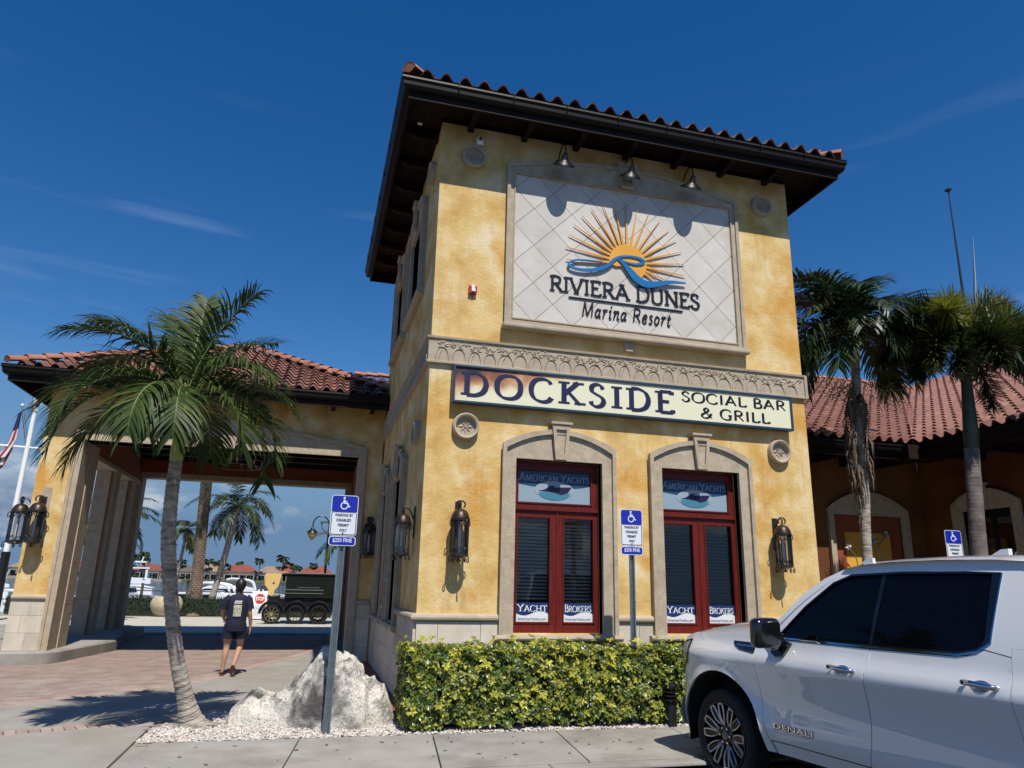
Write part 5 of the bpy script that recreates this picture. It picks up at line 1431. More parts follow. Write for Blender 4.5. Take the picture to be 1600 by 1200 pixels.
part('stem', MB().tube(catmull([FW1(c1 - .1, 1.0, -.04), FW1(c1 - .02, 1.6, -.05), FW1(c1 - .12, 2.2, -.05), FW1(c1 - .05, 2.8, -.04)], 6), .018, 6)
     .tube(catmull([FW1(c1 - .05, 1.8, -.05), FW1(c1 - .35, 2.0, -.05), FW1(c1 - .45, 2.35, -.05), FW1(c1 - .62, 2.55, -.05)], 6), .013, 6)
     .tube(catmull([FW1(c1 - .08, 2.1, -.05), FW1(c1 + .25, 2.3, -.05), FW1(c1 + .2, 2.6, -.05), FW1(c1 + .45, 2.85, -.05)], 6), .013, 6)
     .tube(catmull([FW1(c1 - .03, 1.5, -.05), FW1(c1 + .3, 1.6, -.05), FW1(c1 + .5, 1.95, -.05), FW1(c1 + .62, 1.9, -.05)], 6), .013, 6)
     .tube(catmull([FW1(c1 - .05, 1.3, -.05), FW1(c1 - .3, 1.4, -.05), FW1(c1 - .5, 1.7, -.05), FW1(c1 - .35, 1.85, -.05)], 6), .012, 6), SILV, gr, smooth=True)
for u, v in ((-.62, 2.58), (.45, 2.88), (.1, 2.75), (.62, 1.92), (-.35, 1.87), (-.3, 1.25), (.5, 1.35)): flower(c1 + u, v)
part('window', MB().plate(rect(c2 - .598, c2 + .598, .972, 3.358), [rect(c2 - .5, c2 - .04, 1.1, 3.2), rect(c2 + .04, c2 + .5, 1.1, 3.2)], .12, .2, FW2), BLACK, RW)
part('glass_pane', MB().plate(rect(c2 - .5, c2 + .5, 1.1, 3.2), (), .16, .165, FW2), GLASSW, RW)
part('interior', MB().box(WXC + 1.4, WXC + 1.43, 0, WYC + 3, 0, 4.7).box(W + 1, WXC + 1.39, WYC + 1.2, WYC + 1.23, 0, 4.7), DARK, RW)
# roofs: two slopes meeting in a valley above the wall corner
ev = 1.30; ez = 4.74; pit = 26.57
cc, ss = math.cos(R(pit)), math.sin(R(pit))
EYv, EXv = WYC - ev, WXC - ev
run = 8.1; sl = run / cc
Lx = EXv - (W + .0)
TA = tile_plane(RW, (W + .02, EYv, ez), (1, 0, 0), (0, cc, ss), [(0, 0), (Lx, 0), (Lx + run, sl), (0, sl)], 0)
Ly = 7.5
TB = tile_plane(RW, (EXv, EYv, ez), (0, -1, 0), (cc, 0, ss), [(0, 0), (Ly, 0), (Ly, sl), (-run, sl)], 0)
put_tiles(RW, TA + TB, 300)
cap_row(RW, (W, EYv + run, ez + run * .5 + .1), (EXv + run, EYv + run, ez + run * .5 + .1), end=False)
g_ = MB()
gutter_run(RW, (W + .15, EYv - .06, ez - .0), (EXv - .2, EYv - .06, ez - .0), (0, -1, 0))
gutter_run(RW, (EXv - .06, EYv - .2, ez - .0), (EXv - .06, EYv - 7.4, ez - .0), (-1, 0, 0))
part('fascia', MB().box(W + .01, EXv, EYv + .08, EYv + .12, ez - .32, ez - .02), WOOD_DK, RW)
part('fascia', MB().box(EXv + .08, EXv + .12, EYv - 7.4, EYv + .07, ez - .32, ez - .02), WOOD_DK, RW)
for k in range(4):
    a = .12 + k * .295
    part('soffit_board', MB().box(W + .01, EXv + a, EYv + a + .003, EYv + a + .29, ez - .16, ez - .14), WOOD_DK, RW)
    part('soffit_board', MB().box(EXv + a + .003, EXv + a + .29, EYv - 7.4, EYv + a, ez - .163, ez - .143), WOOD_DK, RW)
part('valley_box', MB().box(EXv - .35, EXv + .2, EYv - .2, EYv + .35, ez - .34, ez - .03), WOOD_DK, RW)
for k in range(6):
    part('rafter_tail', MB().box(W + .5 + k * .95, W + .59 + k * .95, EYv + .15, WYC - .003, ez - .34, ez - .165), WOOD_DK, RW)
    part('rafter_tail', MB().box(EXv + .15, WXC - .003, EYv - .6 - k * .95, EYv - .51 - k * .95, ez - .34, ez - .165), WOOD_DK, RW)
part('flood_light', MB().cbox((10.75, 3.75, 5.12), (.16, .12, .10), Matrix.Rotation(R(30), 3, 'X')).tube([(10.78, 3.95, 5.2), (10.80, 3.6, 5.0)], .03, 6), BLACK, RW)
# distant upper tower with little roof, and the two tall rods
T2 = thing('second_tower', 'second ochre tower with small tiled roof rising behind the palms at the right', 'building', (27, 15, 0))
part('wall', MB().box(25.9, 33, 13.2, 14.4, 0, 12.5), STUCCO, T2)
part('eave', MB().box(25.1, 34, 12.6, 14.8, 12.5, 12.75), WOOD_DK, T2)
hip_roof(T2, 25.1, 34, 12.6, 14.8, 12.78, 20, 60)
t = thing('antenna_mast', 'tall slim dark mast with a bird-like cap above the right palm', 'antenna', (25.3, 13.6, 12.9))
part('mast', MB().tube([(25.30, 13.6, 12.9), (25.35, 13.6, 15.9), (25.40, 13.6, 19.35)], [.07, .045, .025], 8), IRON, t)
part('cap', MB().lathe([(0, .14), (.05, .12), (.16, .03), (.05, -.06), (0, -.06)], (25.40, 13.6, 19.42), 10), BLACK, t, smooth=True)
t = thing('whip_antenna', 'shorter tapering pale whip antenna beside the tall mast', 'antenna', (25.75, 13.6, 12.9))
part('whip', MB().tube([(25.75, 13.6, 12.9), (26.1, 13.6, 15.0), (26.42, 13.6, 17.35)], [.09, .06, .008], 8), GALV, t, smooth=True)
# ================================================================== ROCK
ROCKM = mat('coral_rock', [(0.36, (0.08, 0.075, 0.07)), (0.44, (0.27, 0.255, 0.235)), (0.51, (0.56, 0.53, 0.47)), (0.66, (0.70, 0.66, 0.58))], scale=2.4, detail=13, rough=0.95, bump=0.035, bscale=13,
            cols2=(0.56, 0.48, 0.34), scale2=1.1, mix2=(0.52, 0.72), speck=((0.10, 0.095, 0.09), 75, 0.58))
def rock():
    mb = MB()
    nu, nv = 120, 60
    # control: ridge heights along x (from the photo outline at y ~ .05)
    prof = [(-2.14, 0.0), (-2.10, .14), (-2.0, .22), (-1.84, .32), (-1.66, .34), (-1.50, .38), (-1.36, .50), (-1.24, .64), (-1.15, .76), (-1.06, .80), (-.95, .76), (-.86, .72), (-.74, .70), (-.64, .60), (-.57, .46), (-.44, .36), (-.34, .26), (-.26, .12), (-.20, .0)]
    def H(x):
        for (a, b), (c, d) in zip(prof, prof[1:]):
            if a <= x <= c:
                t = (x - a) / (c - a); t = t * t * (3 - 2 * t) * .4 + t * .6
                return b + (d - b) * t
        return 0
    vs = []
    for j in range(nv + 1):
        for i in range(nu + 1):
            x = -2.15 + 1.96 * i / nu
            u = -1 + 2 * j / nv
            h = H(x)
            wdt = .16 + .50 * h ** .6
            yc = -.10 + .12 * math.sin(x * 2.2)
            y = yc + wdt * u * (1.0 if u < 0 else 1.1)
            prf = max(0, 1 - abs(u) ** 3.0) ** .55
            z_ = h * prf
            p = Vector((x, y, z_))
            q = p * 2.2
            nz_ = noise.fractal(q + Vector((3, 1, 2)), 0.9, 2.1, 5) * .10 + (abs(noise.fractal(q * 2.6, 0.8, 2.2, 4)) - .25) * .085
            rd = (1 - abs(noise.noise(p * 3.6))) ** 5 * -.07
            k = min(1, h * 3) * min(1, (1 - abs(u)) * 4)
            nv3 = Vector((0.25 * math.sin(x * 9), u, .6)).normalized()
            p = p + nv3 * (nz_ + rd) * k
            p.z = max(p.z, -.03)
            vs.append(p)
    n1_ = nu + 1
    mb.add(vs, [(j * n1_ + i, j * n1_ + i + 1, (j + 1) * n1_ + i + 1, (j + 1) * n1_ + i) for j in range(nv) for i in range(nu)])
    return mb
tag(part('boulder', rock(), ROCKM, smooth=32), 'large pitted grey and cream boulder in white gravel behind the parking sign post', 'boulder')

# ================================================================== PALMS
LEAFM = mat('palm_leaf', [(0.3, (0.015, 0.034, 0.008)), (0.7, (0.040, 0.074, 0.015))], scale=3, rough=0.5, varmix=(0.09, 0.115, 0.025), transl=0.16, spec=0.22)
LEAFD = mat('palm_leaf_dark', [(0.3, (0.008, 0.016, 0.005)), (0.7, (0.020, 0.034, 0.009))], scale=3, rough=0.42, varmix=(0.06, 0.10, 0.025), transl=0.18)
LEAFY = mat('foxtail_leaf', [(0.3, (0.022, 0.045, 0.008)), (0.7, (0.06, 0.095, 0.014))], scale=3, rough=0.45, varmix=(0.20, 0.20, 0.03), transl=0.22)
LEAFYG = mat('young_yellow_leaf', [(0.3, (0.13, 0.16, 0.02)), (0.7, (0.24, 0.25, 0.03))], scale=3, rough=0.45, varmix=(0.34, 0.32, 0.05), transl=0.25)
DEADL = mat('dead_frond', [(0.3, (0.09, 0.062, 0.042)), (0.7, (0.20, 0.15, 0.11))], scale=6, rough=0.9)
TRUNKM = mat('palm_trunk', [(0.34, (0.17, 0.145, 0.115)), (0.47, (0.32, 0.28, 0.235)), (0.62, (0.44, 0.40, 0.34))], scale=7, detail=12, rough=0.95, bump=0.016, bscale=16, bstretch=(.6, .6, 4), stretch=(1, 1, 3.2), cols2=(0.11, 0.10, 0.08), scale2=2.6, mix2=(0.55, 0.70))
SHAFTM = mat('crownshaft', [(0.3, (0.26, 0.31, 0.06)), (0.7, (0.50, 0.50, 0.15))], scale=4, rough=0.45, stretch=(1, 1, .4))
RACH = mat('rachis', (0.14, 0.17, 0.05), rough=0.5)
def frond(O, az, el0, L, droop, nl=46, ll=.42, wd=.030, lift=.35, hang=.5, tw=0.0, fox=False, seed=0, bare=.14, ncurve=1.0, mbs=None):
    """returns (leaf MB, rachis MB). droop: total bend in radians along the arch"""
    rg = random.Random(seed)
    lf, rc = mbs or (MB(), MB())
    n = 16
    P = [Vector(O)]
    el = el0
    azr = az
    for i in range(n):
        t = (i + 1) / n
        el = el0 - droop * t ** ncurve
        azr = az + tw * t
        P.append(P[-1] + Vector((math.cos(azr) * math.cos(el), math.sin(azr) * math.cos(el), math.sin(el))) * (L / n))
    rc.tube(P, [.020 * (1 - .85 * i / n) * (L / 1.7) for i in range(n + 1)], 6, var=rg.random() * .3 + .001)
    def at(t):
        k = min(int(t * n), n - 1); f = t * n - k
        return P[k].lerp(P[k + 1], f), (P[k + 1] - P[k]).normalized()
    for i in range(nl):
        t = bare + (1 - bare) * (i + .5) / nl
        p, T_ = at(t)
        side = T_.cross(Vector((0, 0, 1)))
        side = side.normalized() if side.length > .05 else Vector((1, 0, 0))
        up = side.cross(T_)
        prof_ = math.sin(min(1, (t - bare) / (1 - bare) * 1.0 + .10) * PI * .86) ** .65
        for s_ in ((-1, 1) if not fox else (-1, 1, -2, 2, -3, 3)):
            if fox:
                a = rg.uniform(0, 2 * PI)
                d0 = (side * math.cos(a) + up * math.sin(a)) * .85 + T_ * rg.uniform(.35, .75)
                l = ll * prof_ * rg.uniform(.75, 1.1)
            else:
                fwd = .45 + .9 * t ** 1.5
                d0 = side * s_ + up * (lift + rg.uniform(-.22, .22)) + T_ * fwd * rg.uniform(.8, 1.2)
                l = ll * prof_ * rg.uniform(.82, 1.12)
            d0.normalize()
            g_ = hang * rg.uniform(.6, 1.3)
            w0 = wd * rg.uniform(.8, 1.2)
            Q = [p]; d = d0.copy()
            m_ = 4
            for k in range(m_):
                d = (d + Vector((0, 0, -g_ * .42 * (k + .4) / m_ * 1.6))).normalized()
                Q.append(Q[-1] + d * l / m_)
            bn = d0.cross(up if not fox else Vector((0, 0, 1)))
            bn = bn.normalized() if bn.length > .05 else side
            ww = [.45, 1.0, .92, .6, .05]
            vs = []
            for q, wv in zip(Q, ww):
                vs += [q - bn * w0 * wv / 2, q + bn * w0 * wv / 2]
            lf.add(vs, [(2 * k, 2 * k + 1, 2 * k + 3, 2 * k + 2) for k in range(m_)], max(0.001, min(1, rg.gauss(.25, .28))))
    return lf, rc
def palm_trunk(P, rad, n=18, rings=16.0, bulge=.007):
    mb = MB()
    Q = catmull(P, 10)
    k = len(P) - 1
    fine = []
    rr = []
    N_ = len(Q)
    for i, q in enumerate(Q):
        t = i / (N_ - 1) * k; a = min(int(t), k - 1); f = t - a
        fine.append(q); rr.append(rad[a] + (rad[a + 1] - rad[a]) * f)
    # subdivide for ring scars
    F, RR = [], []
    for i in range(N_ - 1):
        m_ = 4
        for j in range(m_):
            F.append(fine[i].lerp(fine[i + 1], j / m_)); RR.append(rr[i] + (rr[i + 1] - rr[i]) * j / m_)
    d = 0
    for i in range(len(F)):
        if i: d += (F[i] - F[i - 1]).length
        ph = (d * rings) % 1.0
        RR[i] += bulge * (1 - ph) + rng.uniform(-.0015, .0015)
    mb.tube(F, RR, n)
    return mb
def palm(name, label, base, trunkP, rad, crown, fronds, leafm, group, shaft=None, ratt=None, **kw):
    t = thing(name, label, 'palm tree', base, group)
    part('trunk', palm_trunk(trunkP, rad), TRUNKM, t, smooth=60)
    if shaft:
        a, b, r0, r1 = shaft
        a, b = Vector(a), Vector(b)
        part('crownshaft', MB().tube([a, a.lerp(b, .15), a.lerp(b, .5), b], [r0, r0 * 1.12, (r0 + r1) / 2, r1], 14), SHAFTM, t, smooth=60)
    for i, f in enumerate(fronds):
        lf, rc = frond(crown, seed=i * 7 + 11, **{**kw, **f})
        fo = part('frond', lf, f.get('m') if False else leafm, t, fix=False)
        part('rachis', rc, RACH, fo, smooth=60, fix=False)
    return t
# left palm -------------------------------------------------------
tp = [(-2.468, -.30, -.02), (-2.50, -.31, .08), (-2.57, -.36, .308), (-2.692, -.46, .715), (-2.80, -.60, 1.261), (-2.898, -.78, 1.942), (-2.913, -.92, 2.453), (-2.901, -1.02, 2.84)]
tr_ = [.19, .125, .086, .073, .073, .075, .068, .062]
cr = Vector((-2.88, -1.15, 3.52))
fr_ = []
for i, (azd, eld, L_, dr) in enumerate([(80, 86, 1.35, .35), (350, 82, 1.45, .6), (120, 78, 1.4, .7), (185, 76, 1.55, 1.25), (30, 74, 1.4, 1.05), (205, 70, 1.5, 1.6), (155, 66, 1.5, 1.6), (-30, 62, 1.35, 1.8),
                                        (5, 52, 1.45, 1.9), (60, 54, 1.4, 1.7), (182, 48, 1.65, 1.9), (205, 40, 1.6, 2.1), (110, 45, 1.4, 1.9), (192, 26, 1.65, 1.9), (-15, 32, 1.5, 2.1), (240, 34, 1.3, 2.2), (-50, 30, 1.35, 2.1), (268, 30, 1.15, 2.2), (172, 12, 1.5, 1.6), (8, 12, 1.45, 1.8), (75, 20, 1.2, 1.6)]):
    fr_.append(dict(az=R(azd), el0=R(eld), L=L_, droop=dr, tw=rng.uniform(-.5, .5), lift=rng.uniform(.1, .55), hang=rng.uniform(.5, 1.15)))
lp = palm('palm_tree', 'small palm with arching green fronds and yellow crownshaft in the gravel left of the boulder', (-2.468, -.30, 0), tp, tr_, cr, fr_, LEAFM, 'palms around the buildings',
     shaft=((-2.901, -1.02, 2.83), (-2.88, -1.14, 3.50), .068, .042), nl=54, ll=.52, wd=.028)
# surface roots
rt = MB()
for a in (-.4, .2, -1.0, 2.9, 3.6):
    P_ = [(-2.47, -.30, .03)]
    for k in range(5): P_.append((-2.47 + math.cos(a) * (.13 + k * .12), -.30 + math.sin(a) * (.12 + k * .10) * .8, .02 - k * .006 + rng.uniform(-.003, .006)))
    rt.tube(catmull(P_, 3), [.028 * (1 - .85 * i / 15) for i in range(16)], 6)
part('root', rt, TRUNKM, lp, smooth=True)
# right palm A --------------------------------------------------------
cA = Vector((8.10, 1.0, 6.3))
fr_ = []
for azd, eld, L_, dr in [(90, 82, 1.6, .9), (200, 72, 1.8, 1.5), (70, 60, 1.8, 1.6), (260, 60, 1.5, 2.0), (185, 30, 1.9, 1.9), (5, 40, 2.0, 1.9), (20, 76, 2.1, 1.0), (165, 74, 1.9, 1.2), (-20, 66, 1.9, 1.5), (230, 66, 1.7, 1.7), (150, 20, 1.9, 1.5), (30, 20, 1.9, 1.5), (140, 70, 1.6, 1.3), (175, 62, 1.7, 1.5), (10, 55, 1.7, 1.7), (60, 55, 1.6, 1.6), (200, 52, 1.7, 1.8), (-30, 50, 1.6, 1.9), (240, 48, 1.5, 2.0), (165, 38, 1.75, 1.8), (-5, 30, 1.75, 1.8), (-60, 35, 1.5, 2.1), (190, 15, 1.8, 1.7), (215, 5, 1.7, 1.5), (15, 5, 1.6, 1.7), (270, 30, 1.3, 2.1), (110, 25, 1.5, 1.8), (178, -12, 1.8, 1.2), (-25, -8, 1.5, 1.3)]:
    fr_.append(dict(az=R(azd), el0=R(eld), L=L_, droop=dr, tw=rng.uniform(-.3, .3)))
pA = palm('palm_tree', 'dark green palm with hanging dead fronds against the wing, nearest the tower', (7.8, 1.0, 0), [(7.85, 1.0, -.02), (7.83, 1.0, .5), (7.84, 1.0, 1.5), (7.86, 1.0, 2.4), (7.95, 1.0, 3.4), (7.97, 1.0, 4.5), (8.04, 1.0, 5.7)], [.14, .095, .085, .078, .075, .07, .075], cA, fr_, LEAFD, 'palms around the buildings',
     shaft=((8.04, 1, 5.69), (8.10, 1, 6.28), .085, .05), nl=46, ll=.68, wd=.038, lift=.28, hang=.8)
dd = MB()
for k in range(3):
    az = R([200, 250, 170, 300, 225][k]); z0 = 5.15 - k * .12
    L_ = [1.7, 1.3, 1.9, 1.5, 2.1][k]
    P_ = catmull([(8.0, 1.0, z0), (8.0 + .22 * math.cos(az), 1 + .22 * math.sin(az), z0 - .05), (8.0 + .26 * math.cos(az), 1 + .26 * math.sin(az), z0 - .5 * L_), (8.0 + .16 * math.cos(az), 1 + .16 * math.sin(az), z0 - L_)], 8)
    dd.tube(P_, [.02 * (1 - .8 * i / (len(P_) - 1)) for i in range(len(P_))], 5)
    for i, p in enumerate(P_[3:]):
        for j in range(4):
            a = rng.uniform(0, 6.28); l = rng.uniform(.25, .55)
            q = p + Vector((math.cos(a) * .07, math.sin(a) * .07, -l)); wv = Vector((math.sin(a), -math.cos(a), 0)) * .012
            md = p.lerp(q, .5) + Vector((math.cos(a), math.sin(a), 0)) * .05
            dd.add([p - wv, p + wv, md + wv, md - wv, q], [(0, 1, 2, 3), (3, 2, 4)])
part('dead_fronds', dd, DEADL, pA, fix=False)
for sx in (-1, 1):       # flower/fruit clusters
    fl = MB()
    c0 = Vector((8.05 + sx * .5, .85, 5.05))
    fl.tube([(8.03, 1, 5.35), c0 + Vector((-sx * .15, 0, .12)), c0], .012, 5)
    for k in range(420):
        d_ = Vector((rng.gauss(0, .17), rng.gauss(0, .15), rng.gauss(0, .13)))
        p = c0 + d_; r = rng.uniform(.008, .014)
        fl.add([p + Vector((r, 0, 0)), p + Vector((-r * .5, r, 0)), p + Vector((-r * .5, -r, 0)), p + Vector((0, 0, r * 1.4)), p - Vector((0, 0, r))], [(0, 1, 3), (1, 2, 3), (2, 0, 3), (1, 0, 4), (2, 1, 4), (0, 2, 4)])
    part('flower_cluster', fl, mat('palm_flowers', (0.20, 0.20, 0.08), rough=.7), pA, fix=False)
# right palm B (foxtail) ------------------------------------------------
cB = Vector((9.52, .0, 5.90))
tB = thing('foxtail_palm', 'bushy foxtail palm with a yellow-green new plume, at the right edge', 'palm tree', (9.2, 0, 0), 'palms around the buildings')
part('trunk', palm_trunk([(9.15, 0, -.02), (9.14, 0, 1.0), (9.17, 0, 2.2), (9.26, 0, 3.2), (9.34, 0, 4.0)], [.17, .14, .125, .115, .11], bulge=.008), mat('foxtail_trunk', [(0.3, (0.06, 0.05, 0.045)), (0.7, (0.20, 0.17, 0.15))], scale=5, detail=8, rough=.9, bump=.01, bscale=20, bstretch=(1, 1, 3)), tB, smooth=60)
part('crownshaft', MB().tube([(9.34, 0, 3.98), (9.37, 0, 4.2), (9.42, 0, 4.8), (9.50, 0, 5.85)], [.115, .125, .10, .06], 14), mat('dark_crownshaft', [(0.3, (0.022, 0.025, 0.012)), (0.7, (0.075, 0.08, 0.035))], scale=5, rough=.5), tB, smooth=60)
for i, (azd, eld, L_, dr, mm) in enumerate([(213, 58, 1.35, 1.5, LEAFYG), (15, 60, 2.2, .9, LEAFY), (-10, 48, 2.0, 1.2, LEAFY), (60, 55, 2.0, 1.1, LEAFY), (-35, 36, 1.8, 1.5, LEAFY), (196, 40, 1.5, 2.3, LEAFY), (180, 60, 1.5, 1.5, LEAFD), (0, 24, 2.1, 1.3, LEAFD), (-40, 12, 1.8, 1.6, LEAFD), (150, 40, 1.6, 1.7, LEAFD), (100, 45, 1.7, 1.4, LEAFD), (215, 8, 1.35, 1.5, LEAFD), (30, 8, 1.9, 1.2, LEAFD), (-15, 2, 1.9, 1.0, LEAFD), (255, 25, 1.3, 2.0, LEAFD), (170, 20, 1.4, 1.8, LEAFD)]):
    lf, rc = frond(cB, R(azd), R(eld), L_, dr, nl=90, ll=.50, wd=.030, hang=.15, fox=True, seed=50 + i, bare=.12)
    fo = part('frond', lf, mm, tB, fix=False); part('rachis', rc, RACH, fo, smooth=60, fix=False)

# ================================================================== HEDGE
HL = mat('hedge_leaf', [(0.3, (0.018, 0.050, 0.010)), (0.7, (0.05, 0.10, 0.014))], scale=4, rough=0.35, varmix=(0.50, 0.47, 0.05), transl=0.15)
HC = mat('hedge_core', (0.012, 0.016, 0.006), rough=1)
HD = thing('hedge', 'clipped yellow and green variegated hedge along the foot of the tower', 'hedge', (2.2, -.65, 0))
hx0, hx1, hy0, hy1, hz = -.20, 5.6, -1.06, -.20, .86
core = MB()
nx = 60
def hcore():
    mb = MB()
    for i in range(nx):
        x0 = hx0 + .12 + (hx1 - hx0 - .24) * i / nx; x1 = hx0 + .12 + (hx1 - hx0 - .24) * (i + 1) / nx
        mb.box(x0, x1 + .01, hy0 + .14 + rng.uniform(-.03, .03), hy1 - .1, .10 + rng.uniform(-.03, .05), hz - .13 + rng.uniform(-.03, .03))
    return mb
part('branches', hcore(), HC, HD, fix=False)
tw = MB()
for k in range(160):
    x = rng.uniform(hx0 + .1, hx1 - .1); y = rng.uniform(hy0 + .2, hy1 - .1)
    tw.tube([(x, y, 0), (x + rng.uniform(-.08, .08), y + rng.uniform(-.08, .0), .3), (x + rng.uniform(-.15, .15), y - rng.uniform(0, .12), .6)], [.012, .009, .005], 5)
part('stems', tw, TRUNKM, HD, fix=False)
lv = MB()
rg = random.Random(5)
def rosette(p, nrm, size, yel):
    n_ = rg.randint(5, 8)
    t1 = nrm.orthogonal().normalized(); t2 = nrm.cross(t1)
    a0 = rg.uniform(0, 6.28)
    for k in range(n_):
        a = a0 + 2 * PI * k / n_ + rg.uniform(-.25, .25)
        o = (t1 * math.cos(a) + t2 * math.sin(a))
        d = (o + nrm * rg.uniform(.05, .7)).normalized()
        l = size * rg.uniform(.75, 1.15); wd = l * rg.uniform(.20, .27)
        s_ = d.cross(nrm).normalized() if d.cross(nrm).length > .01 else t1
        tip = p + d * l - nrm * l * rg.uniform(.0, .35)
        mid = p + d * l * .52 + nrm * l * .06
        q = max(.001, min(1, yel + rg.uniform(-.28, .28)))
        lv.add([p, mid - s_ * wd, tip, mid + s_ * wd, mid - nrm * wd * .25], [(0, 1, 4), (1, 2, 4), (2, 3, 4), (3, 0, 4)], q)
for k in range(6000):
    face = rg.random()
    bump_ = lambda a, b: noise.noise(Vector((a * 2.3, b * 2.3, 1.7))) * .055 + noise.noise(Vector((a * 7, b * 7, 4))) * .03
    inn = abs(rg.gauss(0, .06))
    if face < .56:
        x = rg.uniform(hx0, hx1); z_ = rg.uniform(.06, hz); y = hy0 + bump_(x, z_) + inn + max(0, z_ - hz + .1) * .5; nrm = Vector((rg.uniform(-.5, .5), -1, rg.uniform(-.1, .9)))
    elif face < .88:
        x = rg.uniform(hx0, hx1); y = rg.uniform(hy0, hy1); z_ = hz + bump_(x, y + 9) * .8 - inn; nrm = Vector((rg.uniform(-.4, .4), rg.uniform(-.6, .2), 1))
    else:
        y = rg.uniform(hy0, hy1); z_ = rg.uniform(.06, hz); x = hx0 + bump_(y + 5, z_) + inn; nrm = Vector((-1, rg.uniform(-.6, .3), rg.uniform(-.1, .8)))
    deep = inn > .06
    yel = rg.choice([.0, .05, .12, .25, .38, .55, .9]) * (.25 if deep else 1) * (.55 + .45 * min(1, max(0, z_) / .8))
    rosette(Vector((x, y, z_)), nrm.normalized(), rg.uniform(.034, .088), yel)
for k in range(90):
    x = rg.uniform(hx0, hx1); top_ = rg.random() < .7
    p = Vector((x, rg.uniform(hy0, hy1), hz)) if top_ else Vector((x, hy0, rg.uniform(.15, .8)))
    d = Vector((rg.uniform(-.4, .4), rg.uniform(-.5, 0), 1)).normalized() if top_ else Vector((rg.uniform(-.4, .4), -1, rg.uniform(0, .8))).normalized()
    rosette(p + d * rg.uniform(.05, .11), d, rg.uniform(.05, .08), rg.choice([.3, .6, .9]))
fo = part('foliage', lv, HL, HD, fix=False); fo['kind'] = 'stuff'
# fallen leaves
fl = MB()
for k in range(90):
    x = rg.uniform(-2.6, 4.2); y = rg.uniform(-2.4, -1.0) if rg.random() < .75 else rg.uniform(-1.2, -1.05)
    a = rg.uniform(0, 6.28); l = rg.uniform(.015, .04); c, s_ = math.cos(a), math.sin(a)
    fl.add([(x + c * l, y + s_ * l, .013), (x - s_ * l * .4, y + c * l * .4, .018), (x - c * l, y - s_ * l, .012), (x + s_ * l * .4, y - c * l * .4, .014)], [(0, 1, 2, 3)])
fo = part('fallen_leaves', fl, DEADL, fix=False); fo['kind'] = 'stuff'; fo['label'] = 'dry leaf litter scattered on the sidewalk'
# landscape bollard
t = thing('bollard_light', 'short black louvred bollard light in front of the hedge beside the truck', 'bollard', (2.98, -1.02, 0))
part('post', MB().lathe([(0, 0), (.06, 0), (.06, .25), (.05, .27), (0, .27)], (2.98, -1.10, 0), 16), BLACK, t, smooth=35)
for k in range(3):
    part('louvre', MB().lathe([(.03, .0), (.09, -.012), (.09, .0), (.04, .022), (.03, .022)], (2.98, -1.10, .30 + k * .045), 20), BLACK, t, smooth=35)
part('cap', MB().lathe([(0, .07), (.04, .065), (.08, .04), (.09, .015), (.088, 0), (0, 0)], (2.98, -1.10, .43), 20), BLACK, t, smooth=35)
part('core', MB().lathe([(.03, .27), (.03, .44)], (2.98, -1.10, 0), 10), GALV, t)

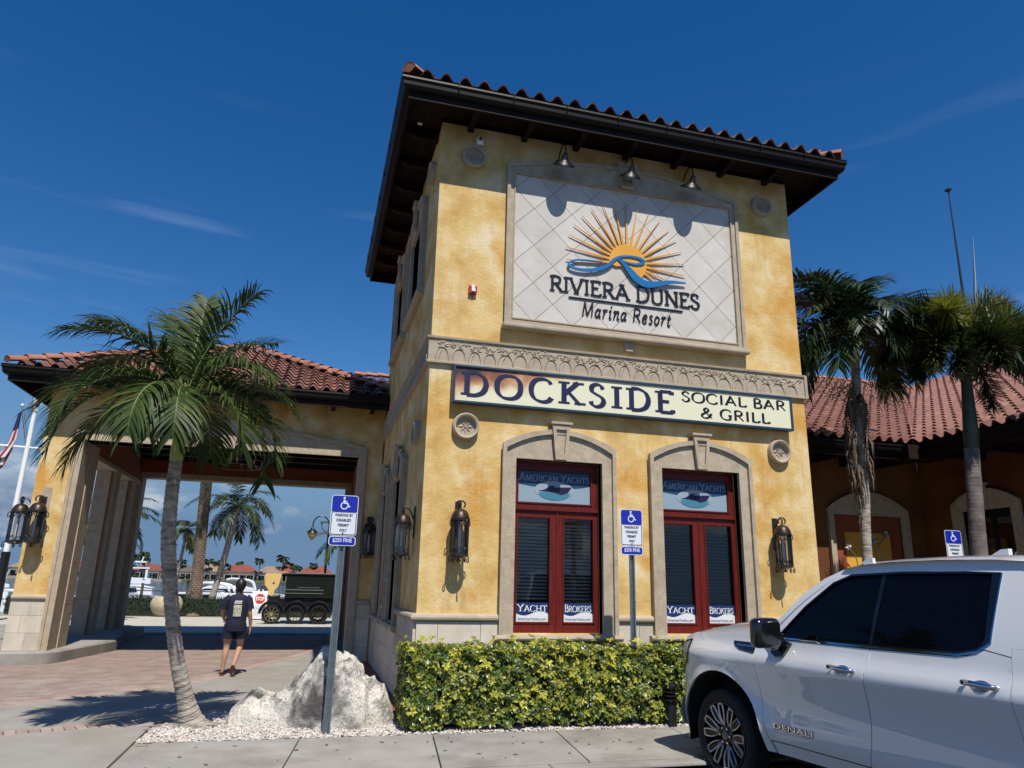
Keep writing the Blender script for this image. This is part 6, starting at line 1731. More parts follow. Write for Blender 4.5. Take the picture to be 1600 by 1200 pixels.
# ================================================================== PARKING SIGNS
SBLUE = mat('sign_blue', (0.006, 0.020, 0.33), rough=.4)
SWHITE = mat('sign_white', (0.66, 0.70, 0.74), rough=.4)
def rrect(x0, x1, z0, z1, r, n=5):
    P_ = []
    for cx, cz, a0 in ((x1 - r, z0 + r, -PI / 2), (x1 - r, z1 - r, 0), (x0 + r, z1 - r, PI / 2), (x0 + r, z0 + r, PI)):
        for k in range(n + 1):
            a = a0 + PI / 2 * k / n; P_.append((cx + r * math.cos(a), cz + r * math.sin(a)))
    return P_
def parking_sign(label, ztop=2.55):
    t = thing('parking_sign', label, 'sign', (0, 0, 0), 'blue and white disabled parking signs on steel posts')
    zb = ztop - .46
    hat = [(-.04, 0), (-.022, 0), (-.016, .028), (.016, .028), (.022, 0), (.04, 0), (.04, .004), (.024, .004), (.019, .033), (-.019, .033), (-.024, .004), (-.04, .004)]
    po = MB()
    po.add([(x, y + .006, -.05) for x, y in hat] + [(x, y + .006, ztop - .1) for x, y in hat], [(i, (i + 1) % 12, 12 + (i + 1) % 12, 12 + i) for i in range(12)] + [tuple(range(12)), tuple(range(23, 11, -1))])
    part('post', po, GALV, t)
    ho = MB()
    for k in range(72):
        z_ = .10 + k * .026
        if z_ > zb - .16: break
        ho.lathe([(0, 0), (.0058, 0)], (0, .0335, z_), 8, Matrix.Rotation(R(90), 3, 'X'))
    part('bolt_holes', ho, BLACK, t, fix=False)
    part('sign_plate', MB().plate(rrect(-.152, .152, zb, ztop, .035), (), -.006, -.003), SWHITE, t)
    zs = zb + .27
    bl = rrect(-.145, .145, zs - .2, ztop - .007, .03)
    bl = clip_poly(bl, (-1, zs), (1, zs))
    part('blue_field', MB().plate(bl, (), -.0075, -.0062), SBLUE, t)
    part('border_line', MB().plate(rrect(-.143, .143, zb + .008, zs - .003, .022), [rrect(-.135, .135, zb + .016, zs - .0035 - .004, .018)], -.0075, -.0062), BLACK, t)
    # wheelchair symbol
    s = MB(); cz = zs + .085
    def st(P_, w):
        Q = [(x, z_, w) for x, z_ in P_]
        ribbon(s, P_, [w] * len(P_), -.0092 - .0003 * len(s.f) / 40, -.0078, n=2)
    k_ = .78
    S_ = lambda x, z_: (x * k_ - .0, cz + z_ * k_)
    s.plate([S_(-.012 + .017 * math.cos(2 * PI * i / 12), .095 + .017 * math.sin(2 * PI * i / 12)) for i in range(12)], (), -.0092, -.0078)
    st([S_(-.014, .070), S_(-.012, .015)], .020)
    st([S_(-.012, .020), S_(.040, .014)], .016)
    st([S_(-.010, .045), S_(.030, .042)], .011)
    st([S_(.038, .018), S_(.056, -.035)], .015)
    st([S_(.052, -.036), S_(.078, -.028)], .012)
    st([S_(-.030 + .0, .028), S_(-.055, -.005), S_(-.050, -.045), S_(-.015, -.068), S_(.022, -.058), S_(.040, -.028)], .012)
    part('wheelchair_symbol', s, SWHITE, t, fix=False)
    l = MB()
    for k, (w_, tx) in enumerate(((.20, 'PARKING BY'), (.165, 'DISABLED'), (.125, 'PERMIT'), (.085, 'ONLY'))):
        text_into(l, tx, .042, FRONT, -.0085, width=w_, origin=(0, zs - .052 - k * .057), bold=.0012)
    part('lettering', l, BLACK, t, fix=False)
    part('bolt', MB().lathe([(0, 0), (.009, 0), (.007, .006), (0, .007)], (0, -.0064, zb + .028), 8, Matrix.Rotation(R(90), 3, 'X')), BLACK, t)
    z1 = zb - .008; z0 = z1 - .105
    part('fine_plate', MB().plate(rrect(-.152, .152, z0, z1, .032), (), -.006, -.003), SWHITE, t)
    part('blue_field', MB().plate(rrect(-.143, .143, z0 + .008, z1 - .008, .026), (), -.0075, -.0062), SBLUE, t)
    l = MB(); text_into(l, '$250 FINE', .062, FRONT, -.0085, width=.215, origin=(0, z0 + .040), bold=.001)
    text_into(l, 'FSS 316.1955', .014, FRONT, -.0085, width=.10, origin=(0, z0 + .018)) if False else None
    part('lettering', l, SWHITE, t, fix=False)
    return t
sg = parking_sign('disabled parking sign with $250 fine plate on the post in front of the boulder')
copy_thing(sg, (2.585, -.93, 0.01), 'disabled parking sign with $250 fine plate rising from the hedge between the two red windows')
copy_thing(sg, (7.95, -.70, -.03), 'disabled parking sign seen just above the white truck roof')
sg.location = (-1.04, -.985, 0)

# ================================================================== FLAGPOLE (left)
t = thing('flagpole', 'tall white nautical flagpole with crossarm at the left edge', 'flagpole', (-11.6, 20, 0))
part('pole', MB().tube([(-11.62, 20, 0), (-11.62, 20, 6.0), (-11.62, 20, 7.35)], [.10, .08, .075], 14).tube([(-11.62, 20, 7.35), (-11.62, 20, 8.45)], [.105, .10], 14), WHITE, t, smooth=50)
part('crossarm', MB().tube([(-13.6, 20, 6.05), (-9.8, 20, 5.95)], .04, 8), WHITE, t, smooth=True)
part('gaff', MB().tube([(-11.62, 20, 5.95), (-12.05, 20, 7.5)], [.06, .035], 8), GALV, t, smooth=True)
part('finial', MB().lathe([(0, .06), (.05, .03), (.06, 0), (.05, -.03), (0, -.06)], (-12.06, 20, 7.55), 10), WHITE, t, smooth=True)
part('base_boot', MB().tube([(-11.62, 20, 0), (-11.62, 20, 2.3)], [.16, .14], 14), BLACK, t, smooth=True)
# flag: striped cloth hanging in folds
FR_, FB_, FW_ = mat('flag_red', (.28, .02, .03), rough=.8), mat('flag_blue', (.012, .015, .07), rough=.8), mat('flag_white', (.6, .6, .6), rough=.8)
FLG = thing('flag', 'stars and stripes flag hanging limp from the gaff at the left edge', 'flag', (-12.0, 20, 7.0))
nr, ncx = 26, 24
def fpt(i, j):
    s_, u = i / nr, j / ncx      # s_ down the hoist, u along the fly folded downwards
    x = -12.08 - .10 * s_ + .16 * math.sin(u * 9 + s_ * 1.5) * (.3 + s_) - .55 * max(0, s_ - .62) - u * .12
    y = 20 + .10 * math.cos(u * 11 + s_ * 2) + u * .16
    z_ = 7.40 - 1.75 * s_ - u * .55
    return (x, y, z_)
cells = {'flag_stripes_red': MB(), 'flag_stripes_white': MB(), 'canton': MB()}
vs = [fpt(i, j) for i in range(nr + 1) for j in range(ncx + 1)]
for i in range(nr):
    for j in range(ncx):
        f = (i * (ncx + 1) + j, i * (ncx + 1) + j + 1, (i + 1) * (ncx + 1) + j + 1, (i + 1) * (ncx + 1) + j)
        st_ = 13 * j // ncx
        k = 'canton' if (i < nr * .38 and st_ < 7) else ('flag_stripes_red' if st_ % 2 == 0 else 'flag_stripes_white')
        cells[k].add([vs[q] for q in f], [(0, 1, 2, 3)])
for k, m_ in (('flag_stripes_red', FR_), ('flag_stripes_white', FW_), ('canton', FB_)): part(k, cells[k], m_, FLG, smooth=True)
# ================================================================== PROMENADE THINGS
def sign_aframe():
    t = thing('a_frame_sign', 'white A-frame stop sign board on the promenade beside the walking person', 'sign', (-3.23, 22.2, 0))
    def panel(y0, y1):
        fr = lambda u, v, w: (-3.13 + u, 22.2 + (y0 + (y1 - y0) * v / 1.12) + w, v)
        return fr
    f1, f2 = panel(-.22, 0), panel(.24, .02)
    pl = [(-.31, .0), (-.25, 0), (-.25, .05), (.25, .05), (.25, 0), (.31, 0), (.31, 1.10), (.10, 1.10), (.10, 1.16), (.05, 1.16), (.05, 1.08), (-.05, 1.08), (-.05, 1.16), (-.10, 1.16), (-.10, 1.10), (-.31, 1.10)]
    part('front_board', MB().plate(pl, (), 0, .03, f1), WHITE, t); part('rear_board', MB().plate(pl, (), 0, .03, f2), WHITE, t)
    part('stop_octagon', MB().plate([(.205 * math.cos(R(22.5 + 45 * k)), .80 + .205 * math.sin(R(22.5 + 45 * k))) for k in range(8)], (), -.006, -.001, f1), mat('stop_red', (.45, .012, .012), rough=.5), t)
    mb = MB(); text_into(mb, 'STOP', .20, f1, -.009, width=.33, origin=(0, .735), bold=.006); part('lettering', mb, WHITE, t, fix=False)
    mb = MB()
    for k in range(9):
        z_ = .52 - k * .048; w_ = rng.uniform(.17, .23)
        text_into(mb, rng.choice(['RESIDENTS AND GUESTS', 'MARINA PARKING ONLY', 'NO ENTRY PAST HERE']) if False else '', .03, f1, -.006) if False else None
        x = -w_
        while x < w_:
            l = rng.uniform(.02, .06); mb.plate([(x, z_), (min(x + l, w_), z_), (min(x + l, w_), z_ + .018), (x, z_ + .018)], (), -.004, -.001, f1, back=False); x += l + .012
    part('print_lines', mb, mat('print_grey', (.10, .10, .12), rough=.6), t, fix=False)
sign_aframe()
YW = mat('yellow_board', [(.3, (.62, .42, .14)), (.7, (.74, .52, .20))], scale=5, rough=.6)
t = thing('oar_board', 'pale yellow wooden paddle-shaped board standing behind the stop sign', 'board', (-2.9, 21.2, 0))
fr = lambda u, v, w: (-2.72 + u + .14 * (v - 1) * .6, 21.3 + w, v)
part('board', MB().plate([(-.10, .35), (.12, .35), (.13, 1.15), (.25, 1.32), (.30, 1.78), (.25, 1.80), (-.28, 1.80), (-.33, 1.72), (-.27, 1.35), (-.10, 1.18)], [[(.05 + .05 * math.cos(a), 1.42 + .05 * math.sin(a)) for a in [2 * PI * k / 10 for k in range(10)]]], 0, .05, fr), YW, t)
part('foot', MB().box(-2.95, -2.62, 21.2, 21.5, 0, .36), mat('green_base', (.06, .08, .03), rough=.8), t)
# old fashioned dark green service car with spoked wheels under the canopy's far side
VG = mat('service_car_green', (.006, .009, .006), rough=.35); CH = mat('chrome', (.55, .55, .55), rough=.18, metal=1.0)
GOLD = mat('gold_spokes', (.60, .50, .25), rough=.3, metal=.8)
t = thing('vintage_service_car', 'dark green box-bodied vintage car with gold spoked wheels beyond the canopy', 'car', (-1.2, 19.6, 0))
part('cargo_box', MB().plate([(-2.12, .92), (-.10, .92), (-.10, 1.74), (-2.12, 1.74)], (), 19.2, 20.6, FRONT), VG, t, bevel=.03)
part('roof_panel', MB().box(-2.17, -.05, 19.15, 20.65, 1.742, 1.82), VG, t, bevel=.02)
part('belt_trim', MB().box(-2.11, -.75, 19.185, 19.199, 1.20, 1.225).box(-2.11, -.75, 19.185, 19.199, 1.08, 1.10).box(-1.7, -.9, 19.185, 19.199, 1.29, 1.305), mat('dull_trim', (.16, .18, .15), rough=.4), t)
part('chassis', MB().box(-2.75, .1, 19.35, 20.5, .42, .60).box(-2.3, -.2, 19.3, 20.5, .60, .919), BLACK, t, bevel=.02)
part('bonnet', MB().plate([(-2.72, .62), (-2.3, .62), (-2.3, 1.02), (-2.62, .98), (-2.72, .88)], (), 19.45, 20.35, FRONT), BLACK, t, bevel=.03)
for i, (x, y) in enumerate(((-2.52, 19.2), (-1.68, 19.2), (-.86, 19.2), (-2.52, 20.5), (-.86, 20.5))):
    w_ = part('wheel', MB().lathe([(.26, -.07), (.33, -.06), (.345, 0), (.33, .06), (.26, .07), (.26, -.07)], (x, y, .345), 24, Matrix.Rotation(R(90), 3, 'X')), BLACK, t, smooth=40)
    s = MB()
    for k in range(10):
        a = 2 * PI * k / 10; s.bar((x + .05 * math.cos(a), y - .045, .345 + .05 * math.sin(a)), (x + .25 * math.cos(a), y - .045, .345 + .25 * math.sin(a)), .022)
    s.lathe([(.235, -.06), (.262, -.06), (.262, -.03), (.235, -.03), (.235, -.06)], (x, y, .345), 24, Matrix.Rotation(R(90), 3, 'X')).lathe([(0, .09), (.05, .08), (.06, .04), (0, .04)], (x, y, .345), 12, Matrix.Rotation(R(90), 3, 'X'))
    part('spokes', s, GOLD if i == 0 else mat('dark_spokes', (.05, .045, .03), rough=.4, metal=.5), w_, fix=False)
    if y < 20: part('fender', MB().tube([(x + .43 * math.cos(a), y + .02, .36 + .43 * math.sin(a)) for a in [PI * k / 10 for k in range(11)]], .05, 6), BLACK, t, smooth=True)
part('headlamp', MB().lathe([(0, 0), (.09, .02), (.10, .08), (.04, .16), (0, .17)], (-2.76, 19.5, .92), 14, Matrix.Rotation(R(90), 3, 'Y')), CH, t, smooth=True)
# planter bowl and low dark hedge by the marina
t = thing('planter_bowl', 'large round cream stone planter bowl by the marina hedge', 'planter', (-6.86, 24, 0))
part('bowl', MB().lathe([(0, 0), (.30, 0), (.46, .12), (.60, .36), (.62, .52), (.55, .70), (.46, .80), (.40, .80), (.48, .68), (.54, .5), (0, .45)], (-6.86, 24, 0), 32), mat('planter_stone', [(.3, (.38, .31, .20)), (.7, (.52, .45, .32))], scale=5, rough=.9, bump=.01, bscale=30), t, smooth=60)
DH = mat('dark_hedge', [(.3, (.008, .016, .006)), (.7, (.022, .040, .014))], scale=8, rough=.8, varmix=(.06, .08, .03))
hd = thing('low_hedge', 'low dark green hedge along the marina edge behind the canopy', 'hedge', (-4.6, 25, 0))
mb = MB(); rg = random.Random(9)
for k in range(9000):
    x = rg.uniform(-13, -.2); y = rg.uniform(24.9, 25.7); z_ = rg.uniform(.02, .74); 
    if rg.random() < .6: y = 24.9 + rg.uniform(0, .08)
    elif rg.random() < .6: z_ = .74 + rg.uniform(-.05, .03)
    a = rg.uniform(0, 6.28); b = rg.uniform(-1, 1); l = rg.uniform(.03, .07)
    d = Vector((math.cos(a), math.sin(a), b)).normalized() * l; s_ = d.cross(Vector((rg.random(), rg.random(), rg.random()))).normalized() * l * .4
    p = Vector((x, y, z_)); mb.add([p, p + d * .5 + s_, p + d, p + d * .5 - s_], [(0, 1, 2, 3)], rg.random() ** 3 + .001)
part('branches', MB().box(-13, -.2, 24.97, 25.65, 0, .68), DH, hd)
o = part('foliage', mb, DH, hd, fix=False); o['kind'] = 'stuff'
for i, x in enumerate((-8.8, -10.6)):
    pass
# mooring rail posts at the seawall
POST = mat('weathered_post', [(.3, (.05, .045, .04)), (.7, (.12, .11, .10))], scale=6, rough=.9)
PLB = ['left of the flagpole at the picture edge', 'beside the flagpole foot', 'hidden behind the front canopy pier', 'between the front and middle canopy piers', 'just left of the planter bowl', 'right behind the near palm trunk', 'left of the date palm trunk', 'right of the leaning coconut palm trunk', 'behind the stop sign board', 'behind the oar shaped board', 'behind the vintage car', 'nearest the tower, behind the vintage car']
for i, x in enumerate([-13.2, -12.1, -10.9, -9.7, -8.5, -7.6, -6.6, -4.4, -3.2, -2.0, -.9, .3]):
    o = part('mooring_post', MB().tube([(x, 27.3, -.1), (x, 27.3, 1.35 + rng.uniform(-.1, .1))], .06, 8).lathe([(0, .08), (.08, 0), (0, 0)], (x, 27.3, 1.4), 8), POST)
    tag(o, 'dark seawall mooring post ' + PLB[i], 'post', 'mooring posts along the seawall')
tag(part('seawall_rail', MB().tube([(-14, 27.3, .95), (1, 27.3, .95)], .025, 6).tube([(-14, 27.3, .5), (1, 27.3, .5)], .02, 6), POST), 'thin dark rail running between the mooring posts', 'rail')
# street lamp
t = thing('street_lamp', 'black gooseneck street lamp with amber globe behind the first parking sign', 'street lamp', (-.55, 27, 0))
bx = -.58
part('post', MB().tube([(bx, 27, 0), (bx, 27, .3), (bx, 27, .31), (bx, 27, 3.9)], [.14, .12, .07, .05], 12), BLACK, t, smooth=50)
P_ = [(bx, 27, 3.9)] + [(bx - .38 + .38 * math.cos(a), 27, 4.15 + .42 * math.sin(a)) for a in [PI * k / 12 for k in range(13)]] + [(bx - .76, 27, 4.0)]
part('arm', MB().tube(P_, .030, 8).tube([(bx - .05, 27, 3.7), (bx - .3, 27, 3.95), (bx - .38, 27, 4.25)], .018, 6).lathe([(0, .05), (.05, 0), (0, -.05)], (bx - .38, 27, 4.27), 8), BLACK, t, smooth=True)
part('lamp_hood', MB().lathe([(0, .25), (.06, .22), (.10, .12), (.24, .02), (.27, -.05), (.25, -.05), (0, .02)], (bx - .76, 27, 3.80), 18), BLACK, t, smooth=40)
part('globe', MB().lathe([(.22, 0), (.21, -.10), (.14, -.24), (.04, -.31), (0, -.32)], (bx - .76, 27, 3.76), 16), mat('amber_globe', (.55, .32, .10), rough=.3), t, smooth=True)
# palms beyond the canopy
def coco(name, label, base, top, r0, r1, nf, L_, seed, ll=.55, leaf=LEAFD, droop=1.6, bend=None, kmin=0, nl=30, wd=.05, group='palms on the marina promenade', hangk=.8, trunkm=None, bulge=.01):
    rg = random.Random(seed)
    t = thing(name, label, 'palm tree', base, group)
    b, c = Vector(base), Vector(top)
    md = b.lerp(c, .5) + Vector(bend or (0, 0, 0))
    part('trunk', palm_trunk([b, b.lerp(md, .5) + Vector(bend or (0, 0, 0)) * .25, md, md.lerp(c, .5) + Vector(bend or (0, 0, 0)) * .25, c], [r0, (r0 + r1) * .45, (r0 + r1) * .45, r1, r1], n=12, bulge=bulge), trunkm or TRUNKM, t, smooth=60)
    for i in range(nf):
        az = 2 * PI * (i * .382) + rg.uniform(-.2, .2); el = R(78 - 95 * i / nf + rg.uniform(-8, 8))
        lf, rc = frond(c, az, el, L_ * rg.uniform(.85, 1.1), droop * rg.uniform(.8, 1.1), nl=nl, ll=ll, wd=wd, lift=.2, hang=hangk, seed=seed + i, bare=.12)
        fo = part('frond', lf, leaf, t, fix=False); part('rachis', rc, RACH, fo, smooth=60, fix=False)
    return t
coco('coconut_palm', 'dark drooping coconut palm with leaning trunk seen through the canopy opening', (-5.5, 26, 0), (-4.75, 26, 4.75), .17, .12, 20, 2.3, 31, ll=.62, bend=(.05, 0, 0), droop=1.9)
coco('palm_tree', 'small bright green palm seen just right of the near palm trunk through the canopy', (-7.2, 26.9, 0), (-6.9, 26.9, 3.7), .08, .06, 13, 1.25, 77, ll=.36, leaf=LEAFY, droop=1.9, nl=24, wd=.045)
coco('palm_tree', 'palm with pale fronds behind the street lamp post', (.35, 28.2 - 1.5, 0), (.30, 26.8, 3.5), .10, .08, 14, 1.7, 91, ll=.5, leaf=LEAFY, droop=1.6)
coco('palm_tree', 'palm partly hidden behind the far left canopy piers', (-9.9, 25.5, 0), (-9.6, 25.5, 4.0), .11, .09, 16, 2.0, 14, ll=.5, droop=1.7)
coco('palm_tree', 'palm crown showing between the canopy piers', (-9.2, 20.6, 0), (-9.0, 20.6, 3.0), .11, .09, 14, 1.8, 22, ll=.5, droop=1.7, leaf=LEAFY)
DT = mat('date_palm_trunk', [(.3, (.10, .075, .05)), (.7, (.24, .18, .125))], scale=4, rough=.95, bump=.01, bscale=20)
t = thing('date_palm', 'thick date palm trunk with diamond leaf scars seen through the canopy opening', 'palm tree', (-5.95, 25.4, 0), 'palms on the marina promenade')
b_, c_ = Vector((-5.95, 25.4, 0)), Vector((-6.25, 25.4, 8.2))
part('trunk', MB().tube([b_, b_ + Vector((0, 0, .25)), b_.lerp(c_, .12), b_.lerp(c_, .5), c_], [.52, .36, .24, .22, .26], 16), DT, t, smooth=60)
sc2 = MB()
for k in range(88):
    h = .25 + k * .09
    rad_ = .36 - min(1, (h - .25) / .8) * .13 if h < 1.05 else .225
    c0 = b_.lerp(c_, h / 8.2)
    for j in range(9):
        a = 2 * PI * (j + (k % 2) * .5) / 9
        o = Vector((math.cos(a), math.sin(a), 0)); s_ = Vector((-math.sin(a), math.cos(a), 0))
        p = c0 + o * rad_
        w_ = rad_ * .33
        sc2.add([p - s_ * w_, p - Vector((0, 0, .065)), p + s_ * w_, p + Vector((0, 0, .08)), p + o * .035 + Vector((0, 0, .05))], [(0, 1, 4), (1, 2, 4), (2, 3, 4), (3, 0, 4)], .001)
part('leaf_scars', sc2, DT, t, fix=False, kind='stuff')
for i in range(26):
    lf, rc = frond(c_, 2 * PI * i * .382, R(80 - 100 * i / 26), 2.9, 1.3, nl=34, ll=.5, wd=.05, lift=.35, hang=.3, seed=600 + i)
    fo = part('frond', lf, LEAFD, t, fix=False); part('rachis', rc, RACH, fo, smooth=60, fix=False)

# ================================================================== YACHTS
GEL = mat('gelcoat', (.72, .74, .76), rough=.25, coat=.4); BWIN = mat('boat_window', (.012, .018, .024), rough=.12); BHULL = mat('boat_hull_grey', (.20, .24, .28), rough=.3)
def yacht(label, x, y, L_, heading=0.0, fly=False, stripe=False):
    """bow towards +local x; waterline z=-1"""
    t = thing('yacht', label, 'boat', (x, y, -1.0), 'motor yachts moored in the marina')
    M_ = Matrix.Rotation(heading, 4, 'Z')
    def pt(name, mb, m, sm=False, bev=0):
        mb.v = [tuple(M_ @ Vector(v) + Vector((x, y, -1.0))) for v in mb.v]
        part(name, mb, m, t, smooth=sm, bevel=bev)
    B = L_ * .28
    vs = []
    ns = 14
    for i in range(ns + 1):
        s = i / ns; bx_ = -L_ / 2 + L_ * s
        w_ = B / 2 * (1 - max(0, (s - .45) / .55) ** 2.4); sh = L_ * (.085 + .055 * s ** 2)
        for u, v in ((0, -.3), (.72, .0), (.98, sh * .55), (1.0, sh)):
            for sg_ in (1,): vs.append((bx_ + (v / sh * L_ * .05 * s if v > 0 else 0), w_ * u, v))
    k = 4
    fs = [(i * k + j, i * k + j + 1, (i + 1) * k + j + 1, (i + 1) * k + j) for i in range(ns) for j in range(k - 1)]
    hull = MB().add(vs, fs); hull.add([(a, -b, c) for a, b, c in vs], [f[::-1] for f in fs])
    tr_ = [vs[j] for j in range(k)] + [(vs[j][0], -vs[j][1], vs[j][2]) for j in range(k - 1, -1, -1)]
    hull.add(tr_, [tuple(range(len(tr_)))])
    dk = [vs[i * k + 3] for i in range(ns + 1)]
    hull.add(dk + [(a, -b, c) for a, b, c in dk], [(i, i + 1, ns + 2 + i, ns + 1 + i) for i in range(ns)])
    pt('hull', hull, GEL, 50)
    if stripe: pt('hull_windows', MB().plate([(-L_ * .05, L_ * .06), (L_ * .25, L_ * .08), (L_ * .18, L_ * .05), (-L_ * .02, L_ * .04)], (), 0, .02, lambda u, v, w: (u, -B / 2 * (.985) - .01 - w, v)), BWIN)
    h0 = L_ * .105
    side = [(-L_ * .30, h0), (L_ * .22, h0 + .02), (L_ * .10, h0 + L_ * .045), (-L_ * .0, h0 + L_ * .085), (-L_ * .22, h0 + L_ * .09), (-L_ * .30, h0 + L_ * .07)]
    pt('cabin', MB().plate(side, (), -B * .34, B * .34, FRONT), GEL, 0, .06)
    pt('cabin_window', MB().plate([(-L_ * .2, h0 + L_ * .035), (L_ * .12, h0 + L_ * .02), (L_ * .02, h0 + L_ * .068), (-L_ * .19, h0 + L_ * .068)], (), -B * .34 - .02, B * .34 + .02, FRONT), BWIN)
    if fly:
        h1_ = h0 + L_ * .095
        pt('flybridge', MB().plate([(-L_ * .28, h1_), (L_ * .02, h1_), (-L_ * .02, h1_ + L_ * .05), (-L_ * .28, h1_ + L_ * .04)], (), -B * .3, B * .3, FRONT), GEL, 0, .05)
        pt('hardtop', MB().box(-L_ * .26, -L_ * .04, -B * .3, B * .3, h1_ + L_ * .11, h1_ + L_ * .12).box(-L_ * .25, -L_ * .235, -B * .28, B * .28, h1_ + L_ * .04, h1_ + L_ * .11).box(-L_ * .08, -L_ * .07, -B * .28, B * .28, h1_ + L_ * .04, h1_ + L_ * .11), GEL)
        pt('radar_mast', MB().tube([(-L_ * .18, 0, h1_ + L_ * .12), (-L_ * .2, 0, h1_ + L_ * .2)], .05, 6).box(-L_ * .23, -L_ * .15, -.6, .6, h1_ + L_ * .155, h1_ + L_ * .165), GEL)
    else:
        arch = catmull([(-L_ * .30, 0, h0 + L_ * .06), (-L_ * .27, 0, h0 + L_ * .12), (-L_ * .16, 0, h0 + L_ * .135), (-L_ * .12, 0, h0 + L_ * .13)], 4)
        am = MB()
        for yy in (-B * .33, B * .33): am.tube([(p.x, yy, p.z) for p in arch], .07, 6)
        am.box(-L_ * .17, -L_ * .11, -B * .33, B * .33, h0 + L_ * .125, h0 + L_ * .137)
        pt('radar_arch', am, GEL, 40)
    rl = MB()
    pts_ = [(a * .98, b * .93, c + .45) for a, b, c in dk[5:]]
    rl.tube(pts_, .02, 5).tube([(a, -b, c) for a, b, c in pts_], .02, 5)
    for a, b, c in pts_[::2]: rl.tube([(a, b, c - .45), (a, b, c)], .015, 4).tube([(a, -b, c - .45), (a, -b, c)], .015, 4)
    pt('bow_rail', rl, GALV, True)
yacht('white motor yacht filling the left of the canopy opening behind the planter bowl', -8.3, 37, 9.5, R(176), stripe=True)
yacht('white motor yacht moored between the near palm trunk and the date palm', -4.9 - 3.2, 48, 10.5, R(182))
yacht('white cruiser seen past the left side of the canopy pier beside the flagpole', -21.5, 40, 11, R(200), fly=True)
yacht('white cabin boat with dark windows low at the far left edge', -16.8, 31.5, 7.5, R(165), stripe=True)
yacht('small white boat between the date palm and the walking person', -8.6, 70, 7, R(170))
yacht('large white flybridge yacht rising behind the vintage car roof', 3.2, 42, 12, R(186), fly=True)
yacht('white boat low behind the oar shaped board', -1.5, 50, 7, R(175))
yacht('far white boat between piers left of the opening', -15.5, 52, 10, R(185), fly=True)
for i, (x, y) in enumerate(((-3.6, 33), (-10.6, 33.5), (-6.9, 60), (-5.6, 44))):
    o = part('pile', MB().tube([(x, y, -3), (x, y, 1.2)], .15, 8).lathe([(0, .2), (.18, 0), (0, 0)], (x, y, 1.2), 8), POST)
    tag(o, 'dark wooden pile standing in the water ' + ['behind the stop sign', 'left of the canopy opening', 'far out between the palm trunks', 'right of the date palm'][i], 'pile', 'mooring piles in the water')
tag(part('floating_dock', MB().box(-9.5, -2.5, 35, 36.2, -.9, -.55), mat('dock_grey', (.30, .29, .27), rough=.9)), 'grey floating dock between the boats and the seawall', 'dock')

# ================================================================== FAR SHORE
HR = [mat('far_roof_red', [(.3, (.16, .045, .028)), (.7, (.24, .07, .04))], scale=.4, rough=.9), mat('far_roof_tan', [(.3, (.22, .15, .10)), (.7, (.28, .20, .14))], scale=.4, rough=.9), mat('far_roof_brown', [(.3, (.09, .065, .055)), (.7, (.13, .10, .08))], scale=.4, rough=.9)]
HWL = mat('far_house_wall', (.42, .40, .36), rough=.9); HWN = mat('far_window', (.02, .025, .03), rough=.2)
def far_house(label, x, y, w_, h, rh, rm):
    t = thing('waterfront_house', label, 'house', (x, y, 0), 'houses on the far shore')
    part('wall', MB().box(x - w_ / 2, x + w_ / 2, y, y + 12, 0, h), HWL, t)
    o = .9; a = [(x - w_ / 2 - o, y - o, h), (x + w_ / 2 + o, y - o, h), (x + w_ / 2 + o, y + 12 + o, h), (x - w_ / 2 - o, y + 12 + o, h)]
    q = w_ * .22
    part('roof', MB().add(a + [(x - q, y + 6, h + rh), (x + q, y + 6, h + rh)], [(0, 1, 5, 4), (1, 2, 5), (2, 3, 4, 5), (3, 0, 4), (0, 3, 2, 1)]), rm, t)
    n_ = int(w_ / 2.6)
    for k in range(n_):
        xx = x - w_ / 2 + w_ * (k + .5) / n_
        for zz in ([.6, 3.6] if h > 5 else [.6]):
            part('window', MB().box(xx - .8, xx + .8, y - .06, y - .01, zz, zz + 2.0), HWN, t)
    part('porch_roof', MB().box(x - w_ / 2 + .5, x + w_ / 2 - .5, y - 3, y - .07, 3.0, 3.2), HWL, t)
    for k in range(5): part('porch_post', MB().box(x - w_ / 2 + .6 + k * (w_ - 1.5) / 4, x - w_ / 2 + .9 + k * (w_ - 1.5) / 4, y - 2.9, y - 2.6, 0, 2.99), HWL, t)
def fx_(px, Y): return CAM.x + (Y - CAM.y) * math.tan(math.atan((px - 800) / 1125.0 / 1.02) + _yaw)
FY_ = 410
for i, (px, w_, h, rh, rm, lb) in enumerate([(210, 12, 4, 3.2, 2, 'brown roofed house farthest left through the canopy opening'), (246, 13, 4.2, 3.4, 0, 'red roofed house left of the near palm trunk'), (298, 12, 4, 3.4, 2, 'brown roofed house between near palm and date palm trunks'), (344, 13, 4.4, 4.2, 1, 'tan roofed house right of the leaning coconut trunk'), (388, 16, 4.6, 3.8, 0, 'bright red roofed house beyond the walking person'), (438, 16, 4.4, 3.6, 1, 'tan roofed house behind the oar shaped board'), (446 + 14, 10, 4, 5, 0, 'narrow red roofed house right of the oar shaped board'), (505, 18, 4.4, 4.2, 0, 'long red roofed house above the vintage car'), (130, 14, 4.4, 3.6, 0, 'red roofed house glimpsed between the canopy piers'), (60, 15, 4.4, 3.6, 1, 'tan roofed house left of the canopy')]):
    far_house(lb, fx_(px, FY_), FY_, w_, h, rh, HR[rm])
FT = mat('far_tree_green', [(.3, (.010, .022, .010)), (.7, (.028, .048, .018))], scale=.5, rough=1, varmix=(.04, .06, .02))
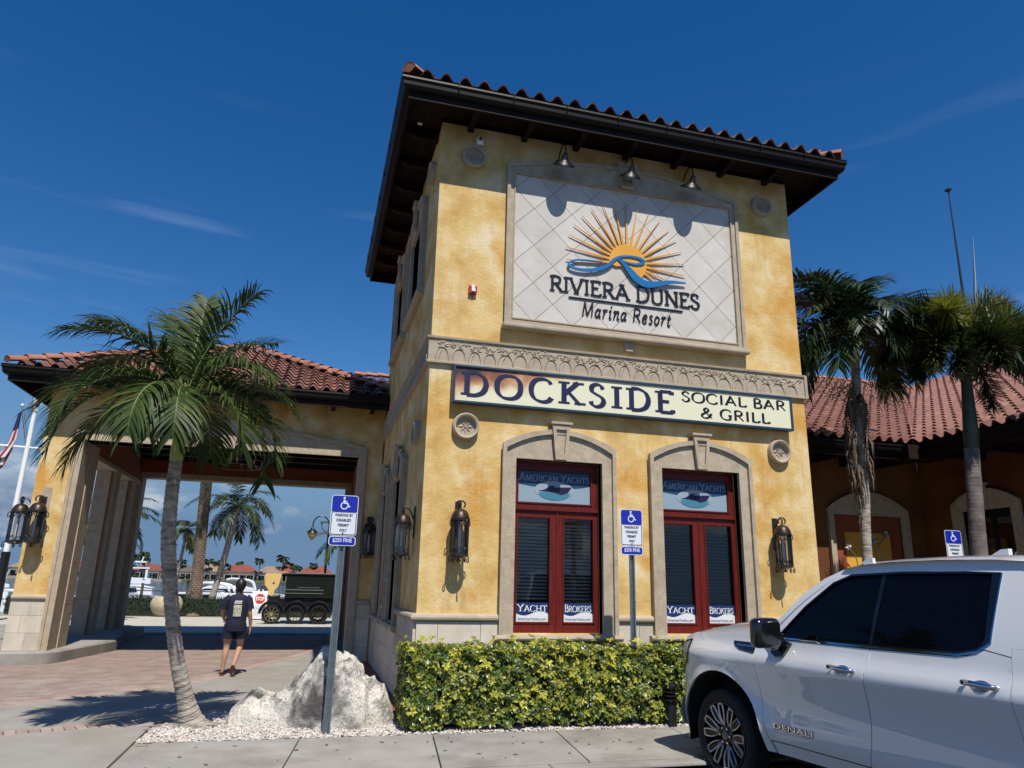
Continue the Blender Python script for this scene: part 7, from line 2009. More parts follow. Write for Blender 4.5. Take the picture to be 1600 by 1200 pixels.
def far_palm(label, px, Y, h, s, seed):
    rg = random.Random(seed); x = fx_(px, Y)
    t = thing('far_palm', label, 'palm tree', (x, Y, 0), 'palms on the far shore')
    part('trunk', MB().tube([(x, Y, -.5), (x + .5, Y, h * .6), (x, Y, h)], .22, 6), POST, t)
    mb = MB()
    for k in range(22):
        az = rg.uniform(0, 6.28); el = rg.uniform(-.2, 1.3); p = Vector((x, Y, h)); w_ = .55
        for i in range(5):
            d = Vector((math.cos(az) * math.cos(el), math.sin(az) * math.cos(el), math.sin(el))) * s / 5
            sd = Vector((-math.sin(az), math.cos(az), .2)).normalized() * w_
            q = p + d; mb.add([p - sd, p + sd, q + sd * .8, q - sd * .8], [(0, 1, 2, 3)], rg.random() + .001); 
            mb.add([p, q, q - Vector((0, 0, .7)), p - Vector((0, 0, .7))], [(0, 1, 2, 3)], rg.random() + .001); p = q; el -= .42
    part('crown', mb, FT, t, fix=False)
fpal = [(216, 9.5, 3.2), (224, 11, 3.2), (235, 12, 4.6), (239, 9, 3.6), (296, 9, 3.4), (322, 8.5, 3), (338, 9.5, 3.2), (352, 8.5, 3), (358, 9.2, 3.2), (367, 8, 3), (386, 9, 2.6), (416, 10.5, 3.2), (452, 12, 4.6), (463, 9.5, 3.6), (470, 8, 3), (500, 9, 3), (478, 7.5, 2.8)]
FPL = ['leftmost through the canopy opening', 'right of the leftmost skyline palm', 'with the widest crown left of the near palm trunk', 'touching the near palm trunk', 'right of the near palm trunk', 'left of the date palm trunk', 'left of the tan roofed house', 'right of the coconut trunk', 'above the right end of the tan roof', 'between the tan and the bright red roofs', 'behind the bright red roof', 'standing alone right of the bright red roof', 'with the widest crown above the vintage car', 'close right of the widest crown over the car', 'low among the roofs above the car', 'nearest the street lamp post', 'small one left of the street lamp post']
for i, (px, h, s) in enumerate(fpal):
    far_palm(('tall' if h > 9.2 else 'short') + ' far shore palm ' + FPL[i], px, FY_ - 6 + (i * 7) % 19, h, s, 900 + i)
mb = MB(); rg = random.Random(44)
for k in range(5200):
    px = rg.uniform(-60, 600); Y = FY_ + rg.uniform(-5, 22); x = fx_(px, Y)
    hh = 3.4 + 1.6 * noise.noise(Vector((x * .05, 0, 0))) + 1.2 * noise.noise(Vector((x * .2, 3, 0)))
    if Y < FY_ + 1 and rg.random() < .45: continue
    z_ = rg.uniform(0, max(1.2, hh if Y > FY_ + 12 else hh * .5)); r = rg.uniform(.5, 1.3)
    v = [Vector((x, Y, z_)) + Vector((rg.gauss(0, 1), rg.gauss(0, 1), rg.gauss(0, .8))) * r * .7 for _ in range(4)]
    mb.add(v, [(0, 1, 2), (0, 2, 3), (0, 3, 1), (1, 3, 2)], rg.random() ** 2 + .001)
o = part('far_shrubs', mb, FT, fix=False); o['kind'] = 'stuff'; o['label'] = 'dark band of shrubs and trees along the far shore'
o = part('far_seawall', MB().box(-600, 500, 399, 399.6, -1.2, .25), mat('far_seawall_grey', (.28, .26, .22), rough=.9)); tag(o, 'pale low seawall along the far shore waterline', 'seawall')

# ================================================================== PERSON (walking away, right foot lifted)
SKIN = mat('skin', (.40, .22, .145), rough=.55); HAIR = mat('dark_hair', (.010, .007, .006), rough=.5); SHIRT = mat('navy_shirt', [(.3, (.003, .005, .020)), (.7, (.008, .011, .036))], scale=14, rough=.85, bump=.004, bscale=18); SHORTS = mat('navy_shorts', (.003, .004, .022), rough=.8)
SANDAL = mat('brown_sandal', (.14, .06, .035), rough=.7)
PX, PY = -2.50, 4.20
def body():
    V = {}; E_ = []; Rr = []
    names = []
    def j(n, p, r, par=None):
        V[n] = len(names); names.append((Vector(p), r))
        if par: E_.append((V[par], V[n]))
    j('pelvis', (0, 0, .86), .125)
    j('waist', (0, .0, .99), .105, 'pelvis'); j('chest', (0, .01, 1.14), .125, 'waist'); j('upchest', (0, .0, 1.25), .10, 'chest'); j('neck', (.005, .0, 1.325), .050, 'upchest'); j('neck2', (.01, .012, 1.365), .047, 'neck')
    for s_, k in ((-1, 'l'), (1, 'r')):
        j(k + 'sh', (s_ * .145, 0, 1.255), .058, 'upchest')
        if k == 'r':
            j('rel', (.215, -.03, 1.02), .040, 'rsh'); j('rfa', (.235, .01, .90), .036, 'rel'); j('rwr', (.245, .04, .795), .024, 'rfa'); j('rpl', (.247, .05, .74), .030, 'rwr')
            hand = (.247, .05, .74); dn = Vector((0, .02, -1))
        else:
            j('lel', (-.225, .02, 1.03), .040, 'lsh'); j('lfa', (-.215, .10, .96), .034, 'lel'); j('lwr', (-.19, .19, .90), .024, 'lfa'); j('lpl', (-.18, .24, .88), .030, 'lwr')
            hand = (-.18, .24, .88); dn = Vector((.1, .9, -.3)).normalized()
        side = Vector((0, 1, 0)) if k == 'r' else Vector((.6, 0, .8))
        for q, (off, ln) in enumerate(((-.028, .060), (-.010, .072), (.009, .068), (.027, .054))):
            a = Vector(hand) + side * off * .8 + dn * .025; b = a + dn * ln * .55; c = b + (dn * .8 + Vector((-.4 if k == 'r' else 0, 0, -.1))) * ln * .45
            j(f'{k}f{q}a', a, .0095, k + 'pl'); j(f'{k}f{q}b', b, .0085, f'{k}f{q}a'); j(f'{k}f{q}c', c, .007, f'{k}f{q}b')
        a = Vector(hand) + side * .030 - dn * .01; j(k + 'ta', a, .010, k + 'pl'); j(k + 'tb', a + side * .018 + dn * .03, .009, k + 'ta')
    j('lhip', (-.085, 0, .80), .095, 'pelvis'); j('lth', (-.10, .015, .62), .080, 'lhip'); j('lkn', (-.10, .03, .455), .054, 'lth'); j('lca', (-.112, -.015, .33), .052, 'lkn'); j('lan', (-.125, -.02, .085), .030, 'lca'); j('lhe', (-.125, -.045, .045), .028, 'lan'); j('lba', (-.13, .10, .035), .028, 'lan'); j('lto', (-.13, .16, .030), .020, 'lba')
    j('rhip', (.085, 0, .80), .095, 'pelvis'); j('rth', (.105, .05, .62), .080, 'rhip'); j('rkn', (.115, .085, .46), .054, 'rth'); j('rca', (.085, -.01, .355), .052, 'rkn'); j('ran', (.03, -.20, .175), .030, 'rca'); j('rhe', (.02, -.245, .155), .028, 'ran'); j('rba', (.045, -.16, .055), .028, 'ran'); j('rto', (.05, -.13, .030), .020, 'rba')
    me = bpy.data.meshes.new('body')
    me.from_pydata([p for p, r in names], E_, [])
    ob = bpy.data.objects.new('body', me); COL.objects.link(ob)
    sk = ob.modifiers.new('skin', 'SKIN'); sk.use_smooth_shade = True; sk.branch_smoothing = .6
    for i, (p, r) in enumerate(names): me.skin_vertices[0].data[i].radius = (r, r)
    me.skin_vertices[0].data[0].use_root = True
    ss = ob.modifiers.new('sub', 'SUBSURF'); ss.levels = 2; ss.render_levels = 2
    bpy.context.view_layer.update()
    m2 = bpy.data.meshes.new_from_object(ob.evaluated_get(bpy.context.evaluated_depsgraph_get()))
    bpy.data.objects.remove(ob)
    return m2
PER = thing('person', 'person in navy t-shirt with printed back and navy shorts walking away towards the canopy', 'person', (PX, PY, 0))
BM = body(); BM.name = 'body'; BM.materials.append(SKIN)
PM = Matrix.Translation((PX, PY, 0)) @ Matrix.Rotation(R(6), 4, 'Z')
bo = part('body', BM, None, PER, m=PM)
def ppart(name, mb, m, sm=60, **k):
    return part(name, mb, m, PER, smooth=sm, m=PM, **k)
# head with face features
def head():
    mb = MB(); n, k = 20, 14
    vs = []
    for i in range(k + 1):
        ph = -PI / 2 + PI * i / k
        for j_ in range(n):
            th = 2 * PI * j_ / n
            x, y, z_ = math.cos(ph) * math.cos(th) * .072, math.cos(ph) * math.sin(th) * .090, math.sin(ph) * .112
            if z_ < 0: x *= 1 + z_ * 2.2; y = y * (1 + z_ * 1.2) + .01
            if y > .06 and abs(x) < .02 and -.03 < z_ < .012: y += .018
            vs.append((x + .012, y + .018, z_ + 1.465))
    mb.add(vs, [(i * n + j_, i * n + (j_ + 1) % n, (i + 1) * n + (j_ + 1) % n, (i + 1) * n + j_) for i in range(k) for j_ in range(n)])
    for s_ in (-1, 1):
        mb.lathe([(0, 0), (.018, .004), (.022, .012), (0, .014)], (.012 + s_ * .070, .012, 1.46), 8, Matrix.Rotation(R(90 * s_), 3, 'Y'), sy=1.0)
    return mb
ppart('head', head(), SKIN)
ey = MB()
for s_ in (-1, 1): ey.lathe([(0, .011), (.009, .006), (.011, 0), (0, -.005)], (.012 + s_ * .028, .098, 1.475), 8, Matrix.Rotation(R(-90), 3, 'X'))
ppart('eyes', ey, BLACK)
ppart('mouth', MB().box(-.008, .034, .098, .104, 1.408, 1.416), mat('lips', (.3, .09, .08), rough=.5))
ppart('glasses', MB().tube([(.086, .10, 1.48), (.090, .02, 1.478)], .003, 5).tube([(-.062, .10, 1.48), (-.066, .02, 1.478)], .003, 5).box(-.035, .0, .112, .116, 1.465, 1.492).box(.022, .060, .112, .116, 1.465, 1.492), BLACK)
hr = MB(); n, k = 22, 14; vs = []
for i in range(k + 1):
    ph = -1.15 + (PI / 2 + 1.15) * i / k
    for j_ in range(n):
        th = 2 * PI * j_ / n
        rr = 1.0 + .05 * noise.noise(Vector((th * 3, ph * 3, 0)))
        x, y, z_ = math.cos(ph) * math.cos(th) * .088 * rr, math.cos(ph) * math.sin(th) * .100 * rr, math.sin(ph) * .120
        y = min(y, .062 if z_ < .05 else .2)
        if z_ < 0: x *= 1 + z_ * 1.0
        vs.append((x + .012, y + .004, z_ + 1.478))
hr.add(vs, [(i * n + j_, i * n + (j_ + 1) % n, (i + 1) * n + (j_ + 1) % n, (i + 1) * n + j_) for i in range(k) for j_ in range(n)] + [tuple(range(n))])
ppart('hair', hr, HAIR)
def loft(rings, n=24, wr=.0):
    """rings: (cx,cy,cz,rx,ry)"""
    mb = MB(); vs = []
    for q, (cx, cy, cz, rx, ry) in enumerate(rings):
        for j_ in range(n):
            a = 2 * PI * j_ / n; w_ = 1 + wr * noise.noise(Vector((a * 2, cz * 9, q)))
            vs.append((cx + rx * math.cos(a) * w_, cy + ry * math.sin(a) * w_, cz))
    k = len(rings)
    return mb.add(vs, [(i * n + j_, i * n + (j_ + 1) % n, (i + 1) * n + (j_ + 1) % n, (i + 1) * n + j_) for i in range(k - 1) for j_ in range(n)])
sh = loft([(0, .0, .875, .165, .125), (0, 0, .92, .168, .128), (0, 0, 1.0, .158, .122), (0, .005, 1.08, .165, .128), (0, .008, 1.16, .178, .133), (0, .005, 1.23, .180, .122), (0, .003, 1.275, .165, .098), (.002, .003, 1.305, .115, .08), (.004, .004, 1.325, .064, .062)], wr=.04)
sh.tube([(.12, 0, 1.262), (.170, -.005, 1.225), (.195, -.015, 1.15), (.208, -.02, 1.075)], [.075, .074, .066, .068], 14, caps=False)
sh.tube([(-.12, 0, 1.262), (-.170, 0, 1.225), (-.205, .008, 1.15), (-.222, .015, 1.075)], [.075, .074, .066, .068], 14, caps=False)
ppart('t_shirt', sh, SHIRT)
so_ = loft([(0, 0, .93, .150, .118), (0, 0, .88, .164, .132), (0, 0, .82, .182, .142), (0, .005, .76, .188, .142), (0, .01, .72, .190, .142)], wr=.03)
so_.tube([(-.085, .0, .76), (-.095, .01, .69), (-.10, .015, .60)], [.105, .103, .104], 16, caps=False)
so_.tube([(.085, .0, .76), (.10, .03, .69), (.105, .045, .605)], [.105, .103, .104], 16, caps=False)
ppart('shorts', so_, SHORTS)
# back print (pale lettering and picture block)
BP = mat('print_cream', [(.3, (.10, .11, .07)), (.5, (.42, .42, .32)), (.7, (.55, .55, .45))], scale=22, detail=6, rough=.8)
fb_ = lambda u, v, w: (u, -.1345 + .35 * max(0, abs(u)) ** 1.6 + w + .10 * max(0, 1.05 - v) * .3 + .25 * max(0, v - 1.17) ** 1.2, v)
ppart('back_print', MB().plate([(-.062, .96), (.062, .96), (.066, 1.15), (-.066, 1.15)], (), -.006, -.001, fb_, grid=.03), BP, 0)
pl = MB(); text_into(pl, 'ADD UP', .035, fb_, -.006, width=.09, origin=(0, 1.19)) if False else None
lw = MB()
for z_, w_ in ((1.200, .05), (1.172, .06)):
    x = -w_
    while x < w_:
        l = rng.uniform(.012, .022); lw.plate([(x, z_), (x + l, z_), (x + l, z_ + .018), (x, z_ + .018)], (), -.006, -.001, fb_, back=False); x += l + .006
ppart('back_lettering', lw, WHITE, 0)
sd = MB()
sd.plate([(-.160, -.075), (-.095, -.075), (-.085, .06), (-.095, .17), (-.135, .185), (-.165, .15), (-.17, .04)], (), 0, .018, FLAT(.004))
ppart('sandal', sd, SANDAL, 0)
fs_ = lambda u, v, w: (u, -.255 + w * 1.0 + (.165 - v) * .55 * 1.0, v)
s2_ = MB().plate([(.0, .025), (.07, .02), (.085, .08), (.065, .16), (.03, .20), (-.005, .18), (-.018, .09)], (), -.022, -.004, lambda u, v, w: (u, -.262 + (.2 - v) * .75 + w, v))
ppart('sandal', s2_, SANDAL, 0)
ppart('strap', MB().tube([(-.165, .09, .03), (-.13, .09, .075), (-.095, .09, .03)], .010, 6).tube([(.0, -.12, .075), (.045, -.10, .10), (.085, -.13, .07)], .010, 6), SANDAL)
# ================================================================== PICKUP TRUCK
PAINT = mat('pearl_white_paint', (0.70, 0.70, 0.69), rough=0.28, coat=1.0, spec=0.5)
TBLK = mat('gloss_black_trim', (0.006, 0.006, 0.007), rough=0.14, coat=.6); RUB = mat('tyre_rubber', (0.012, 0.012, 0.012), rough=.85, bump=.002, bscale=60)
TGL = mat('tinted_glass', (0.002, 0.002, 0.0025), rough=0.02, spec=.22); CHR = mat('bright_chrome', (.60, .62, .65), rough=.08, metal=1); MACH = mat('machined_rim', (.42, .42, .42), rough=.28, metal=.9)
RIMD = mat('dark_rim', (.018, .018, .02), rough=.35, metal=.4); LAMP = mat('headlamp_lens', (.35, .34, .30), rough=.08, coat=1); UND = mat('underbody', (.006, .006, .006), rough=.9)
TX, TY, TA_, TZ = 2.47, -3.07, R(8), -.13
tF = Vector((-math.sin(TA_), math.cos(TA_), 0)); tL = Vector((-math.cos(TA_), -math.sin(TA_), 0)); tO = Vector((TX, TY, TZ))
TK = thing('pickup_truck', 'white crew cab pickup truck with black mirror parked facing the hedge', 'pickup truck', (TX, TY, TZ))
WB = -3.745
def sm(a, b, x):
    t = max(0, min(1, (x - a) / (b - a))); return t * t * (3 - 2 * t)
def lat(s, z):
    """lateral offset of the skin from the shoulder plane (negative = inboard)"""
    l = 0.0
    l -= .05 * (1 - sm(.36, .56, z))
    l -= .028 * math.exp(-((z - .80) / .16) ** 2) * (1 - sm(-.1, .3, s) * .8)
    l += .018 * math.exp(-((z - 1.10) / .07) ** 2)
    l -= .075 * max(0, 1.08 - z) * (1 - sm(-.1, .3, s))
    if z > 1.10:
        l -= .065 * sm(1.10, 1.32, z)
        l -= .235 * max(0, (z - 1.30) / .60) ** 1.15
    for c in (0.0, WB):
        d = math.hypot(s - c, z - .42)
        l += .045 * math.exp(-max(0, d - .50) ** 2 / .014) * (1 if z < 1.1 else .6)
    if s > .25: l -= .35 * (s - .25) ** 2
    if s > .5: l -= 1.6 * (s - .5) ** 2
    if s < -4.6: l -= .25 * (s + 4.6) ** 2
    return l
HWT = 1.0
def TFR(side):       # (s, z, w) -> world; w inboard positive
    def f(u, v, w):
        l = w
        if side > 0: p = tO + tF * u + tL * (-l)
        else: p = tO + tF * u + tL * (-2 * HWT + l)
        return tuple(p + Vector((0, 0, v)))
    return f
LATW = lambda s, z: -lat(s, z)
arch = lambda c, r, n=26: [(c + r * math.cos(a), .42 + r * 1.04 * math.sin(a)) for a in [PI - PI * k / n for k in range(n + 1)]]
def tmesh(name, mb, mt_, parent=TK, smooth=50, **k): return part(name, mb, mt_, parent, smooth=smooth, **k)
def hz_(s):       # fender/hood edge height
    pts_ = [(-.78, 1.355), (-.40, 1.345), (0, 1.325), (.35, 1.30), (.52, 1.27), (.62, 1.20), (.74, 1.10)]
    if s <= pts_[0][0]: return pts_[0][1]
    for (a, b), (c, d) in zip(pts_, pts_[1:]):
        if a <= s <= c: return b + (d - b) * (s - a) / (c - a)
    return 1.10
g = .004
arF = [(x, z_) for x, z_ in arch(0, .535)]
fender = [(-.50 - g * 0, 1.345 - .0)] + [(s, hz_(s)) for s in (-.40, -.2, 0, .2, .35, .47, .55)] + [(.585, 1.19), (.60, 1.02), (.655, .86), (.675, .62), (.68, .42), (.535, .42)] + [p for p in reversed(arF)][1:-1] + [(-.535, .42), (-.545, .38), (-.62, .38), (-.585, .50), (-.555, .62), (-.525, .85), (-.505, 1.10), (-.50, 1.25)]
fdoor = [(-.50 - g, 1.34), (-.505 - g, 1.10), (-.525 - g, .85), (-.555 - g, .62), (-.60 - g, .48), (-1.62, .48), (-1.66, .62), (-1.675, .85), (-1.695, 1.15), (-1.715, 1.31), (-.745, 1.31)]
rdoor = [(-1.715 - 2 * g, 1.31), (-1.695 - 2 * g, 1.15), (-1.675 - 2 * g, .85), (-1.66 - 2 * g, .62), (-1.62 - 2 * g, .48), (-2.72, .48), (-2.785, .60), (-2.80, .85), (-2.79, 1.20), (-2.775, 1.345), (-2.60, 1.375), (-2.50, 1.335), (-2.40, 1.32)]
rocker = [(-.64, .375), (-.615, .47), (-2.72, .47), (-2.80, .54), (-3.14, .54), (-3.18, .375)]
cabrear = [(-2.80 - g, .545), (-2.80 - g, .85), (-2.79 - g, 1.20), (-2.775 - g, 1.345), (-2.775 - g, 1.40), (-2.98, 1.40), (-3.02, 1.0), (-3.03, .545)]
arR = arch(WB, .535)
bed = [(-3.045, .545), (-3.035, 1.0), (-3.0, 1.385), (-5.0, 1.40), (-5.02, .95), (-4.98, .62), (-4.6, .48), (WB - .535, .42)] + [p for p in arR][1:-1] + [(WB + .535, .42), (-3.15, .48)]
winO = [(-.735, 1.325), (-1.0, 1.60), (-1.25, 1.80), (-1.42, 1.865), (-1.9, 1.885), (-2.4, 1.885), (-2.66, 1.875), (-2.655, 1.60), (-2.635, 1.43), (-2.55, 1.365), (-2.42, 1.335), (-1.7, 1.325)]
frame = [(-.60, 1.345), (-.72, 1.475), (-.95, 1.70), (-1.15, 1.83), (-1.36, 1.915), (-1.6, 1.945), (-2.1, 1.965), (-2.65, 1.96), (-2.86, 1.93), (-2.93, 1.75), (-2.975, 1.405), (-2.775, 1.40), (-2.775, 1.352), (-2.60, 1.382), (-2.50, 1.342), (-2.40, 1.3255), (-.75, 1.316)]
def offset_poly(P, d):
    out = []; A = area2(P); sg = 1 if A > 0 else -1
    n = len(P)
    for i in range(n):
        a, b, c = Vector(P[i - 1]), Vector(P[i]), Vector(P[(i + 1) % n])
        e1 = (b - a).normalized(); e2 = (c - b).normalized()
        n1_ = Vector((-e1.y, e1.x)) * sg; n2_ = Vector((-e2.y, e2.x)) * sg
        m_ = (n1_ + n2_)
        m_ = m_.normalized() if m_.length > .1 else n1_
        out.append((b.x + m_.x * d, b.y + m_.y * d))
    return out
handles = [(-1.50, 1.145), (-2.60, 1.165)]
for side in (1, -1):
    f = TFR(side)
    K = dict(w0=0.0, w1=.03, fr=f, grid=.045, lat=LATW, back=False)
    fe = tmesh('fender', MB().plate(fender, (), **K), PAINT)
    d1 = tmesh('door', MB().plate(fdoor, (), **K), PAINT, label='front door'); d2 = tmesh('door', MB().plate(rdoor, (), **K), PAINT, label='rear door')
    tmesh('rocker_panel', MB().plate(rocker, (), **{**K, 'w0': .004}), PAINT)
    tmesh('cab_corner', MB().plate(cabrear, (), **K), PAINT)
    tmesh('bed_side', MB().plate(bed, (), **K), PAINT)
    fo = tmesh('door_frame', MB().plate(frame, [winO], **K), PAINT)
    # window glass, chrome trim and divider
    gi = offset_poly(winO, .012)
    gw = offset_poly(winO, .001)
    tmesh('side_window', MB().plate(gw, (), w0=.016, w1=.02, fr=f, grid=.06, lat=LATW), TGL)
    tr = MB().plate(offset_poly(winO, .0005), [offset_poly(winO, .016)], w0=-.003, w1=.018, fr=f, grid=.08, lat=LATW)
    tr.plate([(-2.658, 1.87), (-2.632, 1.43), (-2.56, 1.375), (-2.60, 1.45), (-2.60, 1.87)], (), w0=-.002, w1=.018, fr=f, grid=.06, lat=LATW)
    tmesh('window_trim', tr, TBLK)
    tmesh('chrome_strip', MB().plate([(-.74, 1.318), (-1.7, 1.317), (-2.42, 1.326), (-2.56, 1.357), (-2.645, 1.42), (-2.672, 1.87), (-2.662, 1.87), (-2.635, 1.427), (-2.552, 1.368), (-2.42, 1.338), (-1.7, 1.329), (-.735, 1.33)], (), w0=-.006, w1=.018, fr=f, grid=.06, lat=LATW), CHR)
    tmesh('window_divider', MB().plate([(-1.70, 1.33), (-1.725, 1.33), (-1.755, 1.882), (-1.72, 1.882)], (), w0=.006, w1=.02, fr=f, grid=.08, lat=LATW), TBLK)
    # wheel wells
    for c, ar in ((0, arF), (WB, arR)):
        mb = MB(); k = len(ar)
        a = [f(x, z_, .012 - lat(x, z_)) for x, z_ in ar]; b = [f(x, z_, .34) for x, z_ in ar]
        mb.add(a + b, [(i, i + 1, k + i + 1, k + i) for i in range(k - 1)])
        mb.add([f(x, z_, .345) for x, z_ in ar] + [f(c, .3, .345)], [(i, i + 1, k) for i in range(k - 1)])
        tmesh('wheel_well', mb, UND)
    # wheels
    for c in (0, WB):
        rt_ = Matrix((Vector(tF), Vector((0, 0, 1)), (tL if side > 0 else -tL))).transposed()   # local z = outwards
        cc_ = Vector(f(c, .405, .02 + .0))
        wh = tmesh('wheel', MB().lathe([(.292, -.235), (.36, -.25), (.400, -.215), (.405, -.10), (.400, -.03), (.375, -.002), (.33, .004), (.296, -.012), (.288, -.05), (.288, -.2), (.292, -.235)], cc_, 56, rt_), RUB, smooth=35)
        tmesh('rim_barrel', MB().lathe([(.290, -.012), (.293, -.004), (.284, -.006), (.276, -.03), (.268, -.19), (0, -.19)], cc_, 48, rt_), RIMD, wh, 40)
        sp_ = MB(); sd_ = MB()
        def P3(r, a, z_): return cc_ + rt_ @ Vector((r * math.cos(a), r * math.sin(a), z_))
        for k in range(6):
            a0 = 2 * PI * k / 6 + .2
            for da in (-.235, .235):
                # loop-shaped split spoke: two thin legs joined at the rim
                for q in (-1, 1):
                    pts_ = [P3(.085, a0 + da * .55 + q * .02, -.045), P3(.15, a0 + da * .9 + q * .16, -.022), P3(.21, a0 + da + q * .150, -.014), P3(.268, a0 + da + q * .105, -.008)]
                    sp_.tube(catmull(pts_, 4), [.0085] * 12 + [.009], 6)
                sp_.tube([P3(.272, a0 + da - .11, -.008), P3(.276, a0 + da, -.007), P3(.272, a0 + da + .11, -.008)], .009, 6)
                sd_.bar(P3(.07, a0 + da * .6, -.06), P3(.27, a0 + da, -.035), .05, .03)
        tmesh('spokes', sp_, MACH, wh, 50, fix=False); tmesh('spoke_backs', sd_, RIMD, wh, 30)
        tmesh('hub_cap', MB().lathe([(0, -.02), (.04, -.022), (.048, -.03), (.095, -.045), (.10, -.08), (0, -.08)], cc_, 24, rt_), TBLK, wh, 40)
        ln = MB()
        for k in range(6):
            a = 2 * PI * k / 6; p = P3(.068, a, -.034); q = P3(.068, a, -.018); ln.tube([p, q], .010, 6)
        tmesh('lug_nuts', ln, CHR, wh, 30)
        tmesh('brake_disc', MB().lathe([(0, -.12), (.17, -.12), (.17, -.135), (0, -.135)], cc_, 28, rt_), MACH, wh, 30)
    # handles
    for (hs_, hz2), d_ in zip(handles, (d1, d2)):
        l0 = -lat(hs_, hz2)
        ha = MB().tube([f(hs_ + .10, hz2 + .012, l0 - .012), f(hs_ + .09, hz2 + .012, l0 - .045), f(hs_ + .03, hz2 + .010, l0 - .052), f(hs_ - .07, hz2 + .004, l0 - .050), f(hs_ - .11, hz2, l0 - .030), f(hs_ - .115, hz2, l0)], [.016, .019, .020, .020, .018, .012], 10)
        tmesh('handle', ha, CHR, d_, 60)
        tmesh('handle_cup', MB().plate([(hs_ + .07 * math.cos(a), hz2 - .004 + .034 * math.sin(a)) for a in [2 * PI * k / 18 for k in range(18)]], (), w0=-.002, w1=.002, fr=f, grid=.03, lat=LATW), CHR, d_)
        tmesh('key_button', MB().lathe([(0, .006), (.012, .004), (.014, 0)], f(hs_ + .085, hz2 + .012, l0 - .056), 10, Matrix.Rotation(R(90), 3, 'X')), TBLK, d_)
    # fender vent trim
    tmesh('fender_vent', MB().plate([(-.20, 1.262), (-.23, 1.222), (-.30, 1.192), (-.498, 1.175), (-.498, 1.262)], (), w0=-.008, w1=.004, fr=f, grid=.04, lat=LATW), TBLK)
    tmesh('vent_bar', MB().plate([(-.25, 1.238), (-.26, 1.225), (-.49, 1.222), (-.49, 1.236)], (), w0=-.013, w1=-.006, fr=f, grid=.05, lat=LATW), CHR)
    # headlamp wrapping the corner
    tmesh('headlight', MB().plate([(.45, 1.225), (.592, 1.19), (.605, 1.02), (.60, .93), (.565, .99), (.50, 1.03), (.46, 1.12)], (), w0=-.004, w1=.01, fr=f, grid=.03, lat=LATW), LAMP)
    tmesh('lamp_surround', MB().plate([(.43, 1.235), (.60, 1.20), (.615, 1.0), (.605, .90), (.55, .96), (.48, 1.005), (.44, 1.1)], [[(.452, 1.222), (.592, 1.187), (.603, 1.02), (.598, .935), (.566, .992), (.502, 1.032), (.462, 1.12)]], w0=-.008, w1=.01, fr=f, grid=.03, lat=LATW), TBLK)
    # mirror
    if True:
        ml = lambda s, z_, w: f(s, z_, w)
        cs, cz_, cw = -.90, 1.375, -.20
        mb = MB()
        vs = []
        n_, k_ = 20, 10
        for i in range(k_ + 1):
            t = i / k_; ph = -PI / 2 + PI * t
            cr_ = max(0.0, math.cos(ph)) ** .35; dp = math.sin(ph)
            for j_ in range(n_):
                a = 2 * PI * j_ / n_; ca_, sa_ = math.cos(a), math.sin(a)
                ex_ = .38
                x = (abs(ca_) ** ex_) * (1 if ca_ > 0 else -1) * .14 * cr_; y = (abs(sa_) ** ex_) * (1 if sa_ > 0 else -1) * .125 * cr_
                vs.append(ml(cs + dp * .070, cz_ + y, cw - x * 1.0))
        mb.add(vs, [(i * n_ + j_, i * n_ + (j_ + 1) % n_, (i + 1) * n_ + (j_ + 1) % n_, (i + 1) * n_ + j_) for i in range(k_) for j_ in range(n_)])
        mo = tmesh('mirror', mb, TBLK, TK, 60)
        tmesh('mirror_arm', MB().tube([ml(-.80, 1.30, .05), ml(-.83, 1.27, -.02), ml(-.87, 1.27, -.10), ml(-.88, 1.31, -.16)], [.050, .048, .042, .038], 12), TBLK, mo, 60)
        tmesh('mirror_base', MB().plate([(-.66, 1.30), (-.735, 1.20), (-.80, 1.17), (-.88, 1.19), (-.93, 1.29), (-.80, 1.315)], (), w0=-.030, w1=.002, fr=f, grid=.04, lat=LATW), TBLK, mo, 60)
# DENALI badge on the front door
bd_ = MB()
fL = TFR(1)
bf = lambda u, v, w: fL(-.655 - u, .575 + v, w - lat(-.655 - u, .575 + v))
bf2 = lambda u, v, w: (lambda s, z_: fL(s, z_, w - lat(s, z_)))(-.66 - u, .585 + v)
text_into(bd_, 'DENALI', .060, bf2, -.006, width=.43, origin=(.22, -.003), bold=.004)
tmesh('badge_shadow_plate', bd_, TBLK, TK, 0, fix=False)
bd_ = MB(); text_into(bd_, 'DENALI', .060, bf2, -.010, width=.43, origin=(.222, 0), bold=.0002)
tmesh('door_badge', bd_, CHR, TK, 0, fix=False)
# hood, roof, glasshouse ------------------------------------------------
def across(s, z_edge, l_edge, crown, n=14, sfun=None, pw=2.2):
    out = []
    for k in range(n + 1):
        t = -1 + 2 * k / n
        l = -HWT + t * (HWT - l_edge)     # l from -(2H-l_edge) .. -l_edge
        z_ = z_edge + crown * (1 - abs(t) ** pw)
        ss = s + (sfun(t) if sfun else 0)
        out.append(tuple(tO + tF * ss + tL * l + Vector((0, 0, z_))))
    return out
def skin_(rows_):
    k = len(rows_[0]); mb = MB(); mb.add([p for r in rows_ for p in r], [(i * k + j_, i * k + j_ + 1, (i + 1) * k + j_ + 1, (i + 1) * k + j_) for i in range(len(rows_) - 1) for j_ in range(k - 1)]); return mb
rowsH = []
for s in [-.80, -.70, -.55, -.4, -.25, -.1, .05, .2, .32, .42, .50, .56, .60]:
    le = -lat(s, hz_(s)) + .004
    rowsH.append(across(s, hz_(s), le, .085 if s < .4 else .085 - .10 * (s - .4), sfun=lambda t, s=s: .10 * max(0, (s - .1) / .5) * (1 - t * t)))
tmesh('hood', skin_(rowsH), PAINT, smooth=60)
hb_ = []
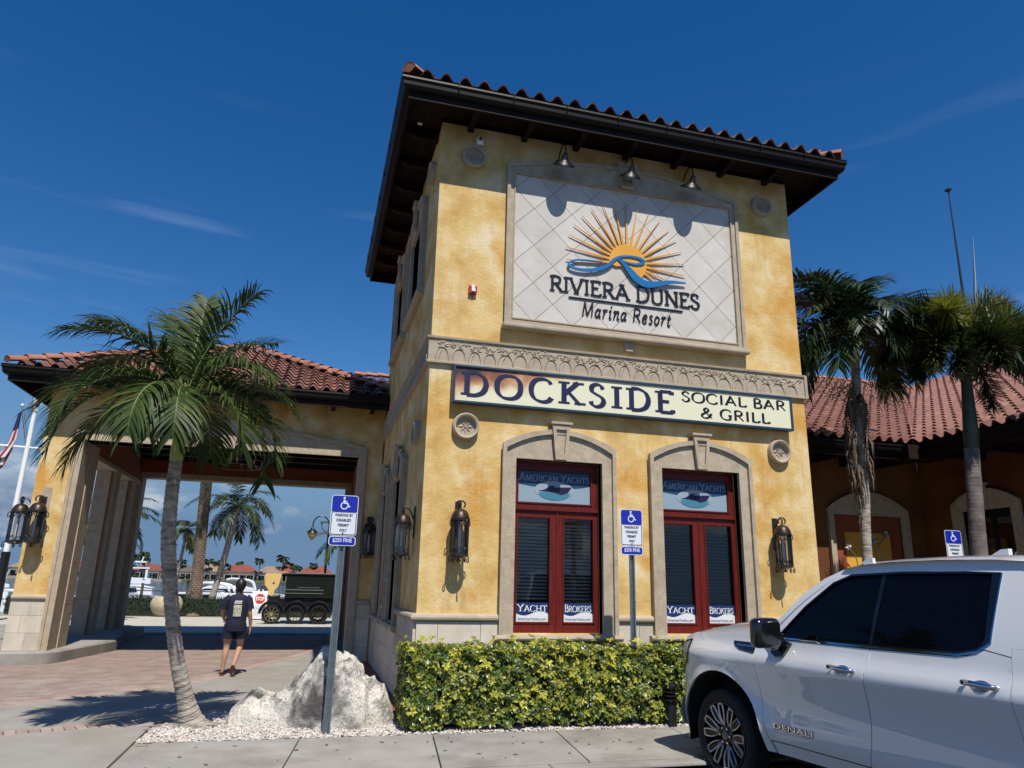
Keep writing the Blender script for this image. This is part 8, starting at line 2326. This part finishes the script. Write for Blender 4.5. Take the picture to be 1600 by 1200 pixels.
for s in (.3, -.55):
    pass
bul = []
for s in [-.62, -.4, -.1, .15, .35, .48]:
    bul.append([tuple(tO + tF * s + tL * (-HWT + t) + Vector((0, 0, hz_(s) + .072 + .028 * (1 - abs(t / .46) ** 6) * (1 if s > -.6 else 0)))) for t in [-.46, -.44, -.40, -.3, 0, .3, .40, .44, .46]])
tmesh('hood_bulge', skin_(bul), PAINT, smooth=30)
# nose: grille face, bumper
def face(z0, z1, s0, lw, dz=6, s_out=0.0, bow=.12, n=16, mat_=PAINT, nm='panel', inset=0):
    rr = []
    for i in range(dz + 1):
        z_ = z0 + (z1 - z0) * i / dz
        rr.append([tuple(tO + tF * (s0 + bow * (1 - abs(t) ** 2.6) + s_out * math.sin(PI * i / dz)) + tL * (-HWT + t * lw) + Vector((0, 0, z_))) for t in [-1 + 2 * k / n for k in range(n + 1)]])
    return tmesh(nm, skin_(rr), mat_, smooth=60)
face(.62, 1.235, .60, .865, bow=.15, nm='grille_backing', mat_=TBLK)
gm = MB()
for i in range(9):
    z_ = .70 + i * .06
    gm.tube([tuple(tO + tF * (.615 + .15 * (1 - abs(t) ** 2.6)) + tL * (-HWT + t * .60) + Vector((0, 0, z_))) for t in [-1 + k / 6 for k in range(13)]], .010, 6)
tmesh('grille_bars', gm, CHR, smooth=60)
gf = [tuple(tO + tF * (.625 + .15 * (1 - abs(u) ** 2.6)) + tL * (-HWT + u * .62) + Vector((0, 0, z_))) for u, z_ in [(-1, 1.2), (-.5, 1.225), (0, 1.23), (.5, 1.225), (1, 1.2), (1.0, .9), (.93, .66), (0, .64), (-.93, .66), (-1, .9), (-1, 1.2)]]
tmesh('grille_frame', MB().tube(gf, .022, 8), CHR, smooth=60)
for sgn in (-1, 1):
    tmesh('headlight_face', skin_([[tuple(tO + tF * (.602 + .15 * (1 - abs(t) ** 2.6) - .0) + tL * (-HWT + sgn * t * .885) + Vector((0, 0, z_))) for t in (.72, .8, .88, .96, 1.0)] for z_ in (.98, 1.05, 1.12, 1.20)]), LAMP, smooth=60)
face(.40, .66, .66, .93, s_out=.04, bow=.14, nm='bumper', mat_=PAINT)
face(.26, .42, .60, .90, s_out=.02, bow=.14, nm='lower_valance', mat_=TBLK)
for side in (1, -1):
    f = TFR(side)
    tmesh('bumper_corner', MB().plate([(.50, .40), (.535, .42), (.54, .66), (.69, .68), (.70, .42), (.66, .30), (.52, .30)], (), w0=-.004, w1=.02, fr=f, grid=.04, lat=LATW, back=False), TBLK)
tmesh('licence_plate_holder', MB().box(-.16, .16, -.012, .0, .44, .56), TBLK, m=Matrix.Translation(tO - tL * HWT * 0 + tL * (-HWT) + tF * .86) @ Matrix.Rotation(TA_, 4, 'Z'))
# windshield, roof, rear
A1 = lambda t: tuple(tO + tF * (-.72 + .16 * (1 - t * t)) + tL * (-HWT + t * (HWT - .085)) + Vector((0, 0, 1.40 + .03 * (1 - t * t))))
B1_ = lambda t: tuple(tO + tF * (-1.40 + .07 * (1 - t * t)) + tL * (-HWT + t * (HWT - .31)) + Vector((0, 0, 1.915 + .035 * (1 - t * t))))
ts = [-1 + k / 7 for k in range(15)]
ws_rows = []
for i in range(7):
    q = i / 6
    ws_rows.append([tuple(Vector(A1(t)).lerp(Vector(B1_(t)), q) + (tF * .03 + Vector((0, 0, .02))) * math.sin(PI * q)) for t in ts])
tmesh('windshield', skin_(ws_rows), TGL, smooth=60)
tmesh('cowl', skin_([across(-.66, 1.36, .06, .05), across(-.74, 1.372, .07, .045), across(-.80, 1.34, .075, .0)]), TBLK, smooth=60)
rr = []
for s, z_, le in ((-1.34, 1.905, .325), (-1.5, 1.938, .325), (-1.8, 1.956, .33), (-2.2, 1.966, .335), (-2.6, 1.962, .335), (-2.82, 1.945, .335), (-2.90, 1.91, .33), (-2.93, 1.86, .31)):
    rr.append(across(s, z_, le - .045, .045, pw=4, n=18))
tmesh('roof', skin_(rr), PAINT, smooth=60)
tmesh('roof_antenna', MB().plate([(-2.28, 2.0), (-2.10, 2.0), (-2.22, 2.065), (-2.28, 2.07)], (), w0=.985, w1=1.03, fr=TFR(1)), PAINT)
tmesh('roof_antenna', MB().plate([(-1.50, 1.955), (-1.36, 1.945), (-1.44, 1.995), (-1.50, 2.0)], (), w0=.45, w1=.48, fr=TFR(1)), PAINT)
tmesh('rear_window', skin_([[tuple(tO + tF * (-2.97 + .10 * q) + tL * (-HWT + t * (.80 - .10 * q)) + Vector((0, 0, 1.40 + .47 * q))) for t in ts] for q in (0, .5, 1)]), TGL, smooth=60)
tmesh('cab_back', skin_([[tuple(tO + tF * -3.0 + tL * (-HWT + t * .97) + Vector((0, 0, z_))) for t in ts] for z_ in (.55, 1.0, 1.40)]), PAINT, smooth=60)
for side in (1, -1):
    f = TFR(side)
    tmesh('bed_rail', MB().box(-5.0, -3.04, .04, .12, 1.385, 1.405, fr=lambda s, w, z_: f(s, z_, w)), TBLK, smooth=0)
    tmesh('bed_inner_side', MB().box(-4.95, -3.04, .12, .15, .75, 1.384, fr=lambda s, w, z_: f(s, z_, w)), UND, smooth=0)
    tmesh('tail_light', MB().plate([(-4.86, .98), (-5.01, .98), (-4.995, 1.34), (-4.86, 1.34)], (), w0=-.004, w1=.01, fr=f, grid=.05, lat=LATW), mat('tail_red', (.3, .01, .01), rough=.2))
tmesh('tailgate', MB().box(-.93, .93, -.06, .0, .60, 1.39), PAINT, m=Matrix.Translation(tO + tL * (-HWT) + tF * -4.98) @ Matrix.Rotation(TA_, 4, 'Z'), smooth=0)
tmesh('rear_bumper', MB().box(-.95, .95, -.14, .0, .42, .60), CHR, m=Matrix.Translation(tO + tL * (-HWT) + tF * -4.98) @ Matrix.Rotation(TA_, 4, 'Z'), smooth=0, bevel=.02)
tmesh('bed_floor', MB().box(-.86, .86, -1.94, .0, .72, .76), UND, m=Matrix.Translation(tO + tL * (-HWT) + tF * -3.03) @ Matrix.Rotation(TA_, 4, 'Z'), smooth=0)
um = Matrix.Translation(tO + tL * (-HWT)) @ Matrix.Rotation(TA_, 4, 'Z')
tmesh('underbody', MB().box(-.62, .62, -4.9, .55, .33, .60).box(-.86, .86, -3.15, -.66, .34, .55).box(-.60, .60, -.60, .56, .60, 1.15).box(-.88, .88, -2.9, -.85, .551, 1.25), UND, m=um, smooth=0)
tmesh('exhaust', MB().tube([(.75, -4.2, .40), (.75, -4.75, .40)], .035, 10), CHR, m=um)

# ================================================================== neighbouring car (reflected; its edge is out of frame)
